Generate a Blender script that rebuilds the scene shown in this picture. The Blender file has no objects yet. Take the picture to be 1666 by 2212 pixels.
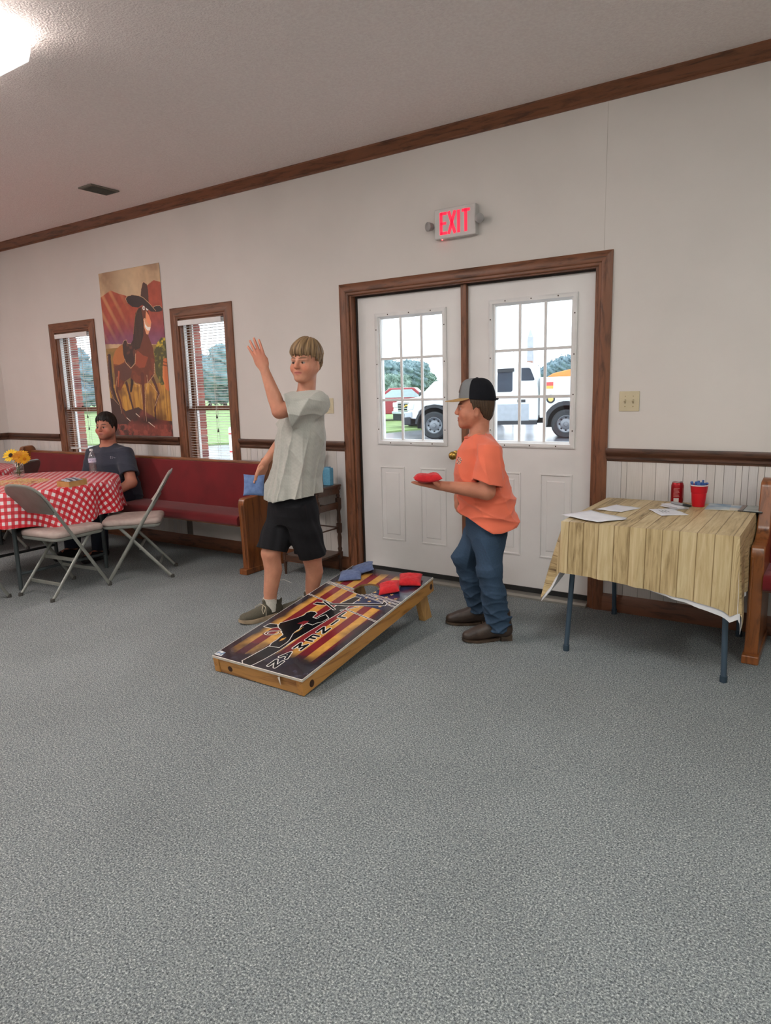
import bpy, bmesh, math, random
import numpy as np
from mathutils import Vector, Matrix, Euler
random.seed(7); np.random.seed(7)
SC = bpy.context.scene
COL = SC.collection
W, H = 1666, 2212

# ---------------------------------------------------------------- camera
CAM_F, CAM_YAW, CAM_PITCH, CAM_ROLL = 1482.05, -0.59038, -0.179937, -0.0270018
CAM_POS = np.array([0.0, -4.18752, 1.41268])
def cam_axes():
    cy, sy = math.cos(CAM_YAW), math.sin(CAM_YAW)
    fwd = np.array([sy*math.cos(CAM_PITCH), cy*math.cos(CAM_PITCH), math.sin(CAM_PITCH)])
    right = np.array([cy, -sy, 0.0]); up = np.cross(right, fwd)
    c, s = math.cos(CAM_ROLL), math.sin(CAM_ROLL)
    return c*right+s*up, -s*right+c*up, fwd
CR, CU, CF = cam_axes()
cd = bpy.data.cameras.new('camera'); cd.sensor_fit = 'VERTICAL'; cd.sensor_height = 36.0
cd.lens = CAM_F/H*36.0; cd.clip_start = 0.05; cd.clip_end = 500
cam = bpy.data.objects.new('camera', cd); COL.objects.link(cam)
cam.matrix_world = Matrix(((CR[0], CU[0], -CF[0], CAM_POS[0]), (CR[1], CU[1], -CF[1], CAM_POS[1]),
                           (CR[2], CU[2], -CF[2], CAM_POS[2]), (0, 0, 0, 1)))
SC.camera = cam
def at(px, py, Y):
    """the point at distance y=Y from the back wall that was measured at this place in the photograph"""
    d = (px-W/2)/CAM_F*CR-(py-H/2)/CAM_F*CU+CF
    t = (Y-CAM_POS[1])/d[1]
    return CAM_POS+t*d
def atz(px, py, Z=0.0):
    d = (px-W/2)/CAM_F*CR-(py-H/2)/CAM_F*CU+CF
    t = (Z-CAM_POS[2])/d[2]
    return CAM_POS+t*d

# ---------------------------------------------------------------- world, exposure
world = bpy.data.worlds.new('overcast_sky'); SC.world = world; world.use_nodes = True
bg = world.node_tree.nodes['Background']
bg.inputs[0].default_value = (0.90, 0.96, 1.0, 1); bg.inputs[1].default_value = 2.6
SC.view_settings.view_transform = 'Standard'
try: SC.view_settings.look = 'None'
except Exception: pass
SC.view_settings.gamma = 1.0
SC.view_settings.use_curve_mapping = False
SC.view_settings.exposure = 0.36
LAMP_STRENGTH = 15.0
LAMP_COLOR = (0.98, 1.02, 0.99, 1)     # tubes on the right
LAMP_COLOR_PINK = (1.0, 0.905, 0.87, 1)  # pinker tubes on the left

# ---------------------------------------------------------------- helpers: colour, materials
def S(r, g, b):
    def f(c):
        c /= 255.0
        return c/12.92 if c <= 0.04045 else ((c+0.055)/1.055)**2.4
    return (f(r), f(g), f(b), 1.0)
MATS = {}
def nt(name):
    m = bpy.data.materials.new(name); m.use_nodes = True
    t = m.node_tree
    return m, t, t.nodes['Principled BSDF']
def N(t, kind, **kw):
    n = t.nodes.new(kind)
    for k, v in kw.items():
        if k in n.inputs: n.inputs[k].default_value = v
        else: setattr(n, k, v)
    return n
def coords(t, stretch=(1, 1, 1), space='Object', rot=(0, 0, 0)):
    tc = N(t, 'ShaderNodeTexCoord'); mp = N(t, 'ShaderNodeMapping')
    mp.inputs['Scale'].default_value = stretch; mp.inputs['Rotation'].default_value = rot
    t.links.new(tc.outputs[space], mp.inputs[0]); return mp.outputs[0]
def ramp(t, fac, stops):
    r = N(t, 'ShaderNodeValToRGB'); e = r.color_ramp.elements
    while len(e) < len(stops): e.new(0.5)
    for i, (p, c) in enumerate(stops): e[i].position = p; e[i].color = c
    t.links.new(fac, r.inputs[0]); return r.outputs[0]
def mat(name, c1, rough=0.5, metal=0.0, c2=None, scale=8.0, stretch=(1, 1, 1), detail=4, bump=0.0, bscale=None,
        spec=0.5, space='Object', coat=0.0, lo=0.35, hi=0.65, sheen=0.0):
    if name in MATS: return MATS[name]
    m, t, b = nt(name)
    b.inputs['Base Color'].default_value = c1; b.inputs['Roughness'].default_value = rough
    b.inputs['Metallic'].default_value = metal; b.inputs['Specular IOR Level'].default_value = spec
    b.inputs['Coat Weight'].default_value = coat; b.inputs['Sheen Weight'].default_value = sheen
    if c2 is None: c2 = tuple(min(1, x*0.9) for x in c1[:3])+(1,)
    co = coords(t, stretch, space)
    n = N(t, 'ShaderNodeTexNoise', Scale=scale, Detail=detail); t.links.new(co, n.inputs['Vector'])
    t.links.new(ramp(t, n.outputs['Fac'], [(lo, c1), (hi, c2)]), b.inputs['Base Color'])
    if bump:
        n2 = N(t, 'ShaderNodeTexNoise', Scale=bscale or scale*4, Detail=3); t.links.new(co, n2.inputs['Vector'])
        bp = N(t, 'ShaderNodeBump', Strength=bump, Distance=0.01); t.links.new(n2.outputs['Fac'], bp.inputs['Height'])
        t.links.new(bp.outputs[0], b.inputs['Normal'])
    MATS[name] = m; return m
def wood(name, c1, c2, rough=0.4, scale=3.0, stretch=(12, 12, 1), coat=0.0, bump=0.05, dark=None):
    if name in MATS: return MATS[name]
    m, t, b = nt(name); co = coords(t, stretch)
    n = N(t, 'ShaderNodeTexNoise', Scale=scale, Detail=8, Roughness=0.65, Distortion=0.6); t.links.new(co, n.inputs['Vector'])
    st = [(0.3, c2), (0.5, c1), (0.72, tuple(min(1, x*1.18) for x in c1[:3])+(1,))]
    if dark: st = [(0.22, dark), (0.36, c2), (0.5, c1), (0.75, tuple(min(1, x*1.15) for x in c1[:3])+(1,))]
    t.links.new(ramp(t, n.outputs['Fac'], st), b.inputs['Base Color'])
    b.inputs['Roughness'].default_value = rough; b.inputs['Coat Weight'].default_value = coat
    b.inputs['Coat Roughness'].default_value = 0.25
    bp = N(t, 'ShaderNodeBump', Strength=bump, Distance=0.01); t.links.new(n.outputs['Fac'], bp.inputs['Height'])
    t.links.new(bp.outputs[0], b.inputs['Normal']); MATS[name] = m; return m
def vcol(name, rough=0.6, spec=0.4, bump=0.0, bscale=200, coat=0.0, sheen=0.0, sss=0.0):
    if name in MATS: return MATS[name]
    m, t, b = nt(name)
    a = N(t, 'ShaderNodeAttribute', attribute_name='Col'); t.links.new(a.outputs['Color'], b.inputs['Base Color'])
    b.inputs['Roughness'].default_value = rough; b.inputs['Specular IOR Level'].default_value = spec
    b.inputs['Coat Weight'].default_value = coat; b.inputs['Sheen Weight'].default_value = sheen
    if sss:
        b.inputs['Subsurface Weight'].default_value = sss; b.inputs['Subsurface Radius'].default_value = (1.0, 0.35, 0.2)
        b.inputs['Subsurface Scale'].default_value = 0.008
    if bump:
        n2 = N(t, 'ShaderNodeTexNoise', Scale=bscale, Detail=3); t.links.new(coords(t), n2.inputs['Vector'])
        bp = N(t, 'ShaderNodeBump', Strength=bump, Distance=0.004); t.links.new(n2.outputs['Fac'], bp.inputs['Height'])
        t.links.new(bp.outputs[0], b.inputs['Normal'])
    MATS[name] = m; return m
def emit(name, col, strength):
    if name in MATS: return MATS[name]
    m, t, b = nt(name); b.inputs['Base Color'].default_value = col
    b.inputs['Emission Color'].default_value = col; b.inputs['Emission Strength'].default_value = strength
    MATS[name] = m; return m
def glass(name, tint=(1, 1, 1, 1), gloss=0.06, rough=0.02):
    if name in MATS: return MATS[name]
    m, t, b = nt(name); t.nodes.remove(b)
    tr = N(t, 'ShaderNodeBsdfTransparent'); tr.inputs[0].default_value = tint
    gl = N(t, 'ShaderNodeBsdfGlossy'); gl.inputs['Roughness'].default_value = rough
    lw = N(t, 'ShaderNodeLayerWeight'); pw = N(t, 'ShaderNodeMath', operation='POWER'); t.links.new(lw.outputs['Facing'], pw.inputs[0]); pw.inputs[1].default_value = 4.0
    fr = N(t, 'ShaderNodeMath', operation='MULTIPLY_ADD'); t.links.new(pw.outputs[0], fr.inputs[0]); fr.inputs[1].default_value = 0.6; fr.inputs[2].default_value = gloss*0.5
    mx = N(t, 'ShaderNodeMixShader'); t.links.new(fr.outputs[0], mx.inputs[0])
    t.links.new(tr.outputs[0], mx.inputs[1]); t.links.new(gl.outputs[0], mx.inputs[2])
    t.links.new(mx.outputs[0], t.nodes['Material Output'].inputs[0]); MATS[name] = m; return m

# ---------------------------------------------------------------- helpers: meshes
class MB:
    def __init__(s): s.v = []; s.f = []
    def add(s, v, f):
        o = len(s.v); s.v += [tuple(float(c) for c in p) for p in v]; s.f += [tuple(i+o for i in q) for q in f]; return s
    def box(s, x0, x1, y0, y1, z0, z1):
        return s.add([(x0,y0,z0),(x1,y0,z0),(x1,y1,z0),(x0,y1,z0),(x0,y0,z1),(x1,y0,z1),(x1,y1,z1),(x0,y1,z1)],
                     [(0,3,2,1),(4,5,6,7),(0,1,5,4),(1,2,6,5),(2,3,7,6),(3,0,4,7)])
    def loft(s, rings, cap=True, closed=True):
        n = len(rings[0]); o = len(s.v)
        for r in rings: s.v += [tuple(float(c) for c in p) for p in r]
        for i in range(len(rings)-1):
            for j in range(n if closed else n-1):
                k = (j+1) % n
                s.f.append((o+i*n+j, o+i*n+k, o+(i+1)*n+k, o+(i+1)*n+j))
        if cap:
            s.f.append(tuple(o+j for j in range(n))[::-1]); e = o+(len(rings)-1)*n
            s.f.append(tuple(e+j for j in range(n)))
        return s
    def tube(s, pts, r, n=10, cap=True, flat=1.0, upref=None):
        pts = [np.array(p, float) for p in pts]; R = r if isinstance(r, (list, tuple)) else [r]*len(pts)
        rings = []; prev = None
        for i, p in enumerate(pts):
            d = pts[min(i+1, len(pts)-1)]-pts[max(i-1, 0)]; d = d/(np.linalg.norm(d)+1e-12)
            if prev is None:
                a = np.array(upref if upref is not None else ((0, 0, 1) if abs(d[2]) < 0.9 else (1, 0, 0)), float)
                u = np.cross(d, a); u /= np.linalg.norm(u)
            else:
                u = prev-d*(prev@d); u /= np.linalg.norm(u)
            prev = u; v = np.cross(d, u)
            rings.append([p+R[i]*(math.cos(t)*u+flat*math.sin(t)*v) for t in np.linspace(0, 2*math.pi, n, endpoint=False)])
        return s.loft(rings, cap)
    def lathe(s, prof, c=(0, 0, 0), n=24, cap=True):
        return s.loft([[(c[0]+r*math.cos(t), c[1]+r*math.sin(t), c[2]+z) for t in np.linspace(0, 2*math.pi, n, endpoint=False)] for r, z in prof], cap)
    def prism(s, poly, a, b, plane='xz'):
        def P(p, d): return {'xz': (p[0], d, p[1]), 'xy': (p[0], p[1], d), 'yz': (d, p[0], p[1])}[plane]
        return s.loft([[P(p, a) for p in poly], [P(p, b) for p in poly]])
    def build(s, name, m=None, parent=None, smooth=False, loc=None, bevel=0.0, rot=None, seg=2):
        me = bpy.data.meshes.new(name); me.from_pydata(s.v, [], s.f)
        bm = bmesh.new(); bm.from_mesh(me)
        bmesh.ops.recalc_face_normals(bm, faces=bm.faces); bm.to_mesh(me); bm.free()
        o = bpy.data.objects.new(name, me); COL.objects.link(o)
        if m is not None: me.materials.append(m if not isinstance(m, str) else MATS[m])
        if smooth: shade(o, smooth if isinstance(smooth, (int, float)) and smooth is not True else 40)
        if parent is not None: o.parent = parent
        if loc is not None: o.location = loc
        if rot is not None: o.rotation_euler = rot
        if bevel:
            md = o.modifiers.new('bevel', 'BEVEL'); md.width = bevel; md.segments = seg; md.limit_method = 'ANGLE'; md.angle_limit = math.radians(35)
        return o
def shade(o, deg=40):
    me = o.data; me.polygons.foreach_set('use_smooth', [True]*len(me.polygons))
    try: me.set_sharp_from_angle(angle=math.radians(deg))
    except Exception: pass
def arrmesh(name, V, F, m, parent=None, cols=None, smooth=True):
    """mesh from numpy arrays; cols = linear colours per vertex"""
    me = bpy.data.meshes.new(name); V = np.asarray(V, np.float32); F = np.asarray(F, np.int32)
    me.vertices.add(len(V)); me.vertices.foreach_set('co', V.ravel())
    k = F.shape[1]; me.loops.add(F.size); me.loops.foreach_set('vertex_index', F.ravel())
    me.polygons.add(len(F)); me.polygons.foreach_set('loop_start', np.arange(0, F.size, k, dtype=np.int32))
    try: me.polygons.foreach_set('loop_total', np.full(len(F), k, np.int32))
    except Exception: pass
    me.update(calc_edges=True); me.validate()
    if cols is not None:
        c4 = np.ones((len(V), 4), np.float32); c4[:, :3] = np.asarray(cols)[:, :3]
        a = me.color_attributes.new('Col', 'FLOAT_COLOR', 'POINT'); a.data.foreach_set('color', c4.ravel())
    o = bpy.data.objects.new(name, me); COL.objects.link(o)
    if m is not None: me.materials.append(m)
    if smooth: me.polygons.foreach_set('use_smooth', [True]*len(me.polygons))
    if parent is not None: o.parent = parent
    return o
def empty(name, loc=(0, 0, 0), rz=0.0):
    o = bpy.data.objects.new(name, None); COL.objects.link(o); o.location = loc; o.rotation_euler = (0, 0, rz)
    o.empty_display_size = 0.1; return o
def tag(o, label, cat, group=None):
    o['label'] = label; o['category'] = cat
    if group: o['group'] = group
    return o
def struct(o): o['kind'] = 'structure'; return o
def copy_tree(o, parent=None):
    c = o.copy(); COL.objects.link(c)
    if parent is not None: c.parent = parent
    for ch in list(o.children): copy_tree(ch, c)
    return c
def place(o, parent, name, loc, scale=(1, 1, 1), rot=(0, 0, 0)):
    """a copy that shares mesh data"""
    c = bpy.data.objects.new(name, o); COL.objects.link(c); c.parent = parent
    c.location = loc; c.scale = scale; c.rotation_euler = rot; return c
def unit_box(name, m, bevel=0.0):
    b = MB().box(-.5, .5, -.5, .5, -.5, .5); me = bpy.data.meshes.new(name); me.from_pydata(b.v, [], b.f); me.materials.append(m); return me
def smoothstep(a, b, x):
    t = np.clip((x-a)/(b-a), 0, 1); return t*t*(3-2*t)
# ================================================================ the room
XL, XR, YB, ZC = -7.96, 2.7, -7.4, 3.02
M_WALL = mat('wall_paint', S(217, 212, 207), 0.75, c2=S(212, 207, 202), scale=2, bump=0.04, bscale=60)
M_CEIL = mat('ceiling_texture', S(238, 230, 225), 0.9, c2=S(230, 220, 216), scale=60, bump=0.55, bscale=95, detail=6)
M_TRIM = wood('dark_oak_trim', S(124, 78, 52), S(86, 52, 33), 0.42, 2.5, (14, 14, 2), dark=S(60, 35, 22))
M_TRIMH = wood('dark_oak_trim_horizontal', S(120, 76, 51), S(82, 50, 32), 0.42, 2.5, (2, 14, 14), dark=S(58, 34, 21))
M_RAIL = wood('walnut_chair_rail', S(88, 58, 43), S(54, 34, 24), 0.38, 2.5, (2, 16, 16), dark=S(28, 17, 11))
M_DOOR = mat('white_door_paint', S(231, 230, 228), 0.42, c2=S(225, 223, 221), scale=3, bump=0.02, bscale=60)
M_WHITE = mat('white_vinyl', S(232, 232, 231), 0.4)
M_GLASS = glass('window_glass', (0.97, 0.985, 1.0, 1))
M_SCREW = mat('dark_screw', S(70, 60, 52), 0.5, 0.4)
M_BRASS = mat('brass', S(196, 160, 84), 0.25, 1.0)
M_ALU = mat('threshold_aluminium', S(182, 180, 172), 0.4, 0.75)
def carpet_mat():
    m, t, b = nt('grey_carpet'); co = coords(t)
    n1 = N(t, 'ShaderNodeTexNoise', Scale=170, Detail=3, Roughness=0.8); t.links.new(co, n1.inputs['Vector'])
    n2 = N(t, 'ShaderNodeTexNoise', Scale=55, Detail=3); t.links.new(co, n2.inputs['Vector'])
    n3 = N(t, 'ShaderNodeTexNoise', Scale=1.6, Detail=3); t.links.new(co, n3.inputs['Vector'])
    v = N(t, 'ShaderNodeTexVoronoi', Scale=130); t.links.new(co, v.inputs['Vector'])
    a = ramp(t, n1.outputs['Fac'], [(0.32, S(62, 66, 68)), (0.45, S(134, 140, 142)), (0.55, S(166, 172, 173)), (0.66, S(236, 240, 238))])
    bq = ramp(t, v.outputs['Color'], [(0.0, S(150, 154, 158)), (0.5, S(180, 182, 182)), (1.0, S(208, 208, 204))])
    mx = N(t, 'ShaderNodeMix', data_type='RGBA', blend_type='OVERLAY'); mx.inputs[0].default_value = 0.55
    t.links.new(a, mx.inputs[6]); t.links.new(bq, mx.inputs[7])
    c = ramp(t, n3.outputs['Fac'], [(0.3, (0.86, 0.86, 0.86, 1)), (0.7, (1, 1, 1, 1))])
    m2 = N(t, 'ShaderNodeMix', data_type='RGBA', blend_type='MULTIPLY'); m2.inputs[0].default_value = 1
    t.links.new(mx.outputs[2], m2.inputs[6]); t.links.new(c, m2.inputs[7]); t.links.new(m2.outputs[2], b.inputs['Base Color'])
    b.inputs['Roughness'].default_value = 1.0; b.inputs['Specular IOR Level'].default_value = 0.05
    ad = N(t, 'ShaderNodeMath', operation='ADD'); t.links.new(n1.outputs['Fac'], ad.inputs[0]); t.links.new(n2.outputs['Fac'], ad.inputs[1])
    bp = N(t, 'ShaderNodeBump', Strength=0.8, Distance=0.012); t.links.new(ad.outputs[0], bp.inputs['Height']); t.links.new(bp.outputs[0], b.inputs['Normal'])
    return m
M_CARPET = carpet_mat()
struct(MB().box(XL, XR, YB, 0.02, -0.06, 0).build('floor', M_CARPET))
struct(MB().box(XL-.1, XR+.1, YB-.1, 0.12, ZC, ZC+.1).build('ceiling', M_CEIL))

# openings (x0, x1, z0, z1)
DOOR = (-3.075, -1.262, 0.0, 2.085)
WINS = [(-6.830, -6.245, 0.735, 2.045), (-4.935, -4.365, 0.735, 2.045)]
def wall_with_holes(mb, holes, x0, x1, z0, z1, y0, y1):
    xs = sorted({x0, x1, *[h[0] for h in holes], *[h[1] for h in holes]}); zs = sorted({z0, z1, *[h[2] for h in holes], *[h[3] for h in holes]})
    zs = [z for z in zs if z0 <= z <= z1]
    for i in range(len(xs)-1):
        run = None
        for k in range(len(zs)-1):
            cx, cz = (xs[i]+xs[i+1])/2, (zs[k]+zs[k+1])/2
            if any(h[0] < cx < h[1] and h[2] < cz < h[3] for h in holes):
                if run: mb.box(xs[i], xs[i+1], y0, y1, run[0], run[1]); run = None
            else: run = (run[0] if run else zs[k], zs[k+1])
        if run: mb.box(xs[i], xs[i+1], y0, y1, run[0], run[1])
    return mb
wb = struct(wall_with_holes(MB(), [DOOR]+WINS, XL, XR, 0, ZC, 0.0, 0.115).build('wall_back', M_WALL))
# a faint drywall seam above the right door jamb
MB().box(-1.2365, -1.2345, -0.0012, 0.002, 2.16, 2.95).build('drywall_seam', mat('seam_paint', S(196, 190, 182), 0.7), wb)
wl = struct(MB().box(XL-.1, XL, YB, 0, 0, ZC).build('wall_left', M_WALL))
struct(MB().box(XR, XR+.1, YB, 0.1, 0, ZC).build('wall_right', M_WALL))
struct(MB().box(XL, XR, YB-.1, YB, 0, ZC).build('wall_front', M_WALL))
# outer brick leaf with its bricks round the window reveals
M_MORTAR = mat('mortar', S(176, 158, 146), 0.95, c2=S(160, 140, 130), scale=40)
M_BRICK = [mat('red_brick_%s' % n, S(*c), 0.9, c2=S(*d), scale=30, bump=0.3, bscale=80) for n, c, d in
           (('light', (168, 96, 82), (148, 80, 68)), ('mid', (150, 80, 70), (128, 66, 58)), ('dark', (128, 70, 66), (108, 56, 54)))]
holes2 = [(DOOR[0]+.0, DOOR[1], 0, DOOR[3])]+[(w[0]+.012, w[1]-.012, w[2]-.01, w[3]-.01) for w in WINS]
leaf = struct(wall_with_holes(MB(), holes2, XL-.1, XR+.1, -0.15, ZC+.1, 0.118, 0.215).build('wall_outer', M_MORTAR))
bm_ = [unit_box('brick', m) for m in M_BRICK]
for wi in WINS:
    for k in range(20):
        z = wi[2]+0.02+k*0.0665
        ln = 0.092 if k % 2 else 0.19
        place(bm_[random.choice((0, 1, 1, 2))], leaf, 'brick', (wi[0]+.017-ln/2, 0.1675, z+.028), (ln, 0.107, 0.0565))
# planks of the whitewashed panelling below the chair rail
M_PLANK = [wood('whitewashed_panel_%s' % n, S(*a), S(*b), 0.6, 3.0, (26, 8, 0.9), bump=0.1) for n, a, b in
           (('pale', (212, 208, 204), (188, 183, 178)), ('warm', (208, 203, 198), (182, 176, 170)), ('grey', (206, 203, 201), (178, 175, 173)))]
M_GROOVE = mat('panel_groove', S(120, 112, 106), 0.8)
pk = [unit_box('plank', m) for m in M_PLANK]
def planks(parent, a, b, axis, skip, z0, z1, off):
    x = a; 
    while x < b-0.01:
        wd = random.choice((0.032, 0.045, 0.058, 0.075, 0.09)); e = min(x+wd, b); c = (x+e)/2
        for s0, s1, zz in skip:
            if x < s1 and e > s0:
                if x < s0: e = s0
                elif x < s1: x = min(s1, b); e = None
                break
        if e is None: continue
        if e-x > 0.006:
            L = e-x-0.0022; c = (x+e)/2
            if axis == 'x': place(random.choice(pk), parent, 'plank', (c, off, (z0+z1)/2), (L, 0.006, z1-z0))
            else: place(random.choice(pk), parent, 'plank', (off, c, (z0+z1)/2), (0.006, L, z1-z0))
        x = e
MB().box(XL, -6.85, -0.0012, 0.0, .1, .95).box(-6.22, -4.96, -0.0012, 0.0, .1, .95).box(-4.34, DOOR[0], -0.0012, 0.0, .1, .95).box(DOOR[1], 0.6, -0.0012, 0.0, .1, .95).build('panel_backing', M_GROOVE, wb)
# (the backing is cut at the windows by their casings, which reach down behind the pew)
planks(wb, XL, 0.6, 'x', [(-3.15, -1.183, 0), (-6.93, -6.145, 0), (-5.035, -4.27, 0)], 0.10, 0.945, -0.0035)
planks(wl, -2.2, 0, 'y', [], 0.10, 0.945, XL+0.0035)

# mouldings
def moulding(name, prof, x0, x1, m, parent=None):
    """prof in (y, z), swept along x"""
    return MB().prism(prof, x0, x1, 'yz').build(name, m, parent, smooth=30)
def rail_prof(z0=0.939, z1=1.016):
    return [(0, z0), (-.010, z0), (-.012, z0+.010), (-.017, z0+.014), (-.017, z0+.026), (-.011, z0+.030), (-.014, z0+.036), (-.024, z0+.044), (-.028, z0+.052), (-.030, z0+.066), (-.026, z1), (0, z1)]
def crown_prof(z=ZC, h=.072, d=.072):
    return [(0, z), (-d, z), (-d, z-.010), (-d+.006, z-.016), (-.046, z-.026), (-.030, z-.042), (-.022, z-.052), (-.012, z-.056), (-.012, z-.066), (-.008, z-h), (0, z-h)]
def base_prof(h=.113):
    return [(0, 0), (-.014, 0), (-.014, h-.022), (-.010, h-.012), (-.007, h-.002), (0, h)]
c1 = struct(moulding('trim_1', crown_prof(), XL, XR, M_TRIMH))
r1 = struct(moulding('trim_2', rail_prof(), XL, -6.926, M_RAIL))
struct(moulding('trim_3', rail_prof(), -6.148, -5.033, M_RAIL))
struct(moulding('trim_4', rail_prof(), -4.271, -3.147, M_RAIL))
struct(moulding('trim_5', rail_prof(), -1.184, XR, M_RAIL))
struct(moulding('baseboard_back', base_prof(), -3.9, -3.147, M_TRIMH))
b2 = struct(moulding('baseboard_back.001', base_prof(), -1.184, XR, M_TRIMH))
struct(moulding('baseboard_back.002', base_prof(), XL, -3.9, M_TRIMH))
def left_mould(name, prof, m):
    o = MB().prism([(XL-p[0], p[1]) for p in prof], YB, 0.0, 'xz').build(name, m, None, smooth=30); return struct(o)
left_mould('trim_6', rail_prof(), M_RAIL); left_mould('trim_7', crown_prof(), M_TRIMH); left_mould('baseboard_left', base_prof(), M_TRIMH)

# casings: profile across the width w (u from opening outwards), mitred
CAS = [(0.0, 0.0), (0.0, .010), (.006, .014), (.018, .014), (.022, .019), (.030, .022), (.050, .022), (.070, .018), (1.0, .012), (1.0, 0.0)]
def casing(name, x0, x1, z0, z1, w, m, parent, legs_to=None, bottom=False):
    """mitred casing round an opening, on the wall face y=0"""
    prof = [(u*w if u == 1.0 else min(u, w*.9), d) for u, d in CAS]
    def path(u): return [(x0-u, z0), (x0-u, z1+u), (x1+u, z1+u), (x1+u, z0)] if not bottom else [(x0-u, z0-u), (x0-u, z1+u), (x1+u, z1+u), (x1+u, z0-u)]
    names = ['side_casing', 'head_casing', 'side_casing']
    for s in range(3):
        rings = [[(path(u)[s][0], -d, path(u)[s][1]) for u, d in prof], [(path(u)[s+1][0], -d, path(u)[s+1][1]) for u, d in prof]]
        MB().loft(rings).build(names[s], M_TRIMH if s == 1 else M_TRIM, parent, smooth=25)
    if bottom:
        rings = [[(x0-u, -d, z0-u) for u, d in prof], [(x1+u, -d, z0-u) for u, d in prof]]
        MB().loft(rings).build('sill_casing', M_TRIMH, parent, smooth=25)

# ---------------------------------------------------------------- the double door
df = struct(empty('trim_8')); df['label'] = 'dark oak casing, jambs and centre post of the double door'
casing('door', DOOR[0], DOOR[1], 0, DOOR[3]-.012, .082, M_TRIM, df)
MB().box(DOOR[0], DOOR[0]+.018, 0, .13, 0, DOOR[3]).build('jamb', M_TRIM, df)
MB().box(DOOR[1]-.018, DOOR[1], 0, .13, 0, DOOR[3]).build('jamb', M_TRIM, df)
MB().box(DOOR[0]+.018, DOOR[1]-.018, 0, .13, DOOR[3]-.018, DOOR[3]).build('head_jamb', M_TRIMH, df)
MB().box(DOOR[0]+.018, DOOR[0]+.030, .05, .062, 0, DOOR[3]-.018).build('door_stop', mat('weatherstrip', S(38, 30, 26), .6), df)
MB().box(DOOR[0]+.018, DOOR[1]-.018, .048, .060, DOOR[3]-.030, DOOR[3]-.018).build('door_stop', MATS['weatherstrip'], df)
MB().box(-2.183, -2.143, .030, .13, .03, DOOR[3]-.018).build('centre_post', M_TRIM, df, bevel=.003)
th = MB().prism([(0.0, 0.0), (-.03, 0.0), (-.03, .012), (-.012, .022), (.13, .026), (.13, 0)], DOOR[0]+.018, DOOR[1]-.018, 'yz').build('threshold', M_ALU, df)
MB().box(DOOR[0]+.02, DOOR[1]-.02, .050, .0615, .020, .056).build('door_sweep', mat('black_rubber', S(22, 24, 24), .6), df)

def raised_panel(mb, x0, x1, z0, z1, y):
    """embossed panel: ring out, in, raised field; y = door face"""
    def R(i, d): return [(x0+i, y+d, z0+i), (x1-i, y+d, z0+i), (x1-i, y+d, z1-i), (x0+i, y+d, z1-i)]
    return mb.loft([R(-.001, .0), R(0.0, -.006), R(.008, -.007), R(.014, .004), R(.040, .003), R(.050, -.004), R(.056, -.004)], cap=False).add(R(.056, -.004), [(0, 1, 2, 3)])
def door_leaf(name, x0, x1, lite, knob_x, label):
    Y0, Y1 = .062, .106
    d = struct(empty(name, (x0, Y0, .03))); d['label'] = label
    def B(nm, mb, m, **k):
        o = mb.build(nm, m, None, **k); o.parent = d; o.matrix_parent_inverse = Matrix.Translation((-x0, -Y0, -.03)); return o
    lx0, lx1, lz0, lz1 = lite
    gx0, gx1, gz0, gz1 = lx0+.040, lx1-.036, lz0+.030, lz1-.026
    slab = wall_with_holes(MB(), [(gx0, gx1, gz0, gz1)], x0, x1, .047, 2.064, Y0, Y1)
    B('door_slab', slab, M_DOOR)
    cx = (x0+x1)/2
    for a in (cx-.262, cx+.085):
        B('raised_panel', raised_panel(MB(), a, a+.212, .272, .832, Y0), M_DOOR)
    # lite frame
    fr = MB(); dd = Y0
    def R(i, y): return [(lx0+i, y, lz0+i), (lx1-i, y, lz0+i), (lx1-i, y, lz1-i), (lx0+i, y, lz1-i)]
    fr.loft([R(0, dd), R(0, dd-.010), R(.010, dd-.014), R(.026, dd-.012), R(.030, dd-.002), R(.0415, dd+.012), R(.0415, dd+.03)], cap=False)
    frame = B('lite_frame', fr, M_WHITE, smooth=20)
    w3, h3 = (gx1-gx0)/3, (gz1-gz0)/3
    for k in (1, 2):
        B('muntin', MB().box(gx0+k*w3-.009, gx0+k*w3+.009, Y0+.006, Y0+.020, gz0, gz1), M_WHITE, bevel=.003)
        B('muntin', MB().box(gx0, gx1, Y0+.0068, Y0+.0195, gz0+k*h3-.009, gz0+k*h3+.009), M_WHITE, bevel=.003)
    for i in range(3):
        for j in range(3):
            B('pane', MB().box(gx0+i*w3+.006, gx0+(i+1)*w3-.006, Y0+.020, Y0+.024, gz0+j*h3+.006, gz0+(j+1)*h3-.006), M_GLASS)
    sc = [(lx0+.014, lz0+.94*t) for t in (.12, .36, .62, .88)]+[(lx1-.014, lz0+.94*t) for t in (.12, .36, .62, .88)]
    sc += [(lx0+.585*t, lz0+.014) for t in (.2, .5, .8)]+[(lx0+.585*t, lz1-.014) for t in (.2, .5, .8)]
    for (sx, sz) in sc:
        s_ = MB().lathe([(.0045, 0), (.0045, .002)], n=8).build('screw_cap', M_SCREW, frame, rot=(math.pi/2, 0, 0))
        s_.location = (sx, Y0-.0125, sz); 
    if knob_x:
        kb = B('door_knob', MB().lathe([(.030, 0), (.032, .004), (.028, .010), (.013, .014), (.012, .035), (.022, .042), (.029, .052), (.029, .064), (.022, .074), (.008, .078)], n=24), M_BRASS, smooth=True)
        kb.matrix_parent_inverse = Matrix.Identity(4); kb.rotation_euler = (math.pi/2, 0, 0); kb.location = (knob_x-x0, 0, .935-.03)
    return d
door_leaf('door_1', -3.056, -2.184, (-2.893, -2.306, .994, 1.936), -2.238, 'white steel door leaf with nine-pane window left of the post')
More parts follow.
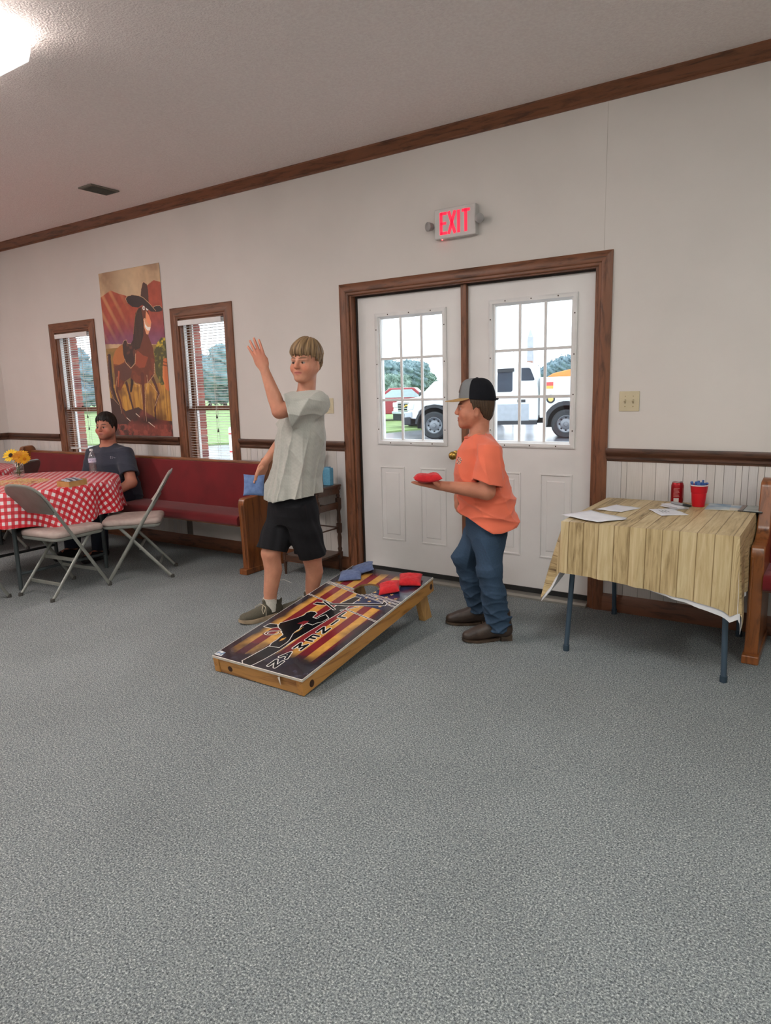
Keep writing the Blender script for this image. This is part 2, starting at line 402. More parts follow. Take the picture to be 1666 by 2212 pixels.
door_leaf('door_2', -2.142, -1.281, (-1.990, -1.402, .999, 1.950), None, 'white steel door leaf with nine-pane window beside the card table')

# ---------------------------------------------------------------- windows with blinds
M_SLAT = mat('blind_slat', S(224, 221, 216), 0.45)
def window(name, wi, label):
    x0, x1, z0, z1 = wi
    w = struct(empty(name)); w['label'] = label
    casing('c', x0, x1, z0, z1, .096, M_TRIM, w, bottom=True)
    MB().box(x0, x0+.012, 0, .115, z0, z1).build('jamb', M_TRIM, w); MB().box(x1-.012, x1, 0, .115, z0, z1).build('jamb', M_TRIM, w)
    MB().box(x0, x1, 0, .115, z1-.012, z1).build('jamb', M_TRIMH, w); MB().box(x0, x1, 0, .13, z0, z0+.012).build('sill', M_TRIMH, w)
    zm = 1.272
    a0, a1 = x0+.012, x1-.012
    # white jamb liners beside the upper sash, outer white frame
    MB().box(a0, a0+.010, .034, .062, zm, z1-.012).build('jamb_liner', M_WHITE, w); MB().box(a1-.010, a1, .034, .062, zm, z1-.012).build('jamb_liner', M_WHITE, w)
    o = MB()
    o.box(a0, a0+.016, .108, .132, z0+.01, z1-.012).box(a1-.016, a1, .108, .132, z0+.01, z1-.012).box(a0+.016, a1-.016, .108, .132, z0+.01, z0+.03).box(a0+.016, a1-.016, .108, .132, z1-.03, z1-.012)
    o.build('outer_frame', M_WHITE, w)
    up = MB(); yu0, yu1 = .084, .104
    up.box(a0, a0+.030, yu0, yu1, zm-.018, z1-.012).box(a1-.030, a1, yu0, yu1, zm-.018, z1-.012).box(a0+.03, a1-.03, yu0, yu1, z1-.045, z1-.012).box(a0+.03, a1-.03, yu0, yu1, zm-.018, zm+.016)
    u = up.build('upper_sash', M_TRIM, w)
    MB().box(a0+.028, a1-.028, .092, .096, zm+.012, z1-.04).build('pane', M_GLASS, u)
    lo = MB(); yl0, yl1 = .060, .082
    lo.box(a0, a0+.032, yl0, yl1, z0+.012, zm+.018).box(a1-.032, a1, yl0, yl1, z0+.012, zm+.018).box(a0+.032, a1-.032, yl0, yl1, z0+.012, z0+.06).box(a0+.032, a1-.032, yl0-.004, yl1, zm-.020, zm+.018)
    l = lo.build('lower_sash', M_TRIM, w)
    MB().box(a0+.03, a1-.03, .069, .073, z0+.055, zm-.016).build('pane', M_GLASS, l)
    MB().prism([(-.022, 0), (.022, 0), (.018, .008), (.006, .016), (-.006, .016), (-.018, .008)], .052, .066, 'xz').build('sash_lock', mat('dark_bronze', S(58, 46, 38), .45, .6), w, loc=((x0+x1)/2-.03, 0, zm+.018))
    return w
window('window_1', WINS[0], 'tall brown-framed sash window in the corner behind the pew')
window('window_2', WINS[1], 'tall brown-framed sash window between the poster and the double door')
def slat_mesh():
    p = [(-.0125, -.0016), (-.006, .0006), (0, .0014), (.006, .0006), (.0125, -.0016)]
    m = MB(); m.loft([[(-.5, a, b) for a, b in p], [(.5, a, b) for a, b in p]], cap=False, closed=False)
    me = bpy.data.meshes.new('slat'); me.from_pydata(m.v, [], m.f); me.materials.append(M_SLAT); return me
SLAT = slat_mesh()
def blind(wi, label, bottom):
    x0, x1, z0, z1 = wi; a0, a1 = x0+.018, x1-.018; Y = .030
    b = tag(empty('venetian_blind', ((x0+x1)/2, Y, z1-.05)), label, 'blind', 'white blinds in the windows')
    inv = Matrix.Translation((-(x0+x1)/2, -Y, -(z1-.05)))
    def B(nm, mb, m, **k):
        o = mb.build(nm, m, b, **k); o.matrix_parent_inverse = inv; return o
    B('valance', MB().box(a0-.012, a1-.01, -.020, -.010, z1-.058, z1-.014).box(a0-.012, a0-.006, -.012, .01, z1-.058, z1-.014), M_WHITE, bevel=.003)
    B('head_rail', MB().box(a0, a1, Y-.016, Y+.016, z1-.045, z1-.016), M_WHITE)
    z = z1-.068; k = 0
    while z > bottom+.012:
        s = place(SLAT, b, 'slat', ((a0+a1)/2, Y, z), (a1-a0, 1, 1), (math.radians(-6), 0, 0)); s.matrix_parent_inverse = inv; z -= .0228; k += 1
    B('bottom_rail', MB().box(a0, a1, Y-.012, Y+.012, bottom-.008, bottom+.006), M_WHITE, bevel=.003)
    M_CORD = mat('blind_cord', S(216, 212, 204), .7)
    for fx in (.18, .66):
        for dy in (-.013, .013):
            B('ladder_cord', MB().tube([(a0+(a1-a0)*fx, Y+dy, bottom), (a0+(a1-a0)*fx, Y+dy, z1-.05)], .0011, 5), M_CORD)
    B('tilt_wand', MB().tube([(a0+.035, Y-.022, z1-.06), (a0+.045, Y-.024, z1-.62)], .0035, 6), mat('clear_wand', S(225, 228, 230), .2))
    M_TAS = mat('dark_tassel', S(46, 36, 30), .6)
    for dx, zt in ((.0, 1.205), (.004, 1.085)):
        B('pull_cord', MB().tube([(a0+(a1-a0)*.70+dx, Y-.024, z1-.06), (a0+(a1-a0)*.70+dx, Y-.024, zt)], .0010, 5), M_CORD)
        B('tassel', MB().lathe([(.002, .014), (.004, .006), (.008, -.016), (.007, -.020)], (a0+(a1-a0)*.70+dx, Y-.024, zt), 10), M_TAS)
    return b
blind(WINS[0], 'white venetian blind in the corner window, its bottom rail showing', .868)
blind(WINS[1], 'white venetian blind in the window right of the horse poster', .775)
# ================================================================ ceiling lamps, vent, wall fittings
M_LENS = emit('prismatic_lens_glow', LAMP_COLOR, LAMP_STRENGTH); M_LENSP = emit('prismatic_lens_pink_glow', LAMP_COLOR_PINK, LAMP_STRENGTH*1.3)
M_FIXT = mat('white_fixture_metal', S(214, 212, 206), 0.5)
M_CLEAR = emit('lens_end_cap', S(232, 238, 238), 0.8)
def lamp(x, y, label, first=None):
    """surface wrap-round fluorescent fixture, long axis along y"""
    Lh, wd = .61, .20
    r = tag(empty('ceiling_light', (x, y, ZC)), label, 'ceiling light', 'wrap-round fluorescent ceiling lights')
    MB().box(-.12, .12, -Lh+.02, Lh-.02, -.035, 0).build('housing', M_FIXT, r, bevel=.004)
    prof = [(-wd, -.036), (-wd+.01, -.060), (-wd+.030, -.090), (wd-.030, -.090), (wd-.01, -.060), (wd, -.036), (.12, -.030), (-.12, -.030)]
    MB().prism([(p[0], p[1]) for p in prof], -Lh+.012, Lh-.012, 'xz').build('lens', M_LENS if x > -2 else M_LENSP, r)
    for s in (-1, 1):
        MB().prism([(p[0]*1.01, p[1]*1.01) for p in prof], s*(Lh-.012), s*Lh, 'xz').build('end_cap', M_CLEAR, r)
    return r
lamp(-3.43, -2.785, 'glowing white fluorescent ceiling light at the top left corner')
for k, (x, y) in enumerate(((-6.6, -2.8), (-.3, -2.9), (1.6, -2.9), (-6.6, -4.6), (-3.43, -5.9), (-.3, -5.9))):  # unseen fixtures, added to light the room
    lamp(x, y, 'white fluorescent ceiling light added out of view to light the room')
vt = tag(empty('ceiling_vent', (-5.075, -.575, ZC)), 'grey metal air vent in the ceiling near the crown moulding', 'vent')
M_VENT = mat('grey_vent_metal', S(112, 110, 100), .5, .3)
MB().box(-.086, .086, -.128, .128, -.012, 0).build('vent_frame', M_VENT, vt, bevel=.004)
vs = unit_box('louvre', mat('vent_louvre', S(98, 98, 90), .5, .3))
for k in range(9): place(vs, vt, 'louvre', (-.062+k*.0155, 0, -.014), (.010, .215, .004), (0, math.radians(25), 0))

def text_poly(s):  # 5x7 style outlines not needed; EXIT built from boxes and slanted bars
    pass
ex = tag(empty('exit_sign', (-2.182, 0, 2.443)), 'lit red EXIT sign with two emergency lamp heads above the double door', 'exit sign')
M_EX = mat('exit_sign_plastic', S(206, 203, 200), .45)
MB().box(-.148, .148, -.048, 0, -.093, .093).build('housing', M_EX, ex, bevel=.006)
M_RED = emit('exit_letter_red', (1.0, .010, .045, 1), 0.9)
def bars(name, segs, th=.0):
    mb = MB()
    for (x0, z0, x1, z1, w) in segs:
        d = nrm2(x1-x0, z1-z0); nx, nz = -d[1]*w/2, d[0]*w/2
        mb.prism([(x0-nx, z0-nz), (x1-nx, z1-nz), (x1+nx, z1+nz), (x0+nx, z0+nz)], -.0505, -.0475, 'xz')
    return mb.build(name, M_RED, ex)
def nrm2(a, b): l = math.hypot(a, b); return (a/l, b/l)
w_ = .0195
bars('letter_e', [(-.097, -.068, -.097, .068, w_), (-.100, .060, -.056, .060, .017), (-.100, .0, -.060, .0, .016), (-.100, -.060, -.054, -.060, .017)])
bars('letter_x', [(-.042, -.068, .004, .068, w_), (-.042, .068, .004, -.068, w_)])
bars('letter_i', [(.030, -.068, .030, .068, w_)])
bars('letter_t', [(.081, -.068, .081, .068, w_), (.053, .060, .110, .060, .017)])
MB().lathe([(.004, -.002), (.004, .002)], (-.100, -.03, -.094), 10).build('status_led', emit('red_led', (1, .05, .05, 1), 14), ex)
for sx, ang in ((-1, -20), (1, 12)):
    h = MB().lathe([(.010, -.02), (.022, -.014), (.027, .006), (.029, .022), (.026, .024)], n=20).build('lamp_head', mat('grey_lamp_head', S(150, 148, 146), .4), ex, smooth=True, loc=(sx*.180, -.045, -.005))
    h.rotation_euler = (math.radians(95), 0, math.radians(ang))
    g = MB().lathe([(.024, .021), (.018, .012), (.004, .008)], n=20, cap=True).build('reflector', mat('lamp_reflector', S(150, 148, 148), .15, .9), h, smooth=True)
    MB().box(min(sx*.146, sx*.172), max(sx*.146, sx*.172), -.036, -.024, -.012, .002).build('lamp_arm', M_EX, ex)
def switch(x, z, label):
    r = tag(empty('light_switch', (x, 0, z)), label, 'light switch', 'ivory two-gang light switches')
    M_IV = mat('ivory_plastic', S(208, 196, 164), .4)
    MB().box(-.058, .058, -.006, 0, -.058, .058).build('wall_plate', M_IV, r, bevel=.004)
    for s in (-.023, .023):
        MB().box(s-.005, s+.005, -.0068, -.005, -.012, .012).build('toggle_slot', mat('ivory_shadow', S(150, 138, 110), .5), r)
        MB().prism([(-.006, -.008), (-.020, .004), (-.020, .011), (-.006, .008)], s-.0042, s+.0042, 'yz').build('toggle', M_IV, r)
        for zz in (-.03, .03): MB().lathe([(.003, 0), (.003, .0016)], n=8).build('screw', mat('brass_screw', S(150, 132, 90), .4, .6), r, loc=(s, -.006, zz), rot=(math.pi/2, 0, 0))
switch(-1.0625, 1.293, 'ivory two-gang light switch right of the double door')
switch(-3.312, 1.283, 'ivory two-gang light switch behind the boy in grey')

# ================================================================ painting of flat print onto fine meshes
def inpoly(U, V, poly):
    m = np.zeros(U.shape, bool); P = np.array(poly, float); j = len(P)-1
    for i in range(len(P)):
        xi, yi, xj, yj = P[i, 0], P[i, 1], P[j, 0], P[j, 1]
        if yi != yj: m ^= ((yi > V) != (yj > V)) & (U < (xj-xi)*(V-yi)/(yj-yi)+xi)
        j = i
    return m
def seg_d(U, V, a, b):
    ax, ay = a; bx, by = b; dx, dy = bx-ax, by-ay; t = np.clip(((U-ax)*dx+(V-ay)*dy)/(dx*dx+dy*dy+1e-9), 0, 1)
    return np.hypot(U-ax-t*dx, V-ay-t*dy), t
def vnoise(U, V, sc, seed=0, oct=4):
    r = np.random.RandomState(seed); o = 0; a = 1; tot = 0
    for k in range(oct):
        g = r.rand(64, 64); x = U*sc*2**k; y = V*sc*2**k; i = np.floor(x).astype(int); j = np.floor(y).astype(int); fx = x-i; fy = y-j; fx = fx*fx*(3-2*fx); fy = fy*fy*(3-2*fy)
        i %= 64; j %= 64; i1 = (i+1) % 64; j1 = (j+1) % 64
        o = o+a*(g[i, j]*(1-fx)*(1-fy)+g[i1, j]*fx*(1-fy)+g[i, j1]*(1-fx)*fy+g[i1, j1]*fx*fy); tot += a; a *= .5
    return o/tot
L3 = lambda *c: np.array(S(*c)[:3])
def mixc(C, m, col, a=1.0):
    w = (np.asarray(m, float)*a)[..., None]; C[:] = C*(1-w)+np.asarray(col)*w
# ---------------------------------------------------------------- poster
def poster():
    x0, x1, z0, z1 = -6.008, -5.128, 1.020, 2.541
    nx, nz = 260, 450
    U, V = np.meshgrid(np.linspace(0, 1, nx), np.linspace(0, 1, nz), indexing='ij')   # V down
    A = (x1-x0)/(z1-z0)
    def P(cx, cy):
        p = at(190+cx/5.82, 570+cy/5.82, 0); return ((p[0]-x0)/(x1-x0), (z1-p[2])/(z1-z0))
    PP = lambda *q: [P(*t) for t in q]
    C = np.zeros((nx, nz, 3)); n = vnoise(U, V*1.7, 5, 1); n2 = vnoise(U, V*1.7, 18, 2)
    C[:] = L3(150, 122, 96); mixc(C, smoothstep(.3, .75, n), L3(196, 168, 132)); mixc(C, (V < .16)*smoothstep(.35, .0, np.abs(U-.45)), L3(206, 184, 148), .6)
    mt = inpoly(U, V, PP((100, 470), (200, 400), (240, 370), (290, 335), (380, 372), (480, 400), (560, 470), (640, 470), (700, 330), (760, 260), (830, 205), (960, 240), (1100, 1010), (100, 1010)))
    g = smoothstep(.24, .46, V)[..., None]; mcol = L3(158, 70, 50)*(1-g)+L3(112, 56, 84)*g; mcol = mcol*(.80+.4*n2[..., None])
    mixc(C, mt, mcol)
    ray = np.sin((U*1.0-V*1.15)*40)*smoothstep(.55, .1, U)*smoothstep(.52, .2, V); mixc(C, np.clip(ray, 0, 1)*mt, L3(206, 160, 110), .5)
    mixc(C, mt*smoothstep(.34, .44, V)*smoothstep(.3, .7, n), L3(140, 92, 120), .5)
    mixc(C, V > .455, L3(128, 104, 58)); mixc(C, (V > .455)*smoothstep(.4, .6, n2), L3(150, 112, 60), .7)
    mixc(C, V > .68, L3(150, 104, 44)); st = vnoise(U*9, V, 6, 3); mixc(C, (V > .68)*smoothstep(.4, .65, st), L3(196, 148, 62), .8); mixc(C, (V > .70)*smoothstep(.55, .75, n), L3(96, 62, 34), .7)
    dk = inpoly(U, V, PP((200, 1650), (330, 1700), (480, 1850), (640, 1800), (760, 1880), (900, 1960), (1080, 1980), (1080, 2200), (300, 2200)))
    mixc(C, dk, L3(66, 44, 40)); mixc(C, dk*smoothstep(.45, .65, n), L3(120, 58, 48)); mixc(C, (V > .93)*smoothstep(.4, .6, n2), L3(150, 74, 62), .8)
    mixc(C, np.exp(-(((U-.62)/.22)**2+((V-.905)/.03)**2)), L3(24, 16, 18), .9)
    bush = inpoly(U, V, PP((830, 1130), (870, 1000), (930, 925), (985, 930), (1010, 1200), (1020, 1500), (930, 1525), (860, 1380))); mixc(C, bush, L3(72, 70, 34)); mixc(C, bush*smoothstep(.5, .62, n2)*smoothstep(.62, .42, V), L3(196, 170, 52)); mixc(C, bush*smoothstep(.55, .68, vnoise(U, V*1.7, 30, 9)), L3(118, 112, 44))
    br = inpoly(U, V, PP((955, 1190), (1005, 1180), (1040, 1610), (985, 1575), (945, 1430), (945, 1290))); mixc(C, br, L3(186, 100, 52)); mixc(C, br*smoothstep(.97, .91, U), L3(224, 150, 92), .6)
    for yy in (1230, 1270): d, _ = seg_d(U*A, V, (P(950, yy)[0]*A, P(950, yy)[1]), (P(1030, yy+20)[0]*A, P(1030, yy+20)[1])); mixc(C, d < .003, L3(110, 56, 30))
    def stroke(pts, ws, col, a=1.0):
        m = np.zeros(U.shape, bool); Q = [P(*p) for p in pts]
        for i in range(len(Q)-1):
            d, t = seg_d(U*A, V, (Q[i][0]*A, Q[i][1]), (Q[i+1][0]*A, Q[i+1][1])); m |= d < (ws[i]+(ws[i+1]-ws[i])*t)*.00033
        mixc(C, m, col, a); return m
    HB, HD, HL = L3(104, 52, 34), L3(58, 32, 28), L3(168, 98, 52); LN = L3(196, 160, 124)
    # tail
    for k, dx in enumerate((0, 16, 30)): stroke([(262+dx*.6, 1150), (262+dx, 1330), (290+dx, 1560), (330+dx, 1700), (400, 1770)], [26, 34, 30, 26, 14], (HD, L3(88, 56, 46), L3(48, 34, 34))[k])
    stroke([(252, 1160), (258, 1350), (285, 1560), (330, 1700), (395, 1772)], [4, 4, 4, 4, 3], LN)
    # far legs
    stroke([(560, 1330), (560, 1500), (545, 1600)], [46, 40, 26], L3(44, 26, 26)); stroke([(490, 1500), (540, 1700), (580, 1840), (640, 1910)], [34, 26, 22, 18], L3(70, 42, 38))
    # body
    body = PP((318, 1200), (345, 1100), (400, 1035), (450, 1005), (600, 1000), (690, 1040), (760, 1100), (845, 1200), (845, 1390), (770, 1490), (680, 1520), (600, 1490), (540, 1430), (470, 1480), (420, 1590), (350, 1580), (345, 1400))
    m = inpoly(U, V, body); mixc(C, m, HB); mixc(C, m*smoothstep(.45, .7, n2), L3(122, 62, 38), .7)
    hl = inpoly(U, V, PP((318, 1200), (345, 1100), (400, 1035), (450, 1010), (470, 1180), (465, 1235), (400, 1270), (330, 1260))); mixc(C, hl, L3(170, 104, 56))
    hl2 = inpoly(U, V, PP((600, 1150), (640, 1080), (730, 1090), (760, 1180), (720, 1300), (650, 1310), (600, 1260))); mixc(C, hl2, L3(146, 68, 42))
    mixc(C, inpoly(U, V, PP((340, 1290), (480, 1250), (560, 1330), (540, 1430), (470, 1480), (350, 1420))), L3(84, 54, 48), .8)
    # neck and head
    mixc(C, inpoly(U, V, PP((650, 560), (730, 505), (765, 600), (800, 730), (770, 880), (765, 900), (820, 1050), (845, 1200), (700, 1150), (620, 1080), (640, 900), (655, 740))), HB)
    mixc(C, inpoly(U, V, PP((640, 560), (668, 540), (700, 700), (705, 900), (660, 1060), (600, 1085), (572, 960), (592, 720), (600, 620))), L3(52, 34, 28))
    for k in range(5): stroke([(612+k*14, 600), (604+k*18, 800), (596+k*16, 1040)], [3, 4, 3], L3(84, 58, 40))
    stroke([(628, 570), (600, 650), (590, 740), (578, 880)], [5, 5, 5, 5], L3(150, 104, 62))
    mixc(C, inpoly(U, V, PP((735, 590), (770, 640), (803, 735), (795, 800), (765, 892), (740, 880), (715, 800), (704, 700), (715, 680), (730, 690))), L3(212, 152, 112))
    mixc(C, inpoly(U, V, PP((745, 600), (775, 650), (803, 735), (780, 770), (750, 730), (735, 660))), L3(226, 140, 100))
    mixc(C, inpoly(U, V, PP((716, 700), (728, 760), (760, 795), (795, 795), (785, 840), (750, 835), (722, 790))), L3(240, 232, 222))
    for ex_, ey_ in ((707, 557), (752, 560)):
        c = P(ex_, ey_); d = np.hypot((U-c[0])/.020, (V-c[1])/.0125); mixc(C, d < 1, L3(236, 230, 222)); mixc(C, np.hypot((U-c[0]-.004)/.008, (V-c[1])/.006) < 1, L3(30, 24, 24))
    # hat
    mixc(C, inpoly(U, V, PP((664, 410), (672, 320), (690, 240), (705, 222), (745, 255), (760, 330), (770, 480))), L3(74, 48, 40)); stroke([(664, 410), (672, 320), (690, 240), (706, 222), (735, 250)], [6, 6, 6, 6, 5], LN)
    mixc(C, inpoly(U, V, PP((478, 440), (500, 405), (560, 388), (640, 398), (700, 425), (770, 490), (830, 545), (860, 525), (910, 525), (945, 560), (935, 590), (890, 605), (800, 600), (745, 560), (690, 515), (640, 550), (560, 540), (500, 490))), L3(50, 38, 38))
    stroke([(500, 490), (478, 440), (500, 405), (560, 388), (640, 398), (700, 425), (780, 500), (860, 590)], [5, 6, 6, 6, 5, 5, 5, 4], LN); stroke([(825, 545), (865, 525), (910, 525), (944, 560)], [4]*4, LN)
    # saddle
    sd = inpoly(U, V, PP((440, 1010), (462, 960), (490, 958), (505, 1005), (545, 1010), (570, 960), (585, 1000), (605, 1130), (600, 1250), (545, 1312), (480, 1240), (450, 1130))); mixc(C, sd, L3(56, 36, 32)); mixc(C, sd*smoothstep(.5, .7, n2), L3(92, 54, 40))
    stroke([(440, 1010), (462, 962), (490, 958), (505, 1000), (548, 1006)], [5]*5, LN); stroke([(605, 1130), (600, 1250), (545, 1312), (485, 1245), (470, 1200)], [6]*5, LN)
    # near legs
    stroke([(400, 1380), (375, 1540), (370, 1600), (415, 1740), (440, 1860), (500, 1950)], [52, 40, 30, 26, 24, 20], L3(92, 48, 36)); stroke([(375, 1420), (352, 1600), (405, 1760), (430, 1880)], [5, 5, 5, 4], LN); stroke([(395, 1360), (385, 1540)], [26, 14], L3(164, 84, 54))
    stroke([(690, 1400), (700, 1560), (712, 1760), (715, 1960)], [56, 40, 24, 20], L3(92, 44, 34)); stroke([(745, 1400), (755, 1470), (730, 1640), (725, 1780), (745, 1980)], [5]*5, LN); stroke([(590, 1500), (655, 1530), (680, 1650), (690, 1760)], [5]*4, LN)
    stroke([(815, 1430), (860, 1530), (898, 1640), (860, 1760), (850, 1840), (862, 1940)], [40, 34, 26, 22, 22, 16], L3(80, 42, 34)); stroke([(780, 1500), (880, 1615)], [4, 4], LN); stroke([(905, 1640), (850, 1790)], [5, 5], LN); stroke([(840, 1250), (838, 1390), (765, 1490)], [5]*3, LN); stroke([(850, 1900), (860, 1960)], [14, 12], L3(30, 22, 22))
    for a, b in (((495, 1935), (540, 1975)), ((610, 1882), (660, 1925)), ((770, 1990), (845, 2050))): stroke([a, b], [7, 5], L3(226, 214, 196))
    C *= (.93+.14*n2)[..., None]; C[:] = C*1.22+.016  # whole print lifted; glare on the glossy paper is put into its colours
    X = x0+U*(x1-x0); Z = z1-V*(z1-z0); Yw = -.0035-.004*np.exp(-((V-0.0)/.02)**2)*(1+np.sin(U*9))*.5-.002*np.sin(V*7+U*3)**2
    Vt = np.stack([X, Yw, Z], -1).reshape(-1, 3); I = np.arange(nx*nz).reshape(nx, nz)
    Fq = np.stack([I[:-1, :-1], I[:-1, 1:], I[1:, 1:], I[1:, :-1]], -1).reshape(-1, 4)
    o = arrmesh('poster', Vt-np.array([-5.57, 0, 1.02]), Fq, vcol('poster_paper', .38, .4), None, C.reshape(-1, 3)); o.location = (-5.57, -.0005, 1.02)
    sd_ = o.modifiers.new('thickness', 'SOLIDIFY'); sd_.thickness = .0012
    tag(o, 'tall wall poster of a cartoon horse in a cowboy hat between two windows', 'poster')
poster()
# ================================================================ people: implicit bodies turned into one continuous mesh each
A_ = lambda *v: np.array(v, np.float64)
def nrm(v): v = np.asarray(v, float); return v/(np.linalg.norm(v)+1e-12)
class Field:
    def __init__(s, lo, hi, h):
        s.lo = np.array(lo, float); s.h = h; s.n = np.ceil((np.array(hi)-s.lo)/h).astype(int)+1
        s.d = np.full(s.n, 0.5, np.float32)
        s.ax = [(s.lo[i]+h*np.arange(s.n[i])).astype(np.float32) for i in range(3)]
    def reg(s, lo, hi, pad):
        a = np.clip(np.floor((np.array(lo)-pad-s.lo)/s.h).astype(int), 0, s.n); b = np.clip(np.ceil((np.array(hi)+pad-s.lo)/s.h).astype(int)+1, 0, s.n)
        sl = tuple(slice(a[i], b[i]) for i in range(3))
        return sl, s.ax[0][sl[0]][:, None, None], s.ax[1][sl[1]][None, :, None], s.ax[2][sl[2]][None, None, :]
    def op(s, fn, lo, hi, k=0.01, mode='u', pad=None):
        sl, X, Y, Z = s.reg(lo, hi, (pad if pad is not None else 0.02)+k)
        a = s.d[sl]
        if a.size == 0: return s
        b = fn(X, Y, Z).astype(np.float32)
        if mode == 'u':
            if k > 0: hh = np.clip(0.5+0.5*(a-b)/k, 0, 1); r = a*(1-hh)+b*hh-k*hh*(1-hh)
            else: r = np.minimum(a, b)
        elif mode == 's':
            b = -b
            if k > 0: hh = np.clip(0.5-0.5*(a-b)/k, 0, 1); r = a*(1-hh)+b*hh+k*hh*(1-hh)
            else: r = np.maximum(a, b)
        else: r = np.maximum(a, b)
        s.d[sl] = r; return s
    def cone(s, a, b, ra, rb, k=0.01, mode='u', flat=None):
        a = np.asarray(a, float); b = np.asarray(b, float); ab = b-a; L2 = ab@ab+1e-12; R = max(ra, rb)
        def fn(X, Y, Z):
            px, py, pz = X-a[0], Y-a[1], Z-a[2]
            t = np.clip((px*ab[0]+py*ab[1]+pz*ab[2])/L2, 0, 1)
            return np.sqrt((px-t*ab[0])**2+(py-t*ab[1])**2+(pz-t*ab[2])**2)-(ra+(rb-ra)*t)
        return s.op(fn, np.minimum(a, b)-R, np.maximum(a, b)+R, k, mode)
    def chain(s, pts, rs, k=0.01, mode='u'):
        P = [np.asarray(p, float) for p in pts]; R = max(rs)
        def fn(X, Y, Z):
            d = None
            for i in range(len(P)-1):
                a, ab = P[i], P[i+1]-P[i]; L2 = ab@ab+1e-12; px, py, pz = X-a[0], Y-a[1], Z-a[2]
                t = np.clip((px*ab[0]+py*ab[1]+pz*ab[2])/L2, 0, 1)
                e = np.sqrt((px-t*ab[0])**2+(py-t*ab[1])**2+(pz-t*ab[2])**2)-(rs[i]+(rs[i+1]-rs[i])*t)
                d = e if d is None else np.minimum(d, e)
            return d
        return s.op(fn, np.min(P, 0)-R, np.max(P, 0)+R, k, mode)
    def ell(s, c, r, k=0.01, mode='u', rot=None):
        c = np.asarray(c, float); r = np.asarray(r, float); Rm = np.eye(3) if rot is None else np.asarray(rot)   # rows = local axes
        B = np.sqrt(((Rm*r[:, None])**2).sum(0))
        def fn(X, Y, Z):
            p = (X-c[0], Y-c[1], Z-c[2]); q = [(Rm[i, 0]*p[0]+Rm[i, 1]*p[1]+Rm[i, 2]*p[2]) for i in range(3)]
            k0 = np.sqrt(sum((q[i]/r[i])**2 for i in range(3))); k1 = np.sqrt(sum((q[i]/r[i]**2)**2 for i in range(3)))
            return k0*(k0-1)/(k1+1e-6)
        return s.op(fn, c-B, c+B, k, mode)
    def etube(s, pts, ru, rv, u, k=0.01, mode='u', disp=None, ends=True, pw=2.0):
        """tube along pts (projected on first-last axis) with elliptical section: ru along u, rv along axis x u"""
        P = np.array(pts, float); ax = nrm(P[-1]-P[0]); T = (P-P[0])@ax; u = nrm(np.asarray(u, float)-ax*(np.asarray(u, float)@ax)); v = np.cross(ax, u)
        ru = np.array(ru, float); rv = np.array(rv, float); R = max(ru.max(), rv.max())
        def fn(X, Y, Z):
            px, py, pz = X-P[0, 0], Y-P[0, 1], Z-P[0, 2]
            t = px*ax[0]+py*ax[1]+pz*ax[2]
            tc = np.clip(t, T[0], T[-1])
            cx, cy, cz = (np.interp(tc, T, P[:, i]).astype(np.float32) for i in range(3))
            a = np.interp(tc, T, ru).astype(np.float32); b = np.interp(tc, T, rv).astype(np.float32)
            qx, qy, qz = X-cx, Y-cy, Z-cz
            U = qx*u[0]+qy*u[1]+qz*u[2]; V = qx*v[0]+qy*v[1]+qz*v[2]; w = qx*ax[0]+qy*ax[1]+qz*ax[2]
            if pw == 2.0: rr = np.sqrt((U/a)**2+(V/b)**2)
            else: rr = (np.abs(U/a)**pw+np.abs(V/b)**pw)**(1/pw)
            d = (rr-1)*np.minimum(a, b)*0.5+(rr-1)*np.sqrt(a*b)*0.5
            if disp is not None: d = d-disp(t, U, V, X, Y, Z)
            e = np.abs(t-tc)
            return np.where(e > 0, np.maximum(d, e), d) if ends else d+0*e
        return s.op(fn, P.min(0)-R, P.max(0)+R, k, mode)
    def cut(s, p, n, lo=None, hi=None, wob=None):
        """remove what lies on the +n side of the plane through p"""
        n = nrm(n); p = np.asarray(p, float)
        def fn(X, Y, Z):
            d = (X-p[0])*n[0]+(Y-p[1])*n[1]+(Z-p[2])*n[2]
            return d if wob is None else d+wob(X, Y, Z)
        L = s.lo if lo is None else lo; U = s.lo+s.h*s.n if hi is None else hi
        return s.op(fn, L, U, 0, 'i', pad=0)
    def cut_sleeve(s, tors, p, n, r=.16):
        """cut only the sleeve (outside the trunk field tors) past the plane"""
        n = nrm(n); p = np.asarray(p, float); sl, X, Y, Z = s.reg(p-r, p+r, 0)
        d = (X-p[0])*n[0]+(Y-p[1])*n[1]+(Z-p[2])*n[2]
        s.d[sl] = np.where(tors[sl] > .004, np.maximum(s.d[sl], d), s.d[sl]); return s
    def shell(s, t): s.d = np.maximum(s.d, -(s.d+t)); return s
    def mesh(s, smooth=2):
        d = s.d; sg = d < 0
        c = np.zeros(tuple(np.array(d.shape)-1), np.int8)
        for i in (0, 1):
            for j in (0, 1):
                for k in (0, 1): c += sg[i:d.shape[0]-1+i, j:d.shape[1]-1+j, k:d.shape[2]-1+k]
        idx = np.argwhere((c > 0) & (c < 8)); I, J, K = idx.T
        acc = np.zeros((len(idx), 3)); cnt = np.zeros(len(idx))
        cv = {(i, j, k): d[I+i, J+j, K+k] for i in (0, 1) for j in (0, 1) for k in (0, 1)}
        for a in cv:
            for ax in range(3):
                if a[ax] == 0:
                    b = tuple(1 if q == ax else a[q] for q in range(3)); da, db = cv[a], cv[b]; m = (da < 0) != (db < 0)
                    t = np.where(m, da/(da-db+1e-12), 0)
                    for q in range(3): acc[:, q] += np.where(m, a[q]+(t if q == ax else 0), 0)
                    cnt += m
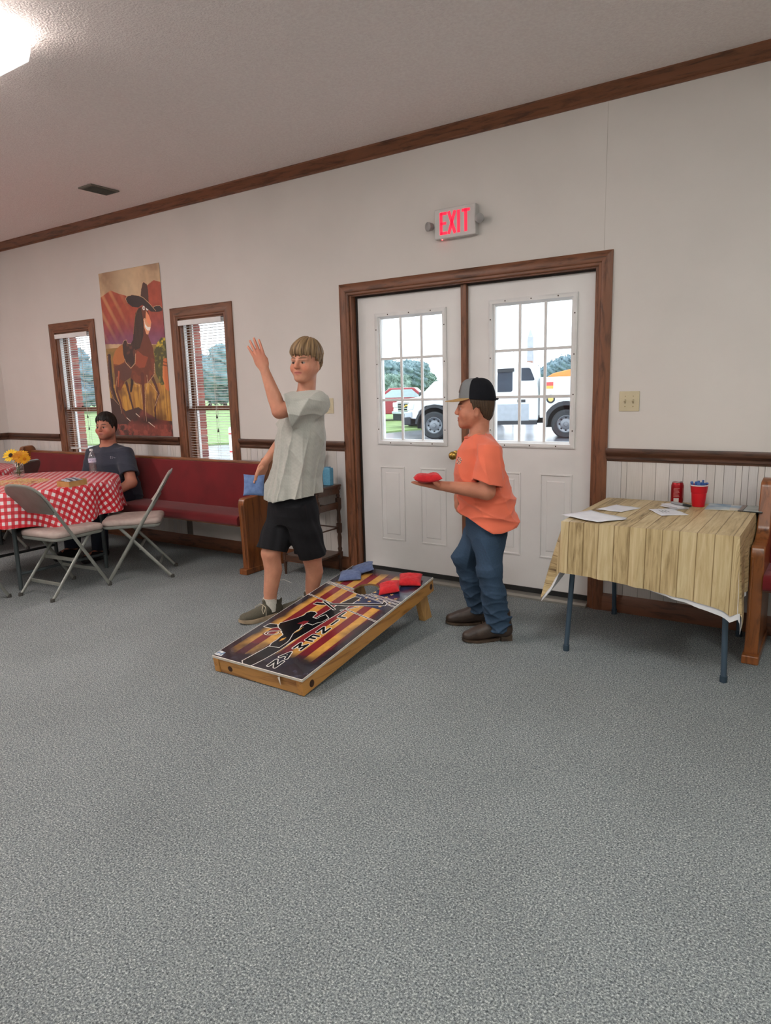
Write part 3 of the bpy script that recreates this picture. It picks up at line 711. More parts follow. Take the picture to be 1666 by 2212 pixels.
        V = s.lo+s.h*(idx+acc/np.maximum(cnt, 1)[:, None])
        ids = np.full(c.shape, -1, np.int32); ids[I, J, K] = np.arange(len(idx))
        F = []
        for ax in range(3):
            o1, o2 = [(1, 2), (2, 0), (0, 1)][ax]
            sl0 = [slice(None)]*3; sl1 = [slice(None)]*3; sl0[ax] = slice(0, -1); sl1[ax] = slice(1, None)
            ch = np.argwhere(sg[tuple(sl0)] != sg[tuple(sl1)])
            ch = ch[(ch[:, o1] > 0) & (ch[:, o2] > 0) & (ch[:, o1] < d.shape[o1]-1) & (ch[:, o2] < d.shape[o2]-1)]
            e1 = np.zeros(3, int); e1[o1] = 1; e2 = np.zeros(3, int); e2[o2] = 1
            g = lambda q: ids[q[:, 0], q[:, 1], q[:, 2]]
            quad = np.stack([g(ch-e1-e2), g(ch-e2), g(ch), g(ch-e1)], 1)
            fl = ~sg[tuple(ch.T)]; quad[fl] = quad[fl][:, ::-1]
            F.append(quad)
        F = np.concatenate(F); F = F[(F >= 0).all(1)]
        for _ in range(smooth):
            sm = np.zeros_like(V); n = np.zeros(len(V))
            for q in range(4):
                a, b = F[:, q], F[:, (q+1) % 4]
                for w in range(3): sm[:, w] += np.bincount(a, V[b, w], len(V))+np.bincount(b, V[a, w], len(V))
                n += np.bincount(a, minlength=len(V))+np.bincount(b, minlength=len(V))
            V = V*0.5+0.5*sm/np.maximum(n, 1)[:, None]
        return V, F
def wav(p, *terms):
    """sum of sines used for cloth folds: terms = (amp, dir(3), wavelength, phase)"""
    def fn(t, U, V, X, Y, Z):
        r = 0
        for a, d, L, ph in terms: r = r+a*np.sin((X*d[0]+Y*d[1]+Z*d[2])*(2*math.pi/L)+ph)
        return r
    return fn
def pnoise(P, f, seed=0):
    """cheap smooth pseudo-noise for painting vertices, range about -1..1"""
    r = np.random.RandomState(seed); o = np.zeros(len(P))
    for i in range(7):
        d = r.normal(size=3); d /= np.linalg.norm(d); o += np.sin(P@d*f*(0.6+0.25*i)*2*math.pi+r.uniform(0, 6.28))/7**0.5
    return o
class Frame:
    """head/hand frames: x = the person's left, y = forward, z = up"""
    def __init__(s, o, fwd, up=(0, 0, 1), sc=1.0):
        s.o = np.asarray(o, float); s.y = nrm(fwd); s.x = nrm(np.cross(np.asarray(up, float), s.y)); s.z = np.cross(s.y, s.x); s.sc = sc
    def __call__(s, x, y, z): return s.o+s.sc*(x*s.x+y*s.y+z*s.z)
    def rot(s): return np.array([s.x, s.y, s.z])
    def inv(s, V): q = (V-s.o)/s.sc; return np.stack([q@s.x, q@s.y, q@s.z], 1)
def head(F, H, jaw=1.0, cheek=1.0, nose=1.0, ear=1.0, mouth_open=0.0):
    """adds a head to field F in frame H; local unit metre for a head about 0.235 m tall"""
    sc = H.sc; R = H.rot()
    E = lambda c, r, k=0.015, mode='u', rot=R: F.ell(H(*c), np.array(r)*sc, k*sc, mode, rot)
    Cn = lambda a, b, ra, rb, k=0.01, mode='u': F.cone(H(*a), H(*b), ra*sc, rb*sc, k*sc, mode)
    E((0, -.012, .040), (.074, .094, .082), .01)
    E((0, .020, -.020), (.0625*jaw, .068, .085), .02)
    for s in (-1, 1):
        Cn((s*.050*jaw, .0, -.045), (s*.016, .066, -.088), .024, .019, .03)
        E((s*.037*cheek, .056, -.036), (.027*cheek, .026, .030), .02)
        Cn((s*.012, .083, .016), (s*.046, .066, .013), .011, .010, .012)
    E((0, .070, -.094), (.026*jaw, .020, .019), .02)
    E((0, .030, -.080), (.040*jaw, .040, .022), .03)
    for s in (-1, 1):
        E((s*.031, .094, -.004), (.0185, .0150, .0125), .008, 's')
    # nose
    Cn((0, .086, .010), (0, .106*nose+.004*(1-nose), -.026), .0085, .0120, .010)
    for s in (-1, 1): E((s*.0115, .096, -.031), (.0085, .0105, .0075), .006)
    # lips
    E((0, .078, -.060), (.030, .016, .020), .014)
    for s in (-1, 1):
        F.chain([H(s*.024, .083, -.0605), H(s*.010, .0935, -.0555), H(0, .0945, -.0570)], np.array([.0028, .0050, .0050])*sc, .004*sc)
        F.chain([H(s*.022, .083, -.0620), H(s*.010, .0915, -.0670), H(0, .0930, -.0680)], np.array([.0028, .0058, .0062])*sc, .004*sc)
        F.chain([H(s*.023, .090, -.0612), H(0, .1005, -.0615)], np.array([.0018, .0028+mouth_open])*sc, .002*sc, 's')
    # eyelids
    for s in (-1, 1):
        F.chain([H(s*.0140, .0800, -.006), H(s*.023, .0872, .0040), H(s*.034, .0858, .0044), H(s*.0475, .0720, -.002)], np.array([.0028, .0036, .0036, .003])*sc, .003*sc)
        F.chain([H(s*.0150, .0800, -.007), H(s*.024, .0842, -.0126), H(s*.036, .0822, -.0128), H(s*.0475, .0710, -.004)], np.array([.0025, .003, .003, .0028])*sc, .003*sc)
    for s in (-1, 1):
        er = np.array([nrm(H.x*s*0.93-H.y*0.36), nrm(H.y*0.93+H.x*s*0.36), H.z])
        F.ell(H(s*.0765, -.008, -.026), np.array([.0085, .0185, .0285])*sc*ear, .006*sc, 'u', er)
        F.ell(H(s*.0845, -.003, -.023), np.array([.0065, .0105, .018])*sc*ear, .004*sc, 's', er)
def eyes(H, parent, iris, gaze=(0, 1, 0)):
    g = nrm(gaze[0]*H.x+gaze[1]*H.y+gaze[2]*H.z); out = []
    for s in (-1, 1):
        c = H(s*.0305, .0690, -.0045); r = .0158*H.sc; th = np.linspace(0, math.pi, 18); ph = np.linspace(0, 2*math.pi, 24, endpoint=False)
        a = nrm(np.cross(g, H.z)); b = np.cross(g, a)
        V = np.array([c+r*(math.cos(t)*g+math.sin(t)*(math.cos(p)*a+math.sin(p)*b)) for t in th for p in ph])
        Fq = [(i*24+j, i*24+(j+1) % 24, (i+1)*24+(j+1) % 24, (i+1)*24+j) for i in range(17) for j in range(24)]
        tt = np.repeat(th, 24); col = np.tile(np.array(S(196, 184, 176)[:3])*0.62, (len(V), 1))
        col[tt < .55] = iris[:3]; col[tt < .22] = (.004, .004, .004)
        out.append(arrmesh('eye', V, Fq, vcol('eye_surface', 0.15, 0.5), parent, col))
    return out
def paint_face(V, H, col, lip, brow, browz=.017, blush=(1.12, .86, .82)):
    q = H.inv(V); near = (np.abs(q[:, 0]) < .09) & (q[:, 1] > -.06) & (q[:, 2] > -.13) & (q[:, 2] < .14)
    x, y, z = np.abs(q[:, 0]), q[:, 1], q[:, 2]
    m = near*np.exp(-(((x-.04)/.022)**2+((z+.036)/.022)**2))*(y > .02); col *= 1+(np.array(blush)-1)*m[:, None]*0.8
    m = near*np.exp(-((x/.014)**2+((z+.028)/.012)**2))*(y > .08); col *= 1+(np.array(blush)-1)*m[:, None]*0.7
    zl = -.0612+.0015*np.cos(x/.024*1.57); ml = near*(y > .07)*smoothstep(1.15, .85, np.sqrt((x/.0255)**2+((z-zl)/np.where(z > zl, .0085, .0105))**2))
    col[:] = col*(1-ml[:, None])+np.array(lip[:3])*ml[:, None]
    ms = near*(y > .07)*(x < .023)*np.exp(-((z-zl)/.0018)**2)*0.75; col *= (1-ms[:, None]*np.array([.6, .75, .75]))
    zb = browz+.004*np.sin(np.clip((x-.012)/.036, 0, 1)*math.pi*0.8); mb = near*(y > .04)*smoothstep(1.25, .75, np.sqrt(((x-.030)/.0215)**2+((z-zb)/.0050)**2))
    col[:] = col*(1-mb[:, None]*.85)+np.array(brow[:3])*mb[:, None]*.85
    me = near*(y > .05)*np.exp(-(((x-.031)/.017)**2+((z-.0065)/.0030)**2))*0.6; col *= (1-me[:, None])
    return col
def hair_cap(H, zfun, thick=.014, h=.0032, seed=1, rough=.0035, freq=34, top=1.0, c1=None, c2=None, name='hair', parent=None, part=(0.0, 0.0), fringe=.006, cen=(0, -.012, .040), rad=(.074, .094, .082)):
    sc = H.sc; lo = np.min([H(x, y, z) for x in (-.125, .125) for y in (-.14, .13) for z in (-.15, .16)], 0); hi = np.max([H(x, y, z) for x in (-.125, .125) for y in (-.14, .13) for z in (-.15, .16)], 0)
    f = Field(lo, hi, h); X, Y, Z = np.meshgrid(*f.ax, indexing='ij'); q = H.inv(np.stack([X.ravel(), Y.ravel(), Z.ravel()], 1))
    x, y, z = q[:, 0]-cen[0], q[:, 1]-cen[1], q[:, 2]-cen[2]
    zz = np.where(z < 0, z*0.55, z)
    k0 = np.sqrt((x/rad[0])**2+(y/rad[1])**2+(zz/rad[2])**2); d = (k0-1)*.085-thick*np.where(z > 0, top, 1.0)
    th = np.arctan2(x-part[0], y-part[1]); rr = np.random.RandomState(seed); st = np.zeros(len(x))
    for i in range(6):
        fq = freq*(0.4+0.35*i); st += np.sin(th*fq*.5+rr.uniform(0, 6)+5*np.sin(z*18+rr.uniform(0, 6))*0.35)/(1+.5*i)
    zmin = zfun(th)+fringe*np.sin(th*23+seed)*0.6+fringe*np.sin(th*41+2*seed)*0.5+fringe*.6*np.sin(th*67+seed)
    d += thick*.62*(1-smoothstep(0, .045, q[:, 2]-zmin))
    d -= rough*st*0.55
    d = np.maximum(d, (zmin-q[:, 2]))
    f.d = (d*sc).reshape(f.d.shape).astype(np.float32)
    V, Fq = f.mesh(1); qq = H.inv(V); tt = np.arctan2(qq[:, 0]-part[0], qq[:, 1]-part[1]-cen[1]); s2 = np.zeros(len(V))
    for i in range(6): s2 += np.sin(tt*(freq*(0.6+0.45*i))+rr.uniform(0, 6)+3*np.sin(qq[:, 2]*22+i))/(1+.3*i)
    w = np.clip(.5+.28*s2, 0, 1)[:, None]; col = np.array(c1[:3])*(1-w)+np.array(c2[:3])*w
    return arrmesh(name, V, Fq, vcol('hair_'+name+str(seed), 0.55, 0.35), parent, col)
def hand(F, W_, d, n, thumb, L=.17, w=.078, curl=(0, 0, 0, 0), spread=.10, r=.0082, side=1, th_bend=0.3, tip_gap=None, pw=1.0, thumb_pts=None):
    """hand from wrist W_: d = towards fingers, n = back-of-hand normal, thumb = lateral direction of the thumb side"""
    d = nrm(d); n = nrm(np.asarray(n)-d*(np.asarray(n)@d)); t = nrm(thumb-d*(thumb@d)-n*(thumb@n))
    P = L*.50; c = W_+d*P*.55
    R = np.array([t, d, n])
    F.ell(W_+d*P*.52, [w*.50, P*.62, .0155*pw], .012, 'u', R)
    F.cone(W_, W_+d*P*.3, .021*pw, .020*pw, .012)
    lens = (.92, 1.0, .94, .74)
    for i in range(4):
        off = (1.5-i)*w*.235; b = W_+d*P*(.92 if i in (1, 2) else .86)+t*off
        fd = nrm(d+t*spread*(1.5-i)); q = b; pts = [W_+d*P*.55+t*off*.75, b]; rs = [r*1.1, r*1.12]; ang = 0
        for j, (sg, rr) in enumerate(zip((.46, .31, .23), (1.0, .93, .80))):
            ang += curl[i]*(1.0, 1.1, .7)[j]; dd = fd*math.cos(ang)-n*math.sin(ang)
            q = q+dd*L*.50*lens[i]*sg; pts.append(q); rs.append(r*rr)
        F.chain(pts, rs, .005)
    if thumb_pts is None:
        b = W_+d*P*.22+t*w*.34; p1 = b+nrm(d*.75+t*.65-n*.2)*L*.20; p2 = p1+nrm(d*.9+t*(.4-th_bend)-n*.25)*L*.17; p3 = p2+nrm(d*.95+t*(.2-th_bend)-n*.25)*L*.13
        thumb_pts = [b, p1, p2, p3]
    F.chain(thumb_pts, [.014, .0115, .0098, .0078], .008)
SKIN = vcol('skin', 0.5, 0.35, sss=0.12)
def bounds(pts, pad): P = np.array(pts); return P.min(0)-pad, P.max(0)+pad
# ---------------------------------------------------------------- boy in the grey shirt
def boy_grey():
    f = nrm(A_(-.42, -.91, 0)); l = A_(-f[1], f[0], 0)*1.0; l = nrm(A_(.91, -.42, 0))   # forward, his left
    root = tag(empty('person', (-2.87, -1.02, 0)), 'standing boy in grey t-shirt and black shorts waving one raised hand', 'person')
    inv = Matrix.Translation((2.87, 1.02, 0))
    pel = at(633, 1088, -1.02); neck = at(660, 842, -.99); chest = at(652, 935, -1.0)
    skin = np.array(S(196, 138, 112)[:3])
    # joints
    hipL, hipR = pel+l*.085+A_(0, 0, -.02), pel-l*.085+A_(0, 0, -.02)
    kneeL, ankL = at(674, 1205, -.95), at(674, 1296, -.90)
    kneeR, ankR = at(585, 1195, -1.14), at(584, 1308, -1.15)
    shL = neck+l*.160+A_(0, 0, -.078); shR = neck-l*.150+A_(0, 0, -.082)
    elL = at(604, 888, -1.20); wrL = at(571, 797, -1.22)
    elR = at(618, 942, -.90); wrR = at(573, 998, -1.05)
    HC = at(661, 781, -1.0); H = Frame(HC, (.13, -1, -.04), (.03, 0, 1), 1.02)
    hT = at(545, 734, -1.25)
    pts = [ankL, ankR, HC+A_(0, 0, .14), hT, elL, wrR, at(690, 900, -.95), A_(ankR[0], ankR[1], .0)]
    lo, hi = bounds(pts, .12); lo[2] = .02
    F = Field(lo, hi, .0036)
    # trunk (under the shirt)
    F.etube([pel-A_(0, 0, .10), pel, (pel+chest)/2, chest, neck+A_(0, 0, -.03)], [.12, .130, .125, .140, .062], [.09, .100, .098, .10, .055], l, .02)
    F.chain([neck-A_(0, 0, .04), H(0, -.022, -.05)], [.056, .050], .03)
    for fdir, hip, kn, an in ((nrm(A_(-.50, -.87, 0)), hipL, kneeL, ankL), (nrm(A_(-.30, -.95, 0)), hipR, kneeR, ankR)):
        F.chain([hip, kn], [.076, .056], .03)
        mid = kn*.68+an*.32-f*.018
        F.chain([kn, mid, kn*.25+an*.75, an, A_(an[0], an[1], .05)+f*.0], [.056, .056, .043, .036, .036], .02)
        F.chain([A_(an[0], an[1], .05), A_(an[0], an[1], .036)+fdir*.10], [.034, .018], .01)
    F.chain([neck+l*.05-A_(0, 0, .06), shL], [.042, .048], .04); F.chain([neck-l*.05-A_(0, 0, .06), shR], [.042, .046], .04)
    F.chain([shL, shL*.5+elL*.5, elL], [.052, .049, .042], .02); F.chain([elL, elL*.68+wrL*.32, wrL], [.043, .042, .0255], .015)
    F.chain([shR, elR], [.052, .040], .02); F.chain([elR, elR*.65+wrR*.35, wrR], [.040, .036, .0245], .015)
    head(F, H, jaw=1.04, cheek=1.08)
    # raised hand: back of the hand to the camera
    d = nrm(hT-wrL); toc = nrm(CAM_POS-wrL); tl = np.cross(d, toc)
    hand(F, wrL, d+.0*l, nrm(toc+CR*.15), tl if tl@CR > 0 else -tl, L=.190, w=.078, curl=(.14, .06, .08, .10), spread=.085, r=.0084, thumb_pts=[wrL+d*.03+CR*.024, wrL+d*.060+CR*.034-toc*.022, wrL+d*.088+CR*.026-toc*.036, wrL+d*.108+CR*.014-toc*.042])
    # hanging hand: fingers behind the bag, thumb over it
    bag = at(549, 1048, -1.10)
    dn = nrm(bag-wrR+A_(0, 0, -.02)); tc2 = nrm(CAM_POS-wrR)
    hand(F, wrR, dn, nrm(-tc2*.8-CR*.6), CR*.3+tc2, L=.165, w=.074, curl=(.18, .15, .18, .22), spread=.04, r=.0080,
         thumb_pts=[at(566, 1010, -1.10), at(559, 1016, -1.135), at(554, 1027, -1.145), at(553, 1036, -1.140)])
    V, Fq = F.mesh(2)
    col = np.tile(skin, (len(V), 1)); n1 = pnoise(V, 9, 1)*.05+pnoise(V, 40, 2)*.025; col *= 1+n1[:, None]*np.array([1, 1.3, 1.3])
    for e in (elL, elR): m = np.exp(-(np.linalg.norm(V-e, axis=1)/.05)**2); col *= 1+m[:, None]*np.array([.04, -.12, -.14])
    for e in (hT, (hT+wrL)/2): m = np.exp(-(np.linalg.norm(V-e, axis=1)/.06)**2); col *= 1+m[:, None]*np.array([.02, -.12, -.10])
    paint_face(V, H, col, S(188, 112, 100), S(112, 80, 58), .019)
    body = arrmesh('body', V, Fq, SKIN, root, col); body.matrix_parent_inverse = inv
    for o in eyes(H, root, S(84, 62, 48), (-.16, 1, -.06)): o.matrix_parent_inverse = inv
    def zf(th):
        a = np.abs(th); return np.interp(a, [0, .5, .95, 1.25, 1.5, 1.75, 2.1, 2.6, 3.15], [.034, .030, .014, -.012, .004, .012, -.030, -.062, -.070])
    o = hair_cap(H, zf, .016, seed=3, rough=.0042, c1=S(96, 74, 52), c2=S(158, 130, 94), parent=root, part=(.01, -.03), fringe=.010, top=1.15); o.matrix_parent_inverse = inv
    # t-shirt
    lo, hi = bounds([pel-A_(0, 0, .14), neck+A_(0, 0, .05), shL, shR, elL, pel+l*.25, pel-l*.25, pel+f*.2, pel-f*.2], .10)
    G = Field(lo, hi, .0036)
    hemc = at(634, 1072, -1.03)
    def folds(t, U, V_, X, Y, Z):
        a = np.arctan2(V_, U); zz = Z-hemc[2]
        fade = np.clip(1-zz/.62, .12, 1)
        rd = (1-np.abs(np.sin(a*3.2+.6+zz*1.7)))**2+.7*(1-np.abs(np.sin(a*5.1-zz*2.6+2)))**3
        return .026*fade*rd-.009*fade+.004*fade*np.sin(a*7+1.0+zz*2)+.006*fade*np.sin(a*13+zz*5)+.006*np.clip(zz/.1, 0, 1)*((1-np.abs(np.sin(zz*13+a*2.3+1)))**3-.25)+.0018*np.sin((X*.5+Y*.6+Z*.9)*60)*np.sin((X-Y)*21)+.004*np.sin(zz*24+a*2.2)*np.clip((zz-.02)/.1, 0, 1)*np.clip(1-zz/.35, 0, 1)*(np.cos(a-.2) > 0)
    G.etube([hemc-A_(0, 0, .05), hemc, pel*.55+chest*.45+f*.0, chest, chest*.45+neck*.55, neck+A_(0, 0, -.022)], [.190, .188, .182, .188, .160, .070], [.162, .158, .140, .135, .108, .064], l, .02, disp=folds)
    tors = G.d.copy()
    G.chain([neck+l*.06-A_(0, 0, .060), shL+A_(0, 0, .0)], [.050, .064], .03); G.chain([neck-l*.05-A_(0, 0, .060), shR], [.050, .064], .03)
    axL = nrm(elL-shL); se = elL-axL*.045
    def sf(t, U, V_, X, Y, Z):
        a = np.arctan2(V_, U); return .005*np.sin(a*4+t*14)+.013*((1-np.abs(np.sin(t*17+a*1.6)))**2-.3)+.008*((1-np.abs(np.sin(a*2.5-t*13+1)))**3-.2)
    G.etube([shL-axL*.062, shL-axL*.045, shL-axL*.02, shL+axL*.06, se-A_(0, 0, .016)], [.020, .048, .066, .082, .104], [.020, .048, .064, .078, .084], A_(0, 0, 1), .03, disp=sf)
    axR = nrm(elR-shR); seR = shR+axR*.19
    G.etube([shR, shR+axR*.08, seR], [.066, .070, .078], [.062, .066, .070], A_(0, 1, 0), .03, disp=sf)
    G.shell(.012)
    wobh = lambda X, Y, Z: .005*np.sin(X*16+Y*11)+.004*np.sin(X*37-Y*29)
    tilt = nrm(A_(0, 0, -1)+CR*.14); G.cut(hemc+A_(0, 0, .002), tilt, wob=wobh)
    G.cut_sleeve(tors, se, axL); G.cut_sleeve(tors, seR, axR)
    G.ell(neck+f*.014+A_(0, 0, .003), [.070, .074, .050], .004, 's', np.array([l, f, A_(0, 0, 1)]))
    V, Fq = G.mesh(1)
    col = np.tile(np.array(S(176, 176, 168)[:3]), (len(V), 1)); col *= 1+(pnoise(V*A_(1, 1, .25), 150, 5)*.045+pnoise(V, 6, 6)*.03)[:, None]
    pk_ = at(598, 893, -1.16)
    sh = arrmesh('t_shirt', V, Fq, vcol('grey_cotton', .92, .15, bump=.25, bscale=500, sheen=.15), root, col); sh['label'] = 'loose heather grey t-shirt'; sh.matrix_parent_inverse = inv
    # neck ribbing
    ring = []
    for a in np.linspace(0, 2*math.pi, 28, endpoint=False):
        ring.append(neck+f*(.014+.062*math.cos(a))+l*.066*math.sin(a)+A_(0, 0, -.018-.010*math.cos(a)))
    rb = MB().tube(ring+[ring[0]], .0062, 8, cap=False).build('collar', mat('grey_rib', S(172, 172, 165), .9), sh, smooth=True); 
    # shorts
    lo, hi = bounds([hipL, hipR, kneeL, kneeR, pel+A_(0, 0, .1), pel+l*.2, pel-l*.2, pel+f*.2, pel-f*.2], .10)
    G = Field(lo, hi, .004)
    def f2(t, U, V_, X, Y, Z):
        a = np.arctan2(V_, U); return .004*np.sin(a*5+t*9)+.003*np.sin(t*42+a*2)+.0015*np.sin(a*11+t*23)
    top = pel+A_(0, 0, .10)
    G.etube([pel-A_(0, 0, .115), pel-A_(0, 0, .06), pel, top], [.120, .158, .162, .150], [.118, .132, .140, .130], l, .03)
    hems = []
    for hip, kn, a_, b_ in ((hipL, kneeL, .098, .100), (hipR, kneeR, .094, .092)):
        e = hip+(kn-hip)*.93; hems.append((e, nrm(kn-hip)))
        G.etube([hip+A_(0, 0, .05), hip*.6+kn*.4, e+nrm(kn-hip)*.03], [.095, a_, b_-.004], [.105, .102, .098], l, .03, disp=f2)
    G.shell(.013)
    for e, n_ in hems: G.cut(e, nrm(n_+A_(0, 0, -.6)), lo=e-.14, hi=e+A_(.14, .14, .05))
    V, Fq = G.mesh(1); col = np.tile(np.array(S(30, 30, 33)[:3]), (len(V), 1)); col *= 1+(pnoise(V, 200, 8)*.12)[:, None]
    so = arrmesh('shorts', V, Fq, vcol('black_twill', .9, .2, bump=.2, bscale=600), root, col); so['label'] = 'knee-length black shorts'; so.matrix_parent_inverse = inv
    # socks and running shoes
    fd = nrm(A_(-.20, -.98, 0)); 
    for an, dirv in ((ankR, nrm(A_(-.30, -.95, 0))), (ankL, nrm(A_(-.50, -.87, 0)))):
        sock = MB(); b0 = A_(an[0], an[1], .045)
        ax = nrm(an-b0)
        rings = []
        for z, r in ((.02, .040), (.05, .041), (.075, .0415), (.088, .042), (.098, .0425), (.100, .0435), (.1045, .0435), (.1050, .038)):
            c = b0+ax*(z-.02); rings.append([c+r*(math.cos(t)*A_(1, 0, 0)+math.sin(t)*A_(0, 1, 0)) for t in np.linspace(0, 2*math.pi, 28, endpoint=False)])
        o = sock.loft(rings).build('sock', mat('white_ribbed_sock', S(222, 218, 208), .95, c2=S(198, 194, 184), scale=220, bump=.3), root, smooth=60); o.matrix_parent_inverse = inv
        shoe(root, inv, b0, dirv)
    return root
def shoe(root, inv, b0, d, L=.285, w=.098):
    """low running shoe; b0 above the ankle, d = toe direction"""
    d = nrm(A_(d[0], d[1], 0)); s = A_(-d[1], d[0], 0); heel = A_(b0[0], b0[1], 0)-d*.068
    def P(u, v, z): return heel+d*u+s*v+A_(0, 0, z)
    us = np.linspace(-.012, L, 24); hw = np.interp(us, [-.012, .01, .06, .12, .19, .24, .27, L], [.012, .030, .036, .037, .047, .042, .030, .010])
    off = np.interp(us, [0, .15, L], [0, 0, -.006])
    zb = np.interp(us, [-.012, .02, .2, .25, L], [.004, .0, .0, .005, .017]); zt = np.interp(us, [-.012, .05, .2, L], [.036, .033, .026, .034])
    mb = MB(); rings = []
    for u, h, o, a, b in zip(us, hw, off, zb, zt):
        rings.append([P(u, o+h*.97, a), P(u, o-h*.97, a), P(u, o-h*1.06, (a+b)/2), P(u, o-h, b), P(u, o+h, b), P(u, o+h*1.06, (a+b)/2)])
    so = mb.loft(rings).build('sole', mat('tan_rubber_sole', S(170, 150, 124), .7, c2=S(150, 132, 108), scale=30), root, smooth=40); so.matrix_parent_inverse = inv
    lo, hi = bounds([P(-.02, -.06, .02), P(L, .06, .13), P(-.02, .06, .02), P(L, -.06, .13)], .03); F = Field(lo, hi, .0034)
    R = np.array([s, d, A_(0, 0, 1)])
    F.chain([P(.03, 0, .045), P(.12, 0, .045), P(.20, -.004, .034), P(.245, -.006, .030)], [.036, .037, .038, .030], .02)
    F.chain([P(.02, 0, .055), P(.032, 0, .082)], [.034, .036], .02)
    F.chain([P(.10, 0, .062), P(.135, 0, .060), P(.20, -.004, .036)], [.036, .030, .026], .02)
    F.cone(P(.092, 0, .088), P(.108, 0, .116), .022, .014, .012); F.cone(P(-.004, 0, .088), P(-.014, 0, .108), .012, .006, .008)
    F.ell(P(.240, -.006, .036), [.032, .034, .026], .02, 'u', R)
    F.cut(P(0, 0, .026), A_(0, 0, -1)); F.ell(P(.050, 0, .118), [.036, .046, .052], .004, 's', R)
    V, Fq = F.mesh(2); col = np.tile(np.array(S(96, 92, 80)[:3]), (len(V), 1)); u_ = (V-heel)@d; col *= np.interp(u_, [0, .09, .13, .3], [.55, .6, 1, 1.05])[:, None]; col *= 1+pnoise(V, 160, 4)[:, None]*.08
    up = arrmesh('shoe_upper', V, Fq, vcol('olive_knit', .9, .2, bump=.3, bscale=700), root, col); up['label'] = 'olive grey knit running shoe'; up.matrix_parent_inverse = inv
    ML = mat('cream_lace', S(206, 196, 172), .9); LM = MB()
    for k in range(4):
        u = .118+k*.019; z = .088-k*.0105; sgn = 1 if k % 2 else -1
        LM.tube([P(u, -.030, z-.018), P(u+.004, -.015, z-.001), P(u+.006, 0, z+.004), P(u+.004, .015, z-.001), P(u, .030, z-.018)], .0022, 6)
    for sg in (-1, 1):
        LM.tube([P(.122, 0, .095), P(.128, sg*.020, .098), P(.150, sg*.042, .078), P(.146, sg*.048, .052), P(.130, sg*.040, .066), P(.122, 0, .094)], .0022, 6)
        LM.tube([P(.122, 0, .095), P(.118, sg*.030, .086), P(.124, sg*.044, .050), P(.128, sg*.047, .032)], .0022, 6)
    lo_ = LM.build('laces', ML, root, smooth=60); lo_.matrix_parent_inverse = inv
BOY1 = boy_grey()
# ---------------------------------------------------------------- boy in the orange shirt
def jeans(root, inv, legs, pel, l, f, top, wr=1.0, h=.0042, hem=True):
    pts = [pel+A_(0, 0, .12), pel+l*.2, pel-l*.2, pel+f*.2, pel-f*.2]
    for hp, kn, an in legs: pts += [hp, kn, an-A_(0, 0, .02)]
    lo, hi = bounds(pts, .10); G = Field(lo, hi, h)
    G.etube([pel-A_(0, 0, .07), pel, pel+A_(0, 0, .10)], [.135*wr, .150*wr, .140*wr], [.125*wr, .135*wr, .125*wr], l, .03)
    for hp, kn, an in legs:
        Lk = np.linalg.norm(an-kn)
        def f1(t, U, V_, X, Y, Z):
            a = np.arctan2(V_, U); return .009*((1-np.abs(np.sin(t*15+np.sin(a*2)*1.2+a)))**2-.4)+.002*np.sin(a*4+t*12)
        def f3(t, U, V_, X, Y, Z):
            a = np.arctan2(V_, U); m = np.clip(t/Lk, 0, 1)
            rg = lambda q: (1-np.abs(np.sin(q)))**2
            return (.003+.014*m**3)*(rg(t*62+.9*np.sin(a*2+t*9)+a*.5)-.4)+(.005+.009*m)*(rg(t*27-1.4*np.sin(a+t*7)+a)-.4)+.0025*np.sin(t*19+a*2)
        G.etube([hp+A_(0, 0, .03), hp*.5+kn*.5, kn, kn+(kn-hp)*.08], [.098*wr, .090*wr, .076*wr, .070*wr], [.102*wr, .090*wr, .078*wr, .07*wr], l, .025, disp=f1)
        G.etube([kn-nrm(an-kn)*.03, kn*.6+an*.4, an*.75+kn*.25, an], [.070*wr, .078*wr, .077*wr, .078*wr], [.072*wr, .080*wr, .079*wr, .080*wr], l, .025, disp=f3)
    for hp, kn, an in legs: G.cone(kn, kn+f*.004, .068*wr, .068*wr, .03)
    G.cone(pel-A_(0, 0, .08)-l*.03, pel-A_(0, 0, .08)+l*.03, .105*wr, .105*wr, .04)
    V, Fq = G.mesh(1); col = np.tile(np.array(S(52, 70, 90)[:3]), (len(V), 1))
    w = pnoise(V*A_(1, 1, .4), 5, 11)*.16+pnoise(V, 160, 12)*.10
    for hp, kn, an in legs:
        m = np.exp(-(np.linalg.norm(V-(hp*.45+kn*.55)-f*.06, axis=1)/.11)**2)*.35+np.exp(-(np.linalg.norm(V-kn-f*.06, axis=1)/.07)**2)*.25; w = w+m
    col *= 1+w[:, None]
    o = arrmesh('jeans', V, Fq, vcol('blue_denim', .9, .2, bump=.35, bscale=650), root, col); o['label'] = 'blue denim jeans bunched at the ankles'; o.matrix_parent_inverse = inv
    return o
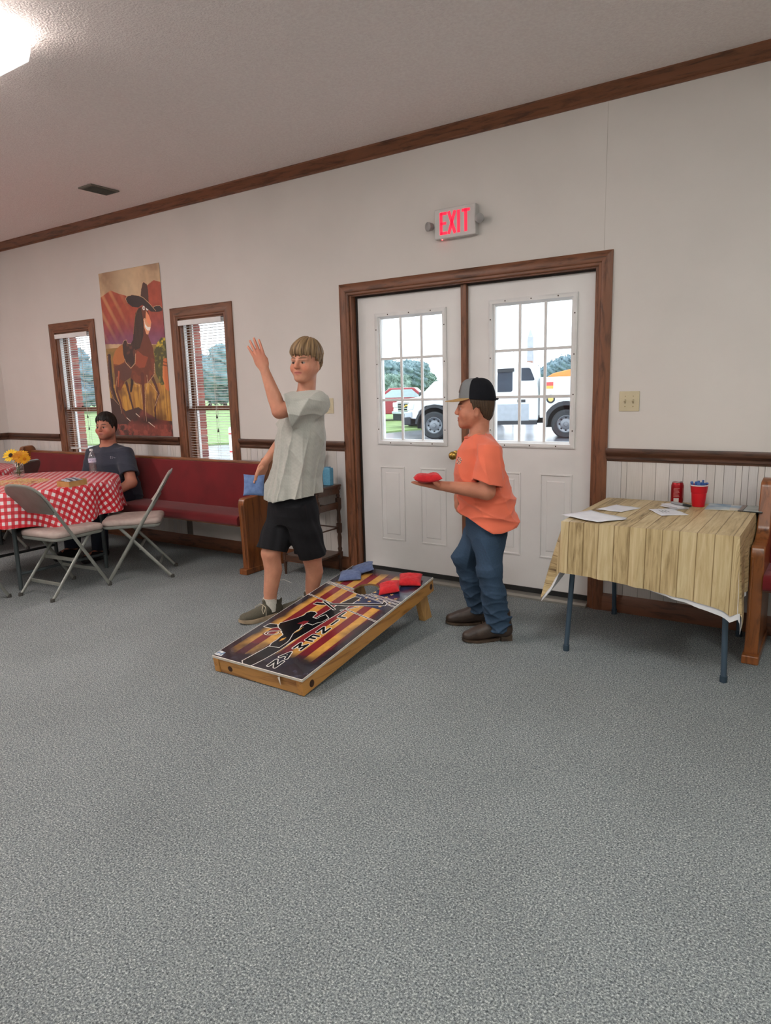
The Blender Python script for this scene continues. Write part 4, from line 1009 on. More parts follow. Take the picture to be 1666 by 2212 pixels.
def boot(root, inv, b0, d, L=.275):
    d = nrm(A_(d[0], d[1], 0)); s = A_(-d[1], d[0], 0); heel = A_(b0[0], b0[1], 0)-d*.062
    def P(u, v, z): return heel+d*u+s*v+A_(0, 0, z)
    mb = MB(); rings = []
    us = np.linspace(.065, L, 18); hw = np.interp(us, [.065, .11, .18, .23, .26, L], [.030, .032, .045, .041, .030, .012])
    for u, h in zip(us, hw):
        z0 = np.interp(u, [.065, .10, .2, L], [.012, .002, .0, .010]); z1 = z0+.012
        rings.append([P(u, h, z0), P(u, -h, z0), P(u, -h*1.05, z1), P(u, h*1.05, z1)])
    mb.loft(rings)
    hl = [[P(u, v, z) for u, v in ((-.004, -.026), (-.008, 0), (-.004, .026), (.058, .031), (.066, 0), (.058, -.031))] for z in (0, .030)]
    mb.loft(hl); o = mb.build('boot_sole', mat('dark_leather_sole', S(52, 40, 32), .6, c2=S(92, 74, 58), scale=18), root, smooth=40); o.matrix_parent_inverse = inv
    lo, hi = bounds([P(-.03, -.07, 0), P(L+.02, .07, .2), P(-.03, .07, 0), P(L+.02, -.07, 0)], .02); F = Field(lo, hi, .0038); R = np.array([s, d, A_(0, 0, 1)])
    F.chain([P(.035, 0, .062), P(.11, 0, .058), P(.185, 0, .044), P(.240, 0, .034)], [.040, .042, .040, .028], .02)
    F.chain([P(.035, 0, .06), P(.050, 0, .16)], [.042, .046], .02); F.chain([P(.06, 0, .12), P(.14, 0, .070), P(.20, 0, .046)], [.036, .032, .030], .02)
    F.ell(P(.235, 0, .034), [.033, .036, .024], .02, 'u', R); F.cut(P(0, 0, .012), A_(0, 0, -1)); F.cut(P(0, 0, .17), A_(0, 0, 1))
    V, Fq = F.mesh(2); col = np.tile(np.array(S(58, 45, 37)[:3]), (len(V), 1)); col *= 1+(pnoise(V, 14, 3)*.22+pnoise(V, 60, 4)*.12)[:, None]
    u = arrmesh('boot', V, Fq, vcol('worn_brown_leather', .45, .5, bump=.2, bscale=120), root, col); u['label'] = 'worn brown leather western boot'; u.matrix_parent_inverse = inv
def boy_orange():
    f = nrm(A_(-.84, -.54, 0)); l = nrm(A_(.54, -.84, 0))
    root = tag(empty('person', (-1.65, -.75, 0)), 'boy in orange t-shirt, jeans and cap holding out a red bean bag', 'person')
    inv = Matrix.Translation((1.65, .75, 0))
    pel = at(1052, 1128, -.76); chest = at(1035, 1010, -.76); neck = at(1034, 932, -.76)
    HC = at(1026, 880, -.76); H = Frame(HC, (-.90, -.44, -.02), (0, 0, 1), .97)
    shL = at(1060, 975, -.88); shR = neck-l*.135+A_(0, 0, -.06)
    elL = at(1052, 1062, -.93); wrL = at(950, 1049, -1.02)
    elR = at(1010, 1050, -.60); wrR = at(990, 1072, -.66)
    hipL = pel+l*.07-A_(0, 0, .03); hipR = pel-l*.07-A_(0, 0, .03)
    kneeL = at(1058, 1235, -.86); ankL = at(1080, 1350, -.80); ankL[2] = .10
    kneeR = at(1003, 1205, -.70); ankR = at(1040, 1322, -.62); ankR[2] = .10
    lo, hi = bounds([HC+A_(0, 0, .14), ankL, ankR, elL, wrL, at(898, 1045, -1.05), at(985, 1090, -.7), pel+l*.2, pel-l*.2, pel-f*.2], .10); lo[2] = .05
    F = Field(lo, hi, .0036)
    F.etube([pel-A_(0, 0, .10), pel, (pel+chest)/2, chest, neck-A_(0, 0, .03)], [.09, .11, .115, .125, .058], [.085, .10, .11, .105, .05], l, .02)
    F.chain([neck-A_(0, 0, .05), H(0, -.030, -.05)], [.056, .050], .03)
    for hp, kn, an in ((hipL, kneeL, ankL), (hipR, kneeR, ankR)):
        F.chain([hp, kn], [.060, .046], .03); F.chain([kn, kn*.6+an*.4, an], [.048, .046, .034], .02)
    F.chain([neck+l*.05-A_(0, 0, .05), shL], [.040, .044], .04); F.chain([neck-l*.05-A_(0, 0, .05), shR], [.040, .044], .04)
    F.chain([shL, elL], [.046, .041], .02); F.chain([elL, elL*.70+wrL*.30, wrL], [.0415, .0405, .0245], .02)
    F.chain([shR, elR], [.046, .036], .02); F.chain([elR, elR*.6+wrR*.4, wrR], [.036, .034, .0225], .02)
    head(F, H, jaw=1.02, cheek=1.10, nose=.97, mouth_open=.002)
    # palm up under the bag
    dF = nrm(at(900, 1046, -1.06)-wrL); 
    hand(F, wrL, dF, A_(0, 0, -1)+.15*dF, nrm(np.cross(dF, A_(0, 0, 1)))*-1, L=.155, w=.068, curl=(.10, .08, .08, .10), spread=.06, r=.0078,
         thumb_pts=[at(946, 1047, -1.06), at(940, 1042, -1.08), at(935, 1036, -1.085), at(933, 1030, -1.083)])
    # far hand, loosely curled at the belly
    dR = nrm(at(986, 1098, -.72)-wrR)
    hand(F, wrR, dR, nrm(f*.9+A_(0, 0, .2)), nrm(l), L=.15, w=.064, curl=(.35, .4, .45, .5), spread=.04, r=.0076)
    V, Fq = F.mesh(2); col = np.tile(np.array(S(190, 126, 100)[:3]), (len(V), 1)); col *= 1+(pnoise(V, 9, 21)*.05+pnoise(V, 40, 22)*.025)[:, None]*np.array([1, 1.3, 1.3])
    paint_face(V, H, col, S(178, 104, 94), S(74, 52, 40), .019)
    b = arrmesh('body', V, Fq, SKIN, root, col); b.matrix_parent_inverse = inv
    for o in eyes(H, root, S(66, 46, 34), (0, 1, -.02)): o.matrix_parent_inverse = inv
    # teeth just showing between the lips
    def zf(th):
        a = np.abs(th); return np.interp(a, [0, .9, 1.2, 1.36, 1.5, 1.75, 2.0, 2.5, 3.15], [.09, .06, .02, -.032, -.004, .0, -.035, -.085, -.098])
    o = hair_cap(H, zf, .009, seed=5, rough=.0018, freq=60, c1=S(54, 40, 28), c2=S(84, 64, 46), parent=root, fringe=.004, top=.6); o.matrix_parent_inverse = inv
    # t-shirt
    lo, hi = bounds([pel-A_(0, 0, .16), neck+A_(0, 0, .03), shL, elL, shR, elR, pel+l*.22, pel-l*.22, pel+f*.2, pel-f*.2], .09); G = Field(lo, hi, .0036)
    hemc = at(1055, 1138, -.78)
    bp = at(1066, 1060, -.76)
    def folds(t, U, V_, X, Y, Z):
        a = np.arctan2(V_, U); zz = Z-hemc[2]; m = np.clip(zz/.05, 0, 1)*np.clip(1-(zz-.02)/.30, 0, 1)
        s_ = (1-np.abs(np.sin(zz*26+1.3*np.sin(a*1.0+.6)+a*.8)))**2
        return .026*m*(s_-.35)+.012*m*((1-np.abs(np.sin(zz*41-a*1.3+.7*np.sin(a*3))))**2-.35)+.006*((1-np.abs(np.sin(a*3+zz*9)))**3-.2)
    G.etube([hemc-A_(0, 0, .06), hemc, pel+A_(0, 0, .10), chest-A_(0, 0, .02), chest*.45+neck*.55, neck-A_(0, 0, .020)], [.158, .160, .152, .150, .138, .064], [.172, .172, .158, .142, .118, .064], l, .02, disp=folds)
    tors = G.d.copy()
    G.chain([neck+l*.055-A_(0, 0, .055), shL], [.046, .056], .03); G.chain([neck-l*.05-A_(0, 0, .055), shR], [.046, .056], .03)
    aL = nrm(elL-shL); se = elL-aL*.030
    def sf(t, U, V_, X, Y, Z):
        a = np.arctan2(V_, U); return .012*((1-np.abs(np.sin(t*13+a*1.5)))**2-.3)+.006*((1-np.abs(np.sin(a*2.5+t*9+2)))**3-.2)
    G.etube([shL-aL*.02, shL+aL*.07, se], [.056, .074, .088], [.056, .070, .080], f, .03, disp=sf)
    aR = nrm(elR-shR); sr = elR-aR*.04
    G.etube([shR, shR+aR*.07, sr], [.056, .066, .072], [.056, .062, .066], f, .03, disp=sf)
    G.shell(.012)
    def hemw(X, Y, Z):
        fd = (X-hemc[0])*f[0]+(Y-hemc[1])*f[1]
        return .004*np.sin(X*14+Y*9)+.003*np.sin(X*33-Y*27)+.62*np.clip(fd+.005, 0, .3)+.30*np.clip(-fd-.05, 0, .2)-.012
    G.cut(hemc, A_(0, 0, -1), wob=hemw)
    G.cut_sleeve(tors, se, nrm(aL+f*.40)); G.cut_sleeve(tors, sr, aR)
    G.ell(neck+f*.014+A_(0, 0, .005), [.067, .071, .050], .004, 's', np.array([l, f, A_(0, 0, 1)]))
    V, Fq = G.mesh(1); col = np.tile(np.array(S(232, 118, 90)[:3]), (len(V), 1)); col *= 1+(pnoise(V, 7, 31)*.03)[:, None]
    # printed emblem on the chest and print on the back
    em = at(994, 993, -.93); q = V-em; r_ = np.sqrt(((q@CR)/.014)**2+((q@CU)/.021)**2); m = (r_ < 1) & (np.linalg.norm(q, axis=1) < .10)
    pat = np.sin((q@CR)*520+2*np.sin((q@CU)*300))+np.sin((q@CU)*610)
    col[m & (pat > .2)] = S(206, 180, 164)[:3]; col[m & (pat < -.7)] = S(96, 84, 84)[:3]
    e1, e2 = at(1075, 962, -.70), at(1087, 1014, -.70); ab = e2-e1; t_ = np.clip(((V-e1)@ab)/(ab@ab), 0, 1); dd = np.linalg.norm(V-e1-t_[:, None]*ab, axis=1); back = ((V-neck)@f < -.02)
    m = (dd < .030) & back & ((V-neck)@l < .10); p2 = np.sin(V[:, 2]*330+3*np.sin((V@l)*160))+np.sin((V@l)*420)
    col[m & (p2 > .55)] = S(226, 214, 204)[:3]; col[m & (p2 < -.6)] = S(70, 72, 84)[:3]
    sh = arrmesh('t_shirt', V, Fq, vcol('orange_cotton', .92, .15, bump=.2, bscale=500, sheen=.2), root, col); sh['label'] = 'bright orange t-shirt with a small chest emblem'; sh.matrix_parent_inverse = inv
    ring = [neck+f*(.014+.060*math.cos(a))+l*.058*math.sin(a)+A_(0, 0, -.022-.010*math.cos(a)) for a in np.linspace(0, 2*math.pi, 28, endpoint=False)]
    MB().tube(ring+[ring[0]], .0060, 8, cap=False).build('collar', mat('orange_rib', S(226, 112, 86), .9), sh, smooth=True)
    jeans(root, inv, ((hipL, kneeL, A_(ankL[0], ankL[1], .062)), (hipR, kneeR, A_(ankR[0], ankR[1], .095))), pel, l, f, None, .88)
    boot(root, inv, ankL, A_(-.80, -.60, 0)); boot(root, inv, ankR, A_(-.90, -.43, 0))
    cap(H, root, inv)
    return root
def cap(H, root, inv):
    """trucker cap: grey front panels, black mesh back, tan brim; a child of the boy who wears it"""
    R = lambda th, k, z: H(k*.0845*math.sin(th), -.016+k*.104*math.cos(th), z)
    n = 150; V = []; C = []; Fq = []
    rows = 44
    def zrow(k, th):
        t = k/(rows-1); return t
    for k in range(rows):
        t = k/(rows-1)
        for j in range(n):
            th = 2*math.pi*j/n; front = max(0, math.cos(th))
            z0 = .052+.004*math.cos(th)-.012*(1-math.cos(th))*.5*1.3
            ztop = .162
            rad = math.cos(t*math.pi/2)**(.62-.16*front); z = z0+(ztop-z0)*math.sin(t*math.pi/2)**(1.02)
            V.append(R(th, max(rad, .02), z)); a = abs((th+math.pi) % (2*math.pi)-math.pi)
            C.append(S(128, 130, 132)[:3] if a < 1.10 else S(26, 27, 32)[:3])
    for k in range(rows-1):
        for j in range(n): Fq.append((k*n+j, k*n+(j+1) % n, (k+1)*n+(j+1) % n, (k+1)*n+j))
    cr = arrmesh('cap', V, Fq, vcol('cap_fabric', .9, .2, bump=.5, bscale=420), root, C); cr['label'] = 'trucker cap with grey front and black mesh back'; cr.matrix_parent_inverse = inv
    sd = cr.modifiers.new('s', 'SOLIDIFY'); sd.thickness = .003; sd.offset = -1
    mb = MB().lathe([(.008, 0), (.008, .003), (.004, .006)], n=12).build('cap_button', mat('black_cap_cloth', S(24, 25, 30), .9), cr, loc=H(0, -.016, .160))
    # patch on the front
    pv = []; pf = []
    for i in range(7):
        for j in range(9):
            th = (j-4)/4*.34; t = .18+i/6*.36; rad = math.cos(t*math.pi/2)**.46; z =   .056+(.162-.056)*math.sin(t*math.pi/2)
            pv.append(R(th, rad*1.02, z))
    for i in range(6):
        for j in range(8): pf.append((i*9+j, i*9+j+1, (i+1)*9+j+1, (i+1)*9+j))
    pc = [S(220, 210, 200)[:3] if (i % 9 in (2, 4, 6) and 1 < i//9 < 5) else S(96, 74, 66)[:3] for i in range(63)]
    p = arrmesh('cap_patch', pv, pf, vcol('cap_patch_cloth', .8), cr, pc)
    # brim
    bv = []; nb = 25; ms = 8
    for sd_ in (0, 1):
        for i in range(ms):
            t = i/(ms-1)
            for j in range(nb):
                u = (j/(nb-1)-.5)*2; th = u*1.12; b = A_(.0845*math.sin(th), -.016+.104*math.cos(th), 0)
                ext = .078*(math.cos(u*math.pi/2)**.55)*t
                drop = -(.020*u*u+.012)*ext/.078
                bv.append(H(b[0]*(1+.02*t), b[1]+ext, .054+drop-(.0035 if sd_ else 0)))
    bf = []
    for s0 in (0, ms*nb):
        for i in range(ms-1):
            for j in range(nb-1):
                q = (s0+i*nb+j, s0+i*nb+j+1, s0+(i+1)*nb+j+1, s0+(i+1)*nb+j); bf.append(q if s0 == 0 else q[::-1])
    o = (ms-1)*nb
    for j in range(nb-1): bf.append((o+j, o+j+1, ms*nb+o+j+1, ms*nb+o+j))
    br = arrmesh('cap_brim', bv, bf, mat('tan_suede', S(186, 150, 96), .85, c2=S(170, 134, 84), scale=60), cr)
    # plastic snap strap at the back
    MB().tube([H(.040*math.sin(a), -.016-.112*math.cos(a*.45), .042+.0*a) for a in np.linspace(-1, 1, 9)], .006, 6).build('cap_strap', MATS['black_cap_cloth'], cr)
BOY2 = boy_orange()
# ---------------------------------------------------------------- man on the pew
def man_seated():
    f = nrm(A_(.22, -.97, 0)); l = nrm(A_(.97, .22, 0))
    root = tag(empty('person', (-5.5, -.36, .40)), 'seated man with dark hair and navy t-shirt on the red pew', 'person'); inv = Matrix.Translation((5.5, .36, -.40))
    neck = at(234, 956, -.36); HC = at(229, 921, -.40); H = Frame(HC, (.36, -.92, -.03), (0, 0, 1), .98)
    pel = A_(neck[0]+.02, -.30, .50); chest = neck*.62+pel*.38+f*.02
    shL = neck+l*.178+A_(0, 0, -.105); shR = neck-l*.175+A_(0, 0, -.105)
    elL = at(284, 1042, -.40); wrL = elL+f*.20+A_(-.10, 0, -.10)
    elR = shR+A_(-.08, -.03, -.27); wrR = elR+f*.20+A_(.10, 0, -.08)
    hips = [(pel+l*.10, pel+l*.16+f*.46+A_(0, 0, -.02)), (pel-l*.10, pel-l*.15+f*.46+A_(0, 0, -.02))]
    feet = [A_(k[0]+f[0]*.02, k[1]+f[1]*.02, .09) for _, k in hips]
    lo, hi = bounds([HC+A_(0, 0, .14), feet[0], feet[1], elL, elR, wrL, wrR, pel-f*.2, pel+l*.3, pel-l*.3], .14); lo[2] = .04
    F = Field(lo, hi, .0046)
    F.etube([pel-A_(0, 0, .08), pel, (pel+chest)/2, chest, neck-A_(0, 0, .03)], [.15, .17, .16, .16, .07], [.12, .14, .13, .12, .06], l, .02)
    F.chain([neck-A_(0, 0, .05), H(0, -.02, -.05)], [.066, .062], .03)
    for (hp, kn), an in zip(hips, feet):
        F.chain([hp, kn], [.085, .062], .03); F.chain([kn, an], [.058, .042], .02); F.chain([an-A_(0, 0, .02), an+f*.16-A_(0, 0, .035)], [.04, .03], .02)
    F.chain([neck-A_(0, 0, .05), shL], [.05, .052], .04); F.chain([neck-A_(0, 0, .05), shR], [.05, .052], .04)
    F.chain([shL, elL], [.056, .047], .02); F.chain([elL, wrL], [.046, .029], .02); F.chain([shR, elR], [.056, .046], .02); F.chain([elR, wrR], [.045, .029], .02)
    head(F, H, jaw=1.10, cheek=1.12, nose=1.0)
    hand(F, wrL, f+A_(-.5, 0, -.3), A_(0, 0, 1), -l, L=.18, w=.08, curl=(.3,)*4); hand(F, wrR, f+A_(.5, 0, -.3), A_(0, 0, 1), l, L=.18, w=.08, curl=(.3,)*4)
    V, Fq = F.mesh(2); col = np.tile(np.array(S(186, 126, 104)[:3]), (len(V), 1)); col *= 1+(pnoise(V, 9, 41)*.05)[:, None]*np.array([1, 1.3, 1.3])
    paint_face(V, H, col, S(168, 104, 94), S(46, 34, 28), .020, (1.12, .80, .80))
    q = H.inv(V); st = smoothstep(-.055, -.085, q[:, 2])*(q[:, 2] > -.125)*(np.abs(q[:, 0]) < .09)*(q[:, 1] > -.02)*.45+.35*np.exp(-((np.abs(q[:, 0])-.062)/.02)**2-((q[:, 1]-.015)/.016)**2-((q[:, 2]+.045)/.03)**2)
    col = col*(1-st[:, None])+np.array(S(74, 54, 44)[:3])*st[:, None]
    o = arrmesh('body', V, Fq, SKIN, root, col); o.matrix_parent_inverse = inv
    for o in eyes(H, root, S(58, 46, 40), (-.05, 1, 0)): o.matrix_parent_inverse = inv
    def zf(th):
        a = np.abs(th); return np.interp(a, [0, .55, .85, 1.1, 1.3, 1.5, 1.75, 2.1, 3.15], [.060, .054, .036, .0, -.030, .0, .0, -.060, -.085])
    o = hair_cap(H, zf, .014, seed=9, rough=.0035, freq=26, c1=S(16, 13, 12), c2=S(34, 28, 26), parent=root, fringe=.008); o.matrix_parent_inverse = inv
    lo, hi = bounds([pel-A_(0, 0, .12), neck, shL+l*.05, shR-l*.05, elL, elR, pel-f*.2, pel+f*.25], .10); G = Field(lo, hi, .0044)
    def folds(t, U, V_, X, Y, Z):
        a = np.arctan2(V_, U); zz = Z-pel[2]; m = np.clip(1-(zz-.10)/.3, 0, 1)
        return .010*m*((1-np.abs(np.sin(zz*24+1.2*np.sin(a*1.2))))**2-.3)+.004*np.sin(a*5+zz*6)
    G.etube([pel-A_(0, 0, .10), pel, pel+A_(0, 0, .12)+f*.02, chest, chest*.4+neck*.6, neck-A_(0, 0, .022)], [.20, .215, .205, .200, .175, .072], [.165, .175, .165, .145, .12, .068], l, .02, disp=folds)
    tors = G.d.copy()
    G.chain([neck+l*.06-A_(0, 0, .06), shL], [.052, .070], .04); G.chain([neck-l*.06-A_(0, 0, .06), shR], [.052, .070], .04)
    for sh, el in ((shL, elL), (shR, elR)):
        a = nrm(el-sh); se = sh+(el-sh)*.78
        G.etube([sh-a*.02, sh+a*.08, se], [.068, .082, .088], [.068, .078, .080], f, .04, disp=lambda t, U, V_, X, Y, Z: .005*((1-np.abs(np.sin(t*22+np.arctan2(V_, U))))**2-.3))
    G.shell(.016)
    for sh, el in ((shL, elL), (shR, elR)): G.cut_sleeve(tors, sh+(el-sh)*.74, nrm(el-sh))
    G.cut(pel-A_(0, 0, .06), A_(0, 0, -1)); G.ell(neck+f*.014+A_(0, 0, .003), [.074, .078, .052], .004, 's', np.array([l, f, A_(0, 0, 1)]))
    V, Fq = G.mesh(1); col = np.tile(np.array(S(60, 64, 76)[:3]), (len(V), 1)); col *= 1+(pnoise(V, 90, 51)*.06)[:, None]
    lg = at(222, 984, -.60); q = V-lg; m = (np.abs(q@CR) < .028) & (np.abs(q@CU) < .010) & (q@f > -.25); pt = np.sin((q@CR)*330)+np.sin((q@CU)*500+(q@CR)*120); col[m & (pt > .6)] = S(150, 150, 156)[:3]
    o = arrmesh('t_shirt', V, Fq, vcol('navy_cotton', .92, .15, bump=.2, bscale=500, sheen=.15), root, col); o['label'] = 'dark navy grey t-shirt'; o.matrix_parent_inverse = inv
    lo, hi = bounds([pel+A_(0, 0, .05), feet[0], feet[1], pel-f*.2, pel+l*.25, pel-l*.25], .12); lo[2] = .05; G = Field(lo, hi, .006)
    G.etube([pel-A_(0, 0, .10), pel+A_(0, 0, .02)], [.18, .18], [.16, .16], l, .03)
    for (hp, kn), an in zip(hips, feet): G.chain([hp, kn], [.100, .082], .03); G.chain([kn, an], [.078, .068], .03)
    G.cut(A_(0, 0, .09), A_(0, 0, -1)); V, Fq = G.mesh(1); col = np.tile(np.array(S(34, 40, 54)[:3]), (len(V), 1))
    o = arrmesh('trousers', V, Fq, vcol('dark_denim', .9), root, col); o.matrix_parent_inverse = inv
    for an in feet:
        G = Field(an-A_(.2, .34, .1), an+A_(.2, .2, .12), .006); G.chain([A_(an[0], an[1], .055)-f*.03, A_(an[0], an[1], .048)+f*.10, A_(an[0], an[1], .040)+f*.18], [.05, .046, .036], .02); G.cut(A_(0, 0, .004), A_(0, 0, -1)); G.cut(A_(0, 0, .10), A_(0, 0, 1))
        V, Fq = G.mesh(1); o = arrmesh('shoe', V, Fq, mat('black_shoe', S(30, 29, 30), .6), root); o.matrix_parent_inverse = inv
    return root
MAN = man_seated()
# ================================================================ cornhole board
BX0, BX1, BY0, BY1 = -2.600, -2.000, -1.935, -0.705
BZ0, BZ1 = .090, .275           # top surface heights at the front and back edges
def bz(y): return BZ0+(BZ1-BZ0)*(y-BY0)/(BY1-BY0)
BN = nrm(np.cross(A_(1, 0, 0), A_(0, BY1-BY0, BZ1-BZ0))); BL = math.hypot(BY1-BY0, BZ1-BZ0); BT = nrm(A_(0, BY1-BY0, BZ1-BZ0))
def on_board(px, py):
    """board coordinates (across, along) in metres of a point seen on the board's top"""
    d = (px-W/2)/CAM_F*CR-(py-H/2)/CAM_F*CU+CF; p0 = A_(BX0, BY0, BZ0); t = ((p0-CAM_POS)@BN)/(d@BN); p = CAM_POS+t*d-p0
    return p[0], p@BT
def bpt(u, v, h=0.0): return A_(BX0, BY0, BZ0)+A_(u, 0, 0)+BT*v+BN*h
def board():
    r = tag(empty('cornhole_board', (-2.30, -1.35, 0)), 'wooden cornhole board printed with a lineman on a striped flag', 'game board'); inv = Matrix.Translation((2.30, 1.35, 0))
    def K(o): o.parent = r; o.matrix_parent_inverse = inv; return o
    M_PINE = wood('varnished_pine_along_y', S(186, 132, 66), S(140, 90, 38), .38, 2.2, (10, 1.2, 10), coat=.3, dark=S(104, 62, 26)); M_PINEX = wood('varnished_pine_along_x', S(186, 134, 70), S(142, 92, 40), .38, 2.2, (1.2, 10, 10), coat=.3, dark=S(104, 62, 26))
    wd = BX1-BX0; nu, nv = 330, 660
    U, V = np.meshgrid(np.linspace(0, wd, nu), np.linspace(0, BL, nv), indexing='ij')
    q6 = lambda x, y: on_board(560+x/5.553, 1220+y/5.553); Q = lambda *p: [q6(*t) for t in p]
    q5 = lambda x, y: on_board(430+x/3.143, 1200+y/3.143); Q5 = lambda *p: [q5(*t) for t in p]
    n = vnoise(U/wd, V/wd, 6, 4); n2 = vnoise(U/wd, V/wd, 24, 5)
    C = np.zeros(U.shape+(3,)); s_ = (U/wd*11.0)
    gold, red, dark = L3(206, 152, 72), L3(126, 38, 44), L3(34, 30, 38)
    C[:] = gold*1.0; C *= (.75+.45*n2)[..., None]; mixc(C, (np.floor(s_+.2) % 2) == 0, red*1.0); C *= (.85+.3*n)[..., None]
    can = (V > .80) & (U > .27*wd+.0); blue = L3(44, 58, 94)
    can = inpoly(U, V, Q((1180, 340), (1420, 300), (1666, 260), (1900, 200), (1900, 400), (1500, 555), (1380, 520), (1160, 480), (1110, 450)))
    mixc(C, can, blue*.9)
    for (sx, sy) in ((1190, 425), (1320, 440), (1415, 415), (1290, 395), (1400, 380), (1525, 390), (1450, 500), (1560, 520), (1640, 410), (1590, 360), (1510, 430), (1390, 330), (1480, 335), (1570, 460)):
        c = q6(sx, sy); mixc(C, inpoly(U, V, [(c[0]+(.015 if i % 2 == 0 else .0062)*math.cos(i*math.pi/5+1.57), c[1]+(.015 if i % 2 == 0 else .0062)*math.sin(i*math.pi/5+1.57)) for i in range(10)]), L3(214, 178, 116))
    # scorched edges
    e = np.minimum(np.minimum(U, wd-U)/.10, np.minimum((V)/.30, (BL-V)/.12)); mixc(C, smoothstep(1.0, .25, e+.55*(n-.5)), dark); mixc(C, smoothstep(.5, .1, e)*smoothstep(.5, .75, n2), L3(78, 76, 96), .45)
    black, white = L3(16, 17, 20), L3(226, 222, 214)
    def shape(poly, ol=.0042):
        m = inpoly(U, V, poly); P = np.array(poly); d = np.full(U.shape, 9.)
        for i in range(len(P)): d = np.minimum(d, seg_d(U, V, tuple(P[i-1]), tuple(P[i]))[0])
        mixc(C, (d < ol) & ~m, white); mixc(C, m, black); return m
    def line(a, b, w, ol=.0035): d, _ = seg_d(U, V, a, b); mixc(C, d < w+ol, white); mixc(C, d < w, black)
    # power lines
    for a, b in (((585, 345), (1420, 690)), ((905, 245), (1666, 520)), ((1020, 262), (1666, 480)), ((1050, 262), (1666, 445))):
        A0, B0 = q6(*a), q6(*b); dx = (B0[0]-A0[0]); ext = lambda t: (A0[0]+(B0[0]-A0[0])*t, A0[1]+(B0[1]-A0[1])*t); line(ext(-.3), ext(1.6), .0028)
    # pole, cross-arm, braces
    shape(Q((1150, 385), (1220, 395), (1110, 470), (1010, 545), (820, 660), (700, 735), (420, 900), (250, 1020), (60, 1130), (-60, 1190), (-180, 1240), (-200, 1150), (150, 960), (420, 800), (640, 660), (880, 520), (1000, 450)))
    shape(Q((655, 470), (690, 450), (820, 465), (1000, 465), (1110, 468), (1480, 470), (1500, 440), (1530, 462), (1510, 490), (1200, 490), (1030, 492), (900, 480), (740, 480)))
    line(q6(780, 440), q6(900, 535), .006); line(q6(1190, 505), q6(980, 545), .003)
    # lineman
    shape(Q((250, 700), (340, 675), (450, 640), (540, 605), (570, 575), (620, 560), (670, 565), (690, 585), (660, 610), (640, 630), (690, 650), (740, 620), (800, 600), (830, 640), (760, 680), (680, 700), (640, 720), (560, 690), (540, 690), (500, 730), (480, 770), (430, 800), (400, 830), (360, 900), (330, 930), (240, 990), (130, 975), (150, 940), (215, 900), (260, 860), (290, 840), (265, 780), (225, 740)))
    mixc(C, inpoly(U, V, Q((455, 705), (540, 672), (600, 675), (570, 700), (520, 715))), red); mixc(C, inpoly(U, V, Q((400, 830), (440, 800), (540, 740), (480, 790))), gold); mixc(C, inpoly(U, V, Q((235, 920), (270, 885), (330, 870), (290, 900))), gold)
    for k in range(4):
        c = q6(165, 815); rr = np.hypot((U-c[0])*np.cos(.5)+(V-c[1])*np.sin(.5), 1.9*(-(U-c[0])*np.sin(.5)+(V-c[1])*np.cos(.5))); mixc(C, np.abs(rr-.030-k*.008) < .0022, white if k % 2 == 0 else black)
    shape(Q((60, 740), (130, 705), (215, 715), (225, 745), (140, 760)))
    # lettering down the board
    GL = {'L': [(0, 1, 0, 0), (0, 0, .8, 0)], 'I': [(.4, 0, .4, 1)], 'N': [(0, 0, 0, 1), (0, 1, .8, 0), (.8, 0, .8, 1)], 'E': [(0, 0, 0, 1), (0, 1, .75, 1), (0, .5, .65, .5), (0, 0, .75, 0)],
          'M': [(0, 0, 0, 1), (0, 1, .45, .3), (.45, .3, .9, 1), (.9, 1, .9, 0)], 'A': [(0, 0, .4, 1), (.4, 1, .8, 0), (.15, .35, .65, .35)]}
    for ch, (cx, cy) in zip('LINEMAN', ((1030, 605), (910, 690), (775, 785), (645, 880), (497, 978), (335, 1082), (200, 1185))):
        c = q6(cx, cy); sw, sh = .052, .056
        for ps, cc, w in ((0, white, .0115), (1, black, .0072)):
            for (x0, y0, x1, y1) in GL[ch]:
                d, _ = seg_d(U, V, (c[0]-sw*.42+x0*sw, c[1]-sh/2+y0*sh), (c[0]-sw*.42+x1*sw, c[1]-sh/2+y1*sh)); mixc(C, d < w, cc)
    # white laminate edge
    mixc(C, (np.minimum(U, wd-U) < .0035) | (V < .004), white)
    hc = (wd/2, on_board(803, 1274)[1]); keep = np.hypot(U-hc[0], V-hc[1]) > .076
    P3 = (A_(BX0, BY0, BZ0)[None, None]+U[..., None]*A_(1, 0, 0)+V[..., None]*BT)
    rr = np.hypot(U-hc[0], V-hc[1]); sn = (rr < .081) & (rr > .0)
    I = np.arange(nu*nv).reshape(nu, nv); cellk = keep[:-1, :-1] & keep[1:, :-1] & keep[:-1, 1:] & keep[1:, 1:]
    Fq = np.stack([I[:-1, :-1], I[1:, :-1], I[1:, 1:], I[:-1, 1:]], -1)[cellk]
    # snap the rim to the circle
    rim = np.zeros(nu*nv, bool); rim[np.unique(Fq)] = True; rim = rim.reshape(nu, nv) & (rr < .0790); k_ = np.where(rim, .076/np.maximum(rr, 1e-6), 1)
    U2 = hc[0]+(U-hc[0])*k_; V2 = hc[1]+(V-hc[1])*k_; P3 = (A_(BX0, BY0, BZ0)[None, None]+U2[..., None]*A_(1, 0, 0)+V2[..., None]*BT)
    used = np.unique(Fq); remap = -np.ones(nu*nv, int); remap[used] = np.arange(len(used))
    top = K(arrmesh('printed_top', P3.reshape(-1, 3)[used], remap[Fq], vcol('board_wrap', .22, .5, bump=.06, bscale=60, coat=.25), None, C.reshape(-1, 3)[used]))
    top['label'] = 'glossy printed top with a black lineman silhouette, wires and the word LINEMAN'
    ply = MB(); th = .012
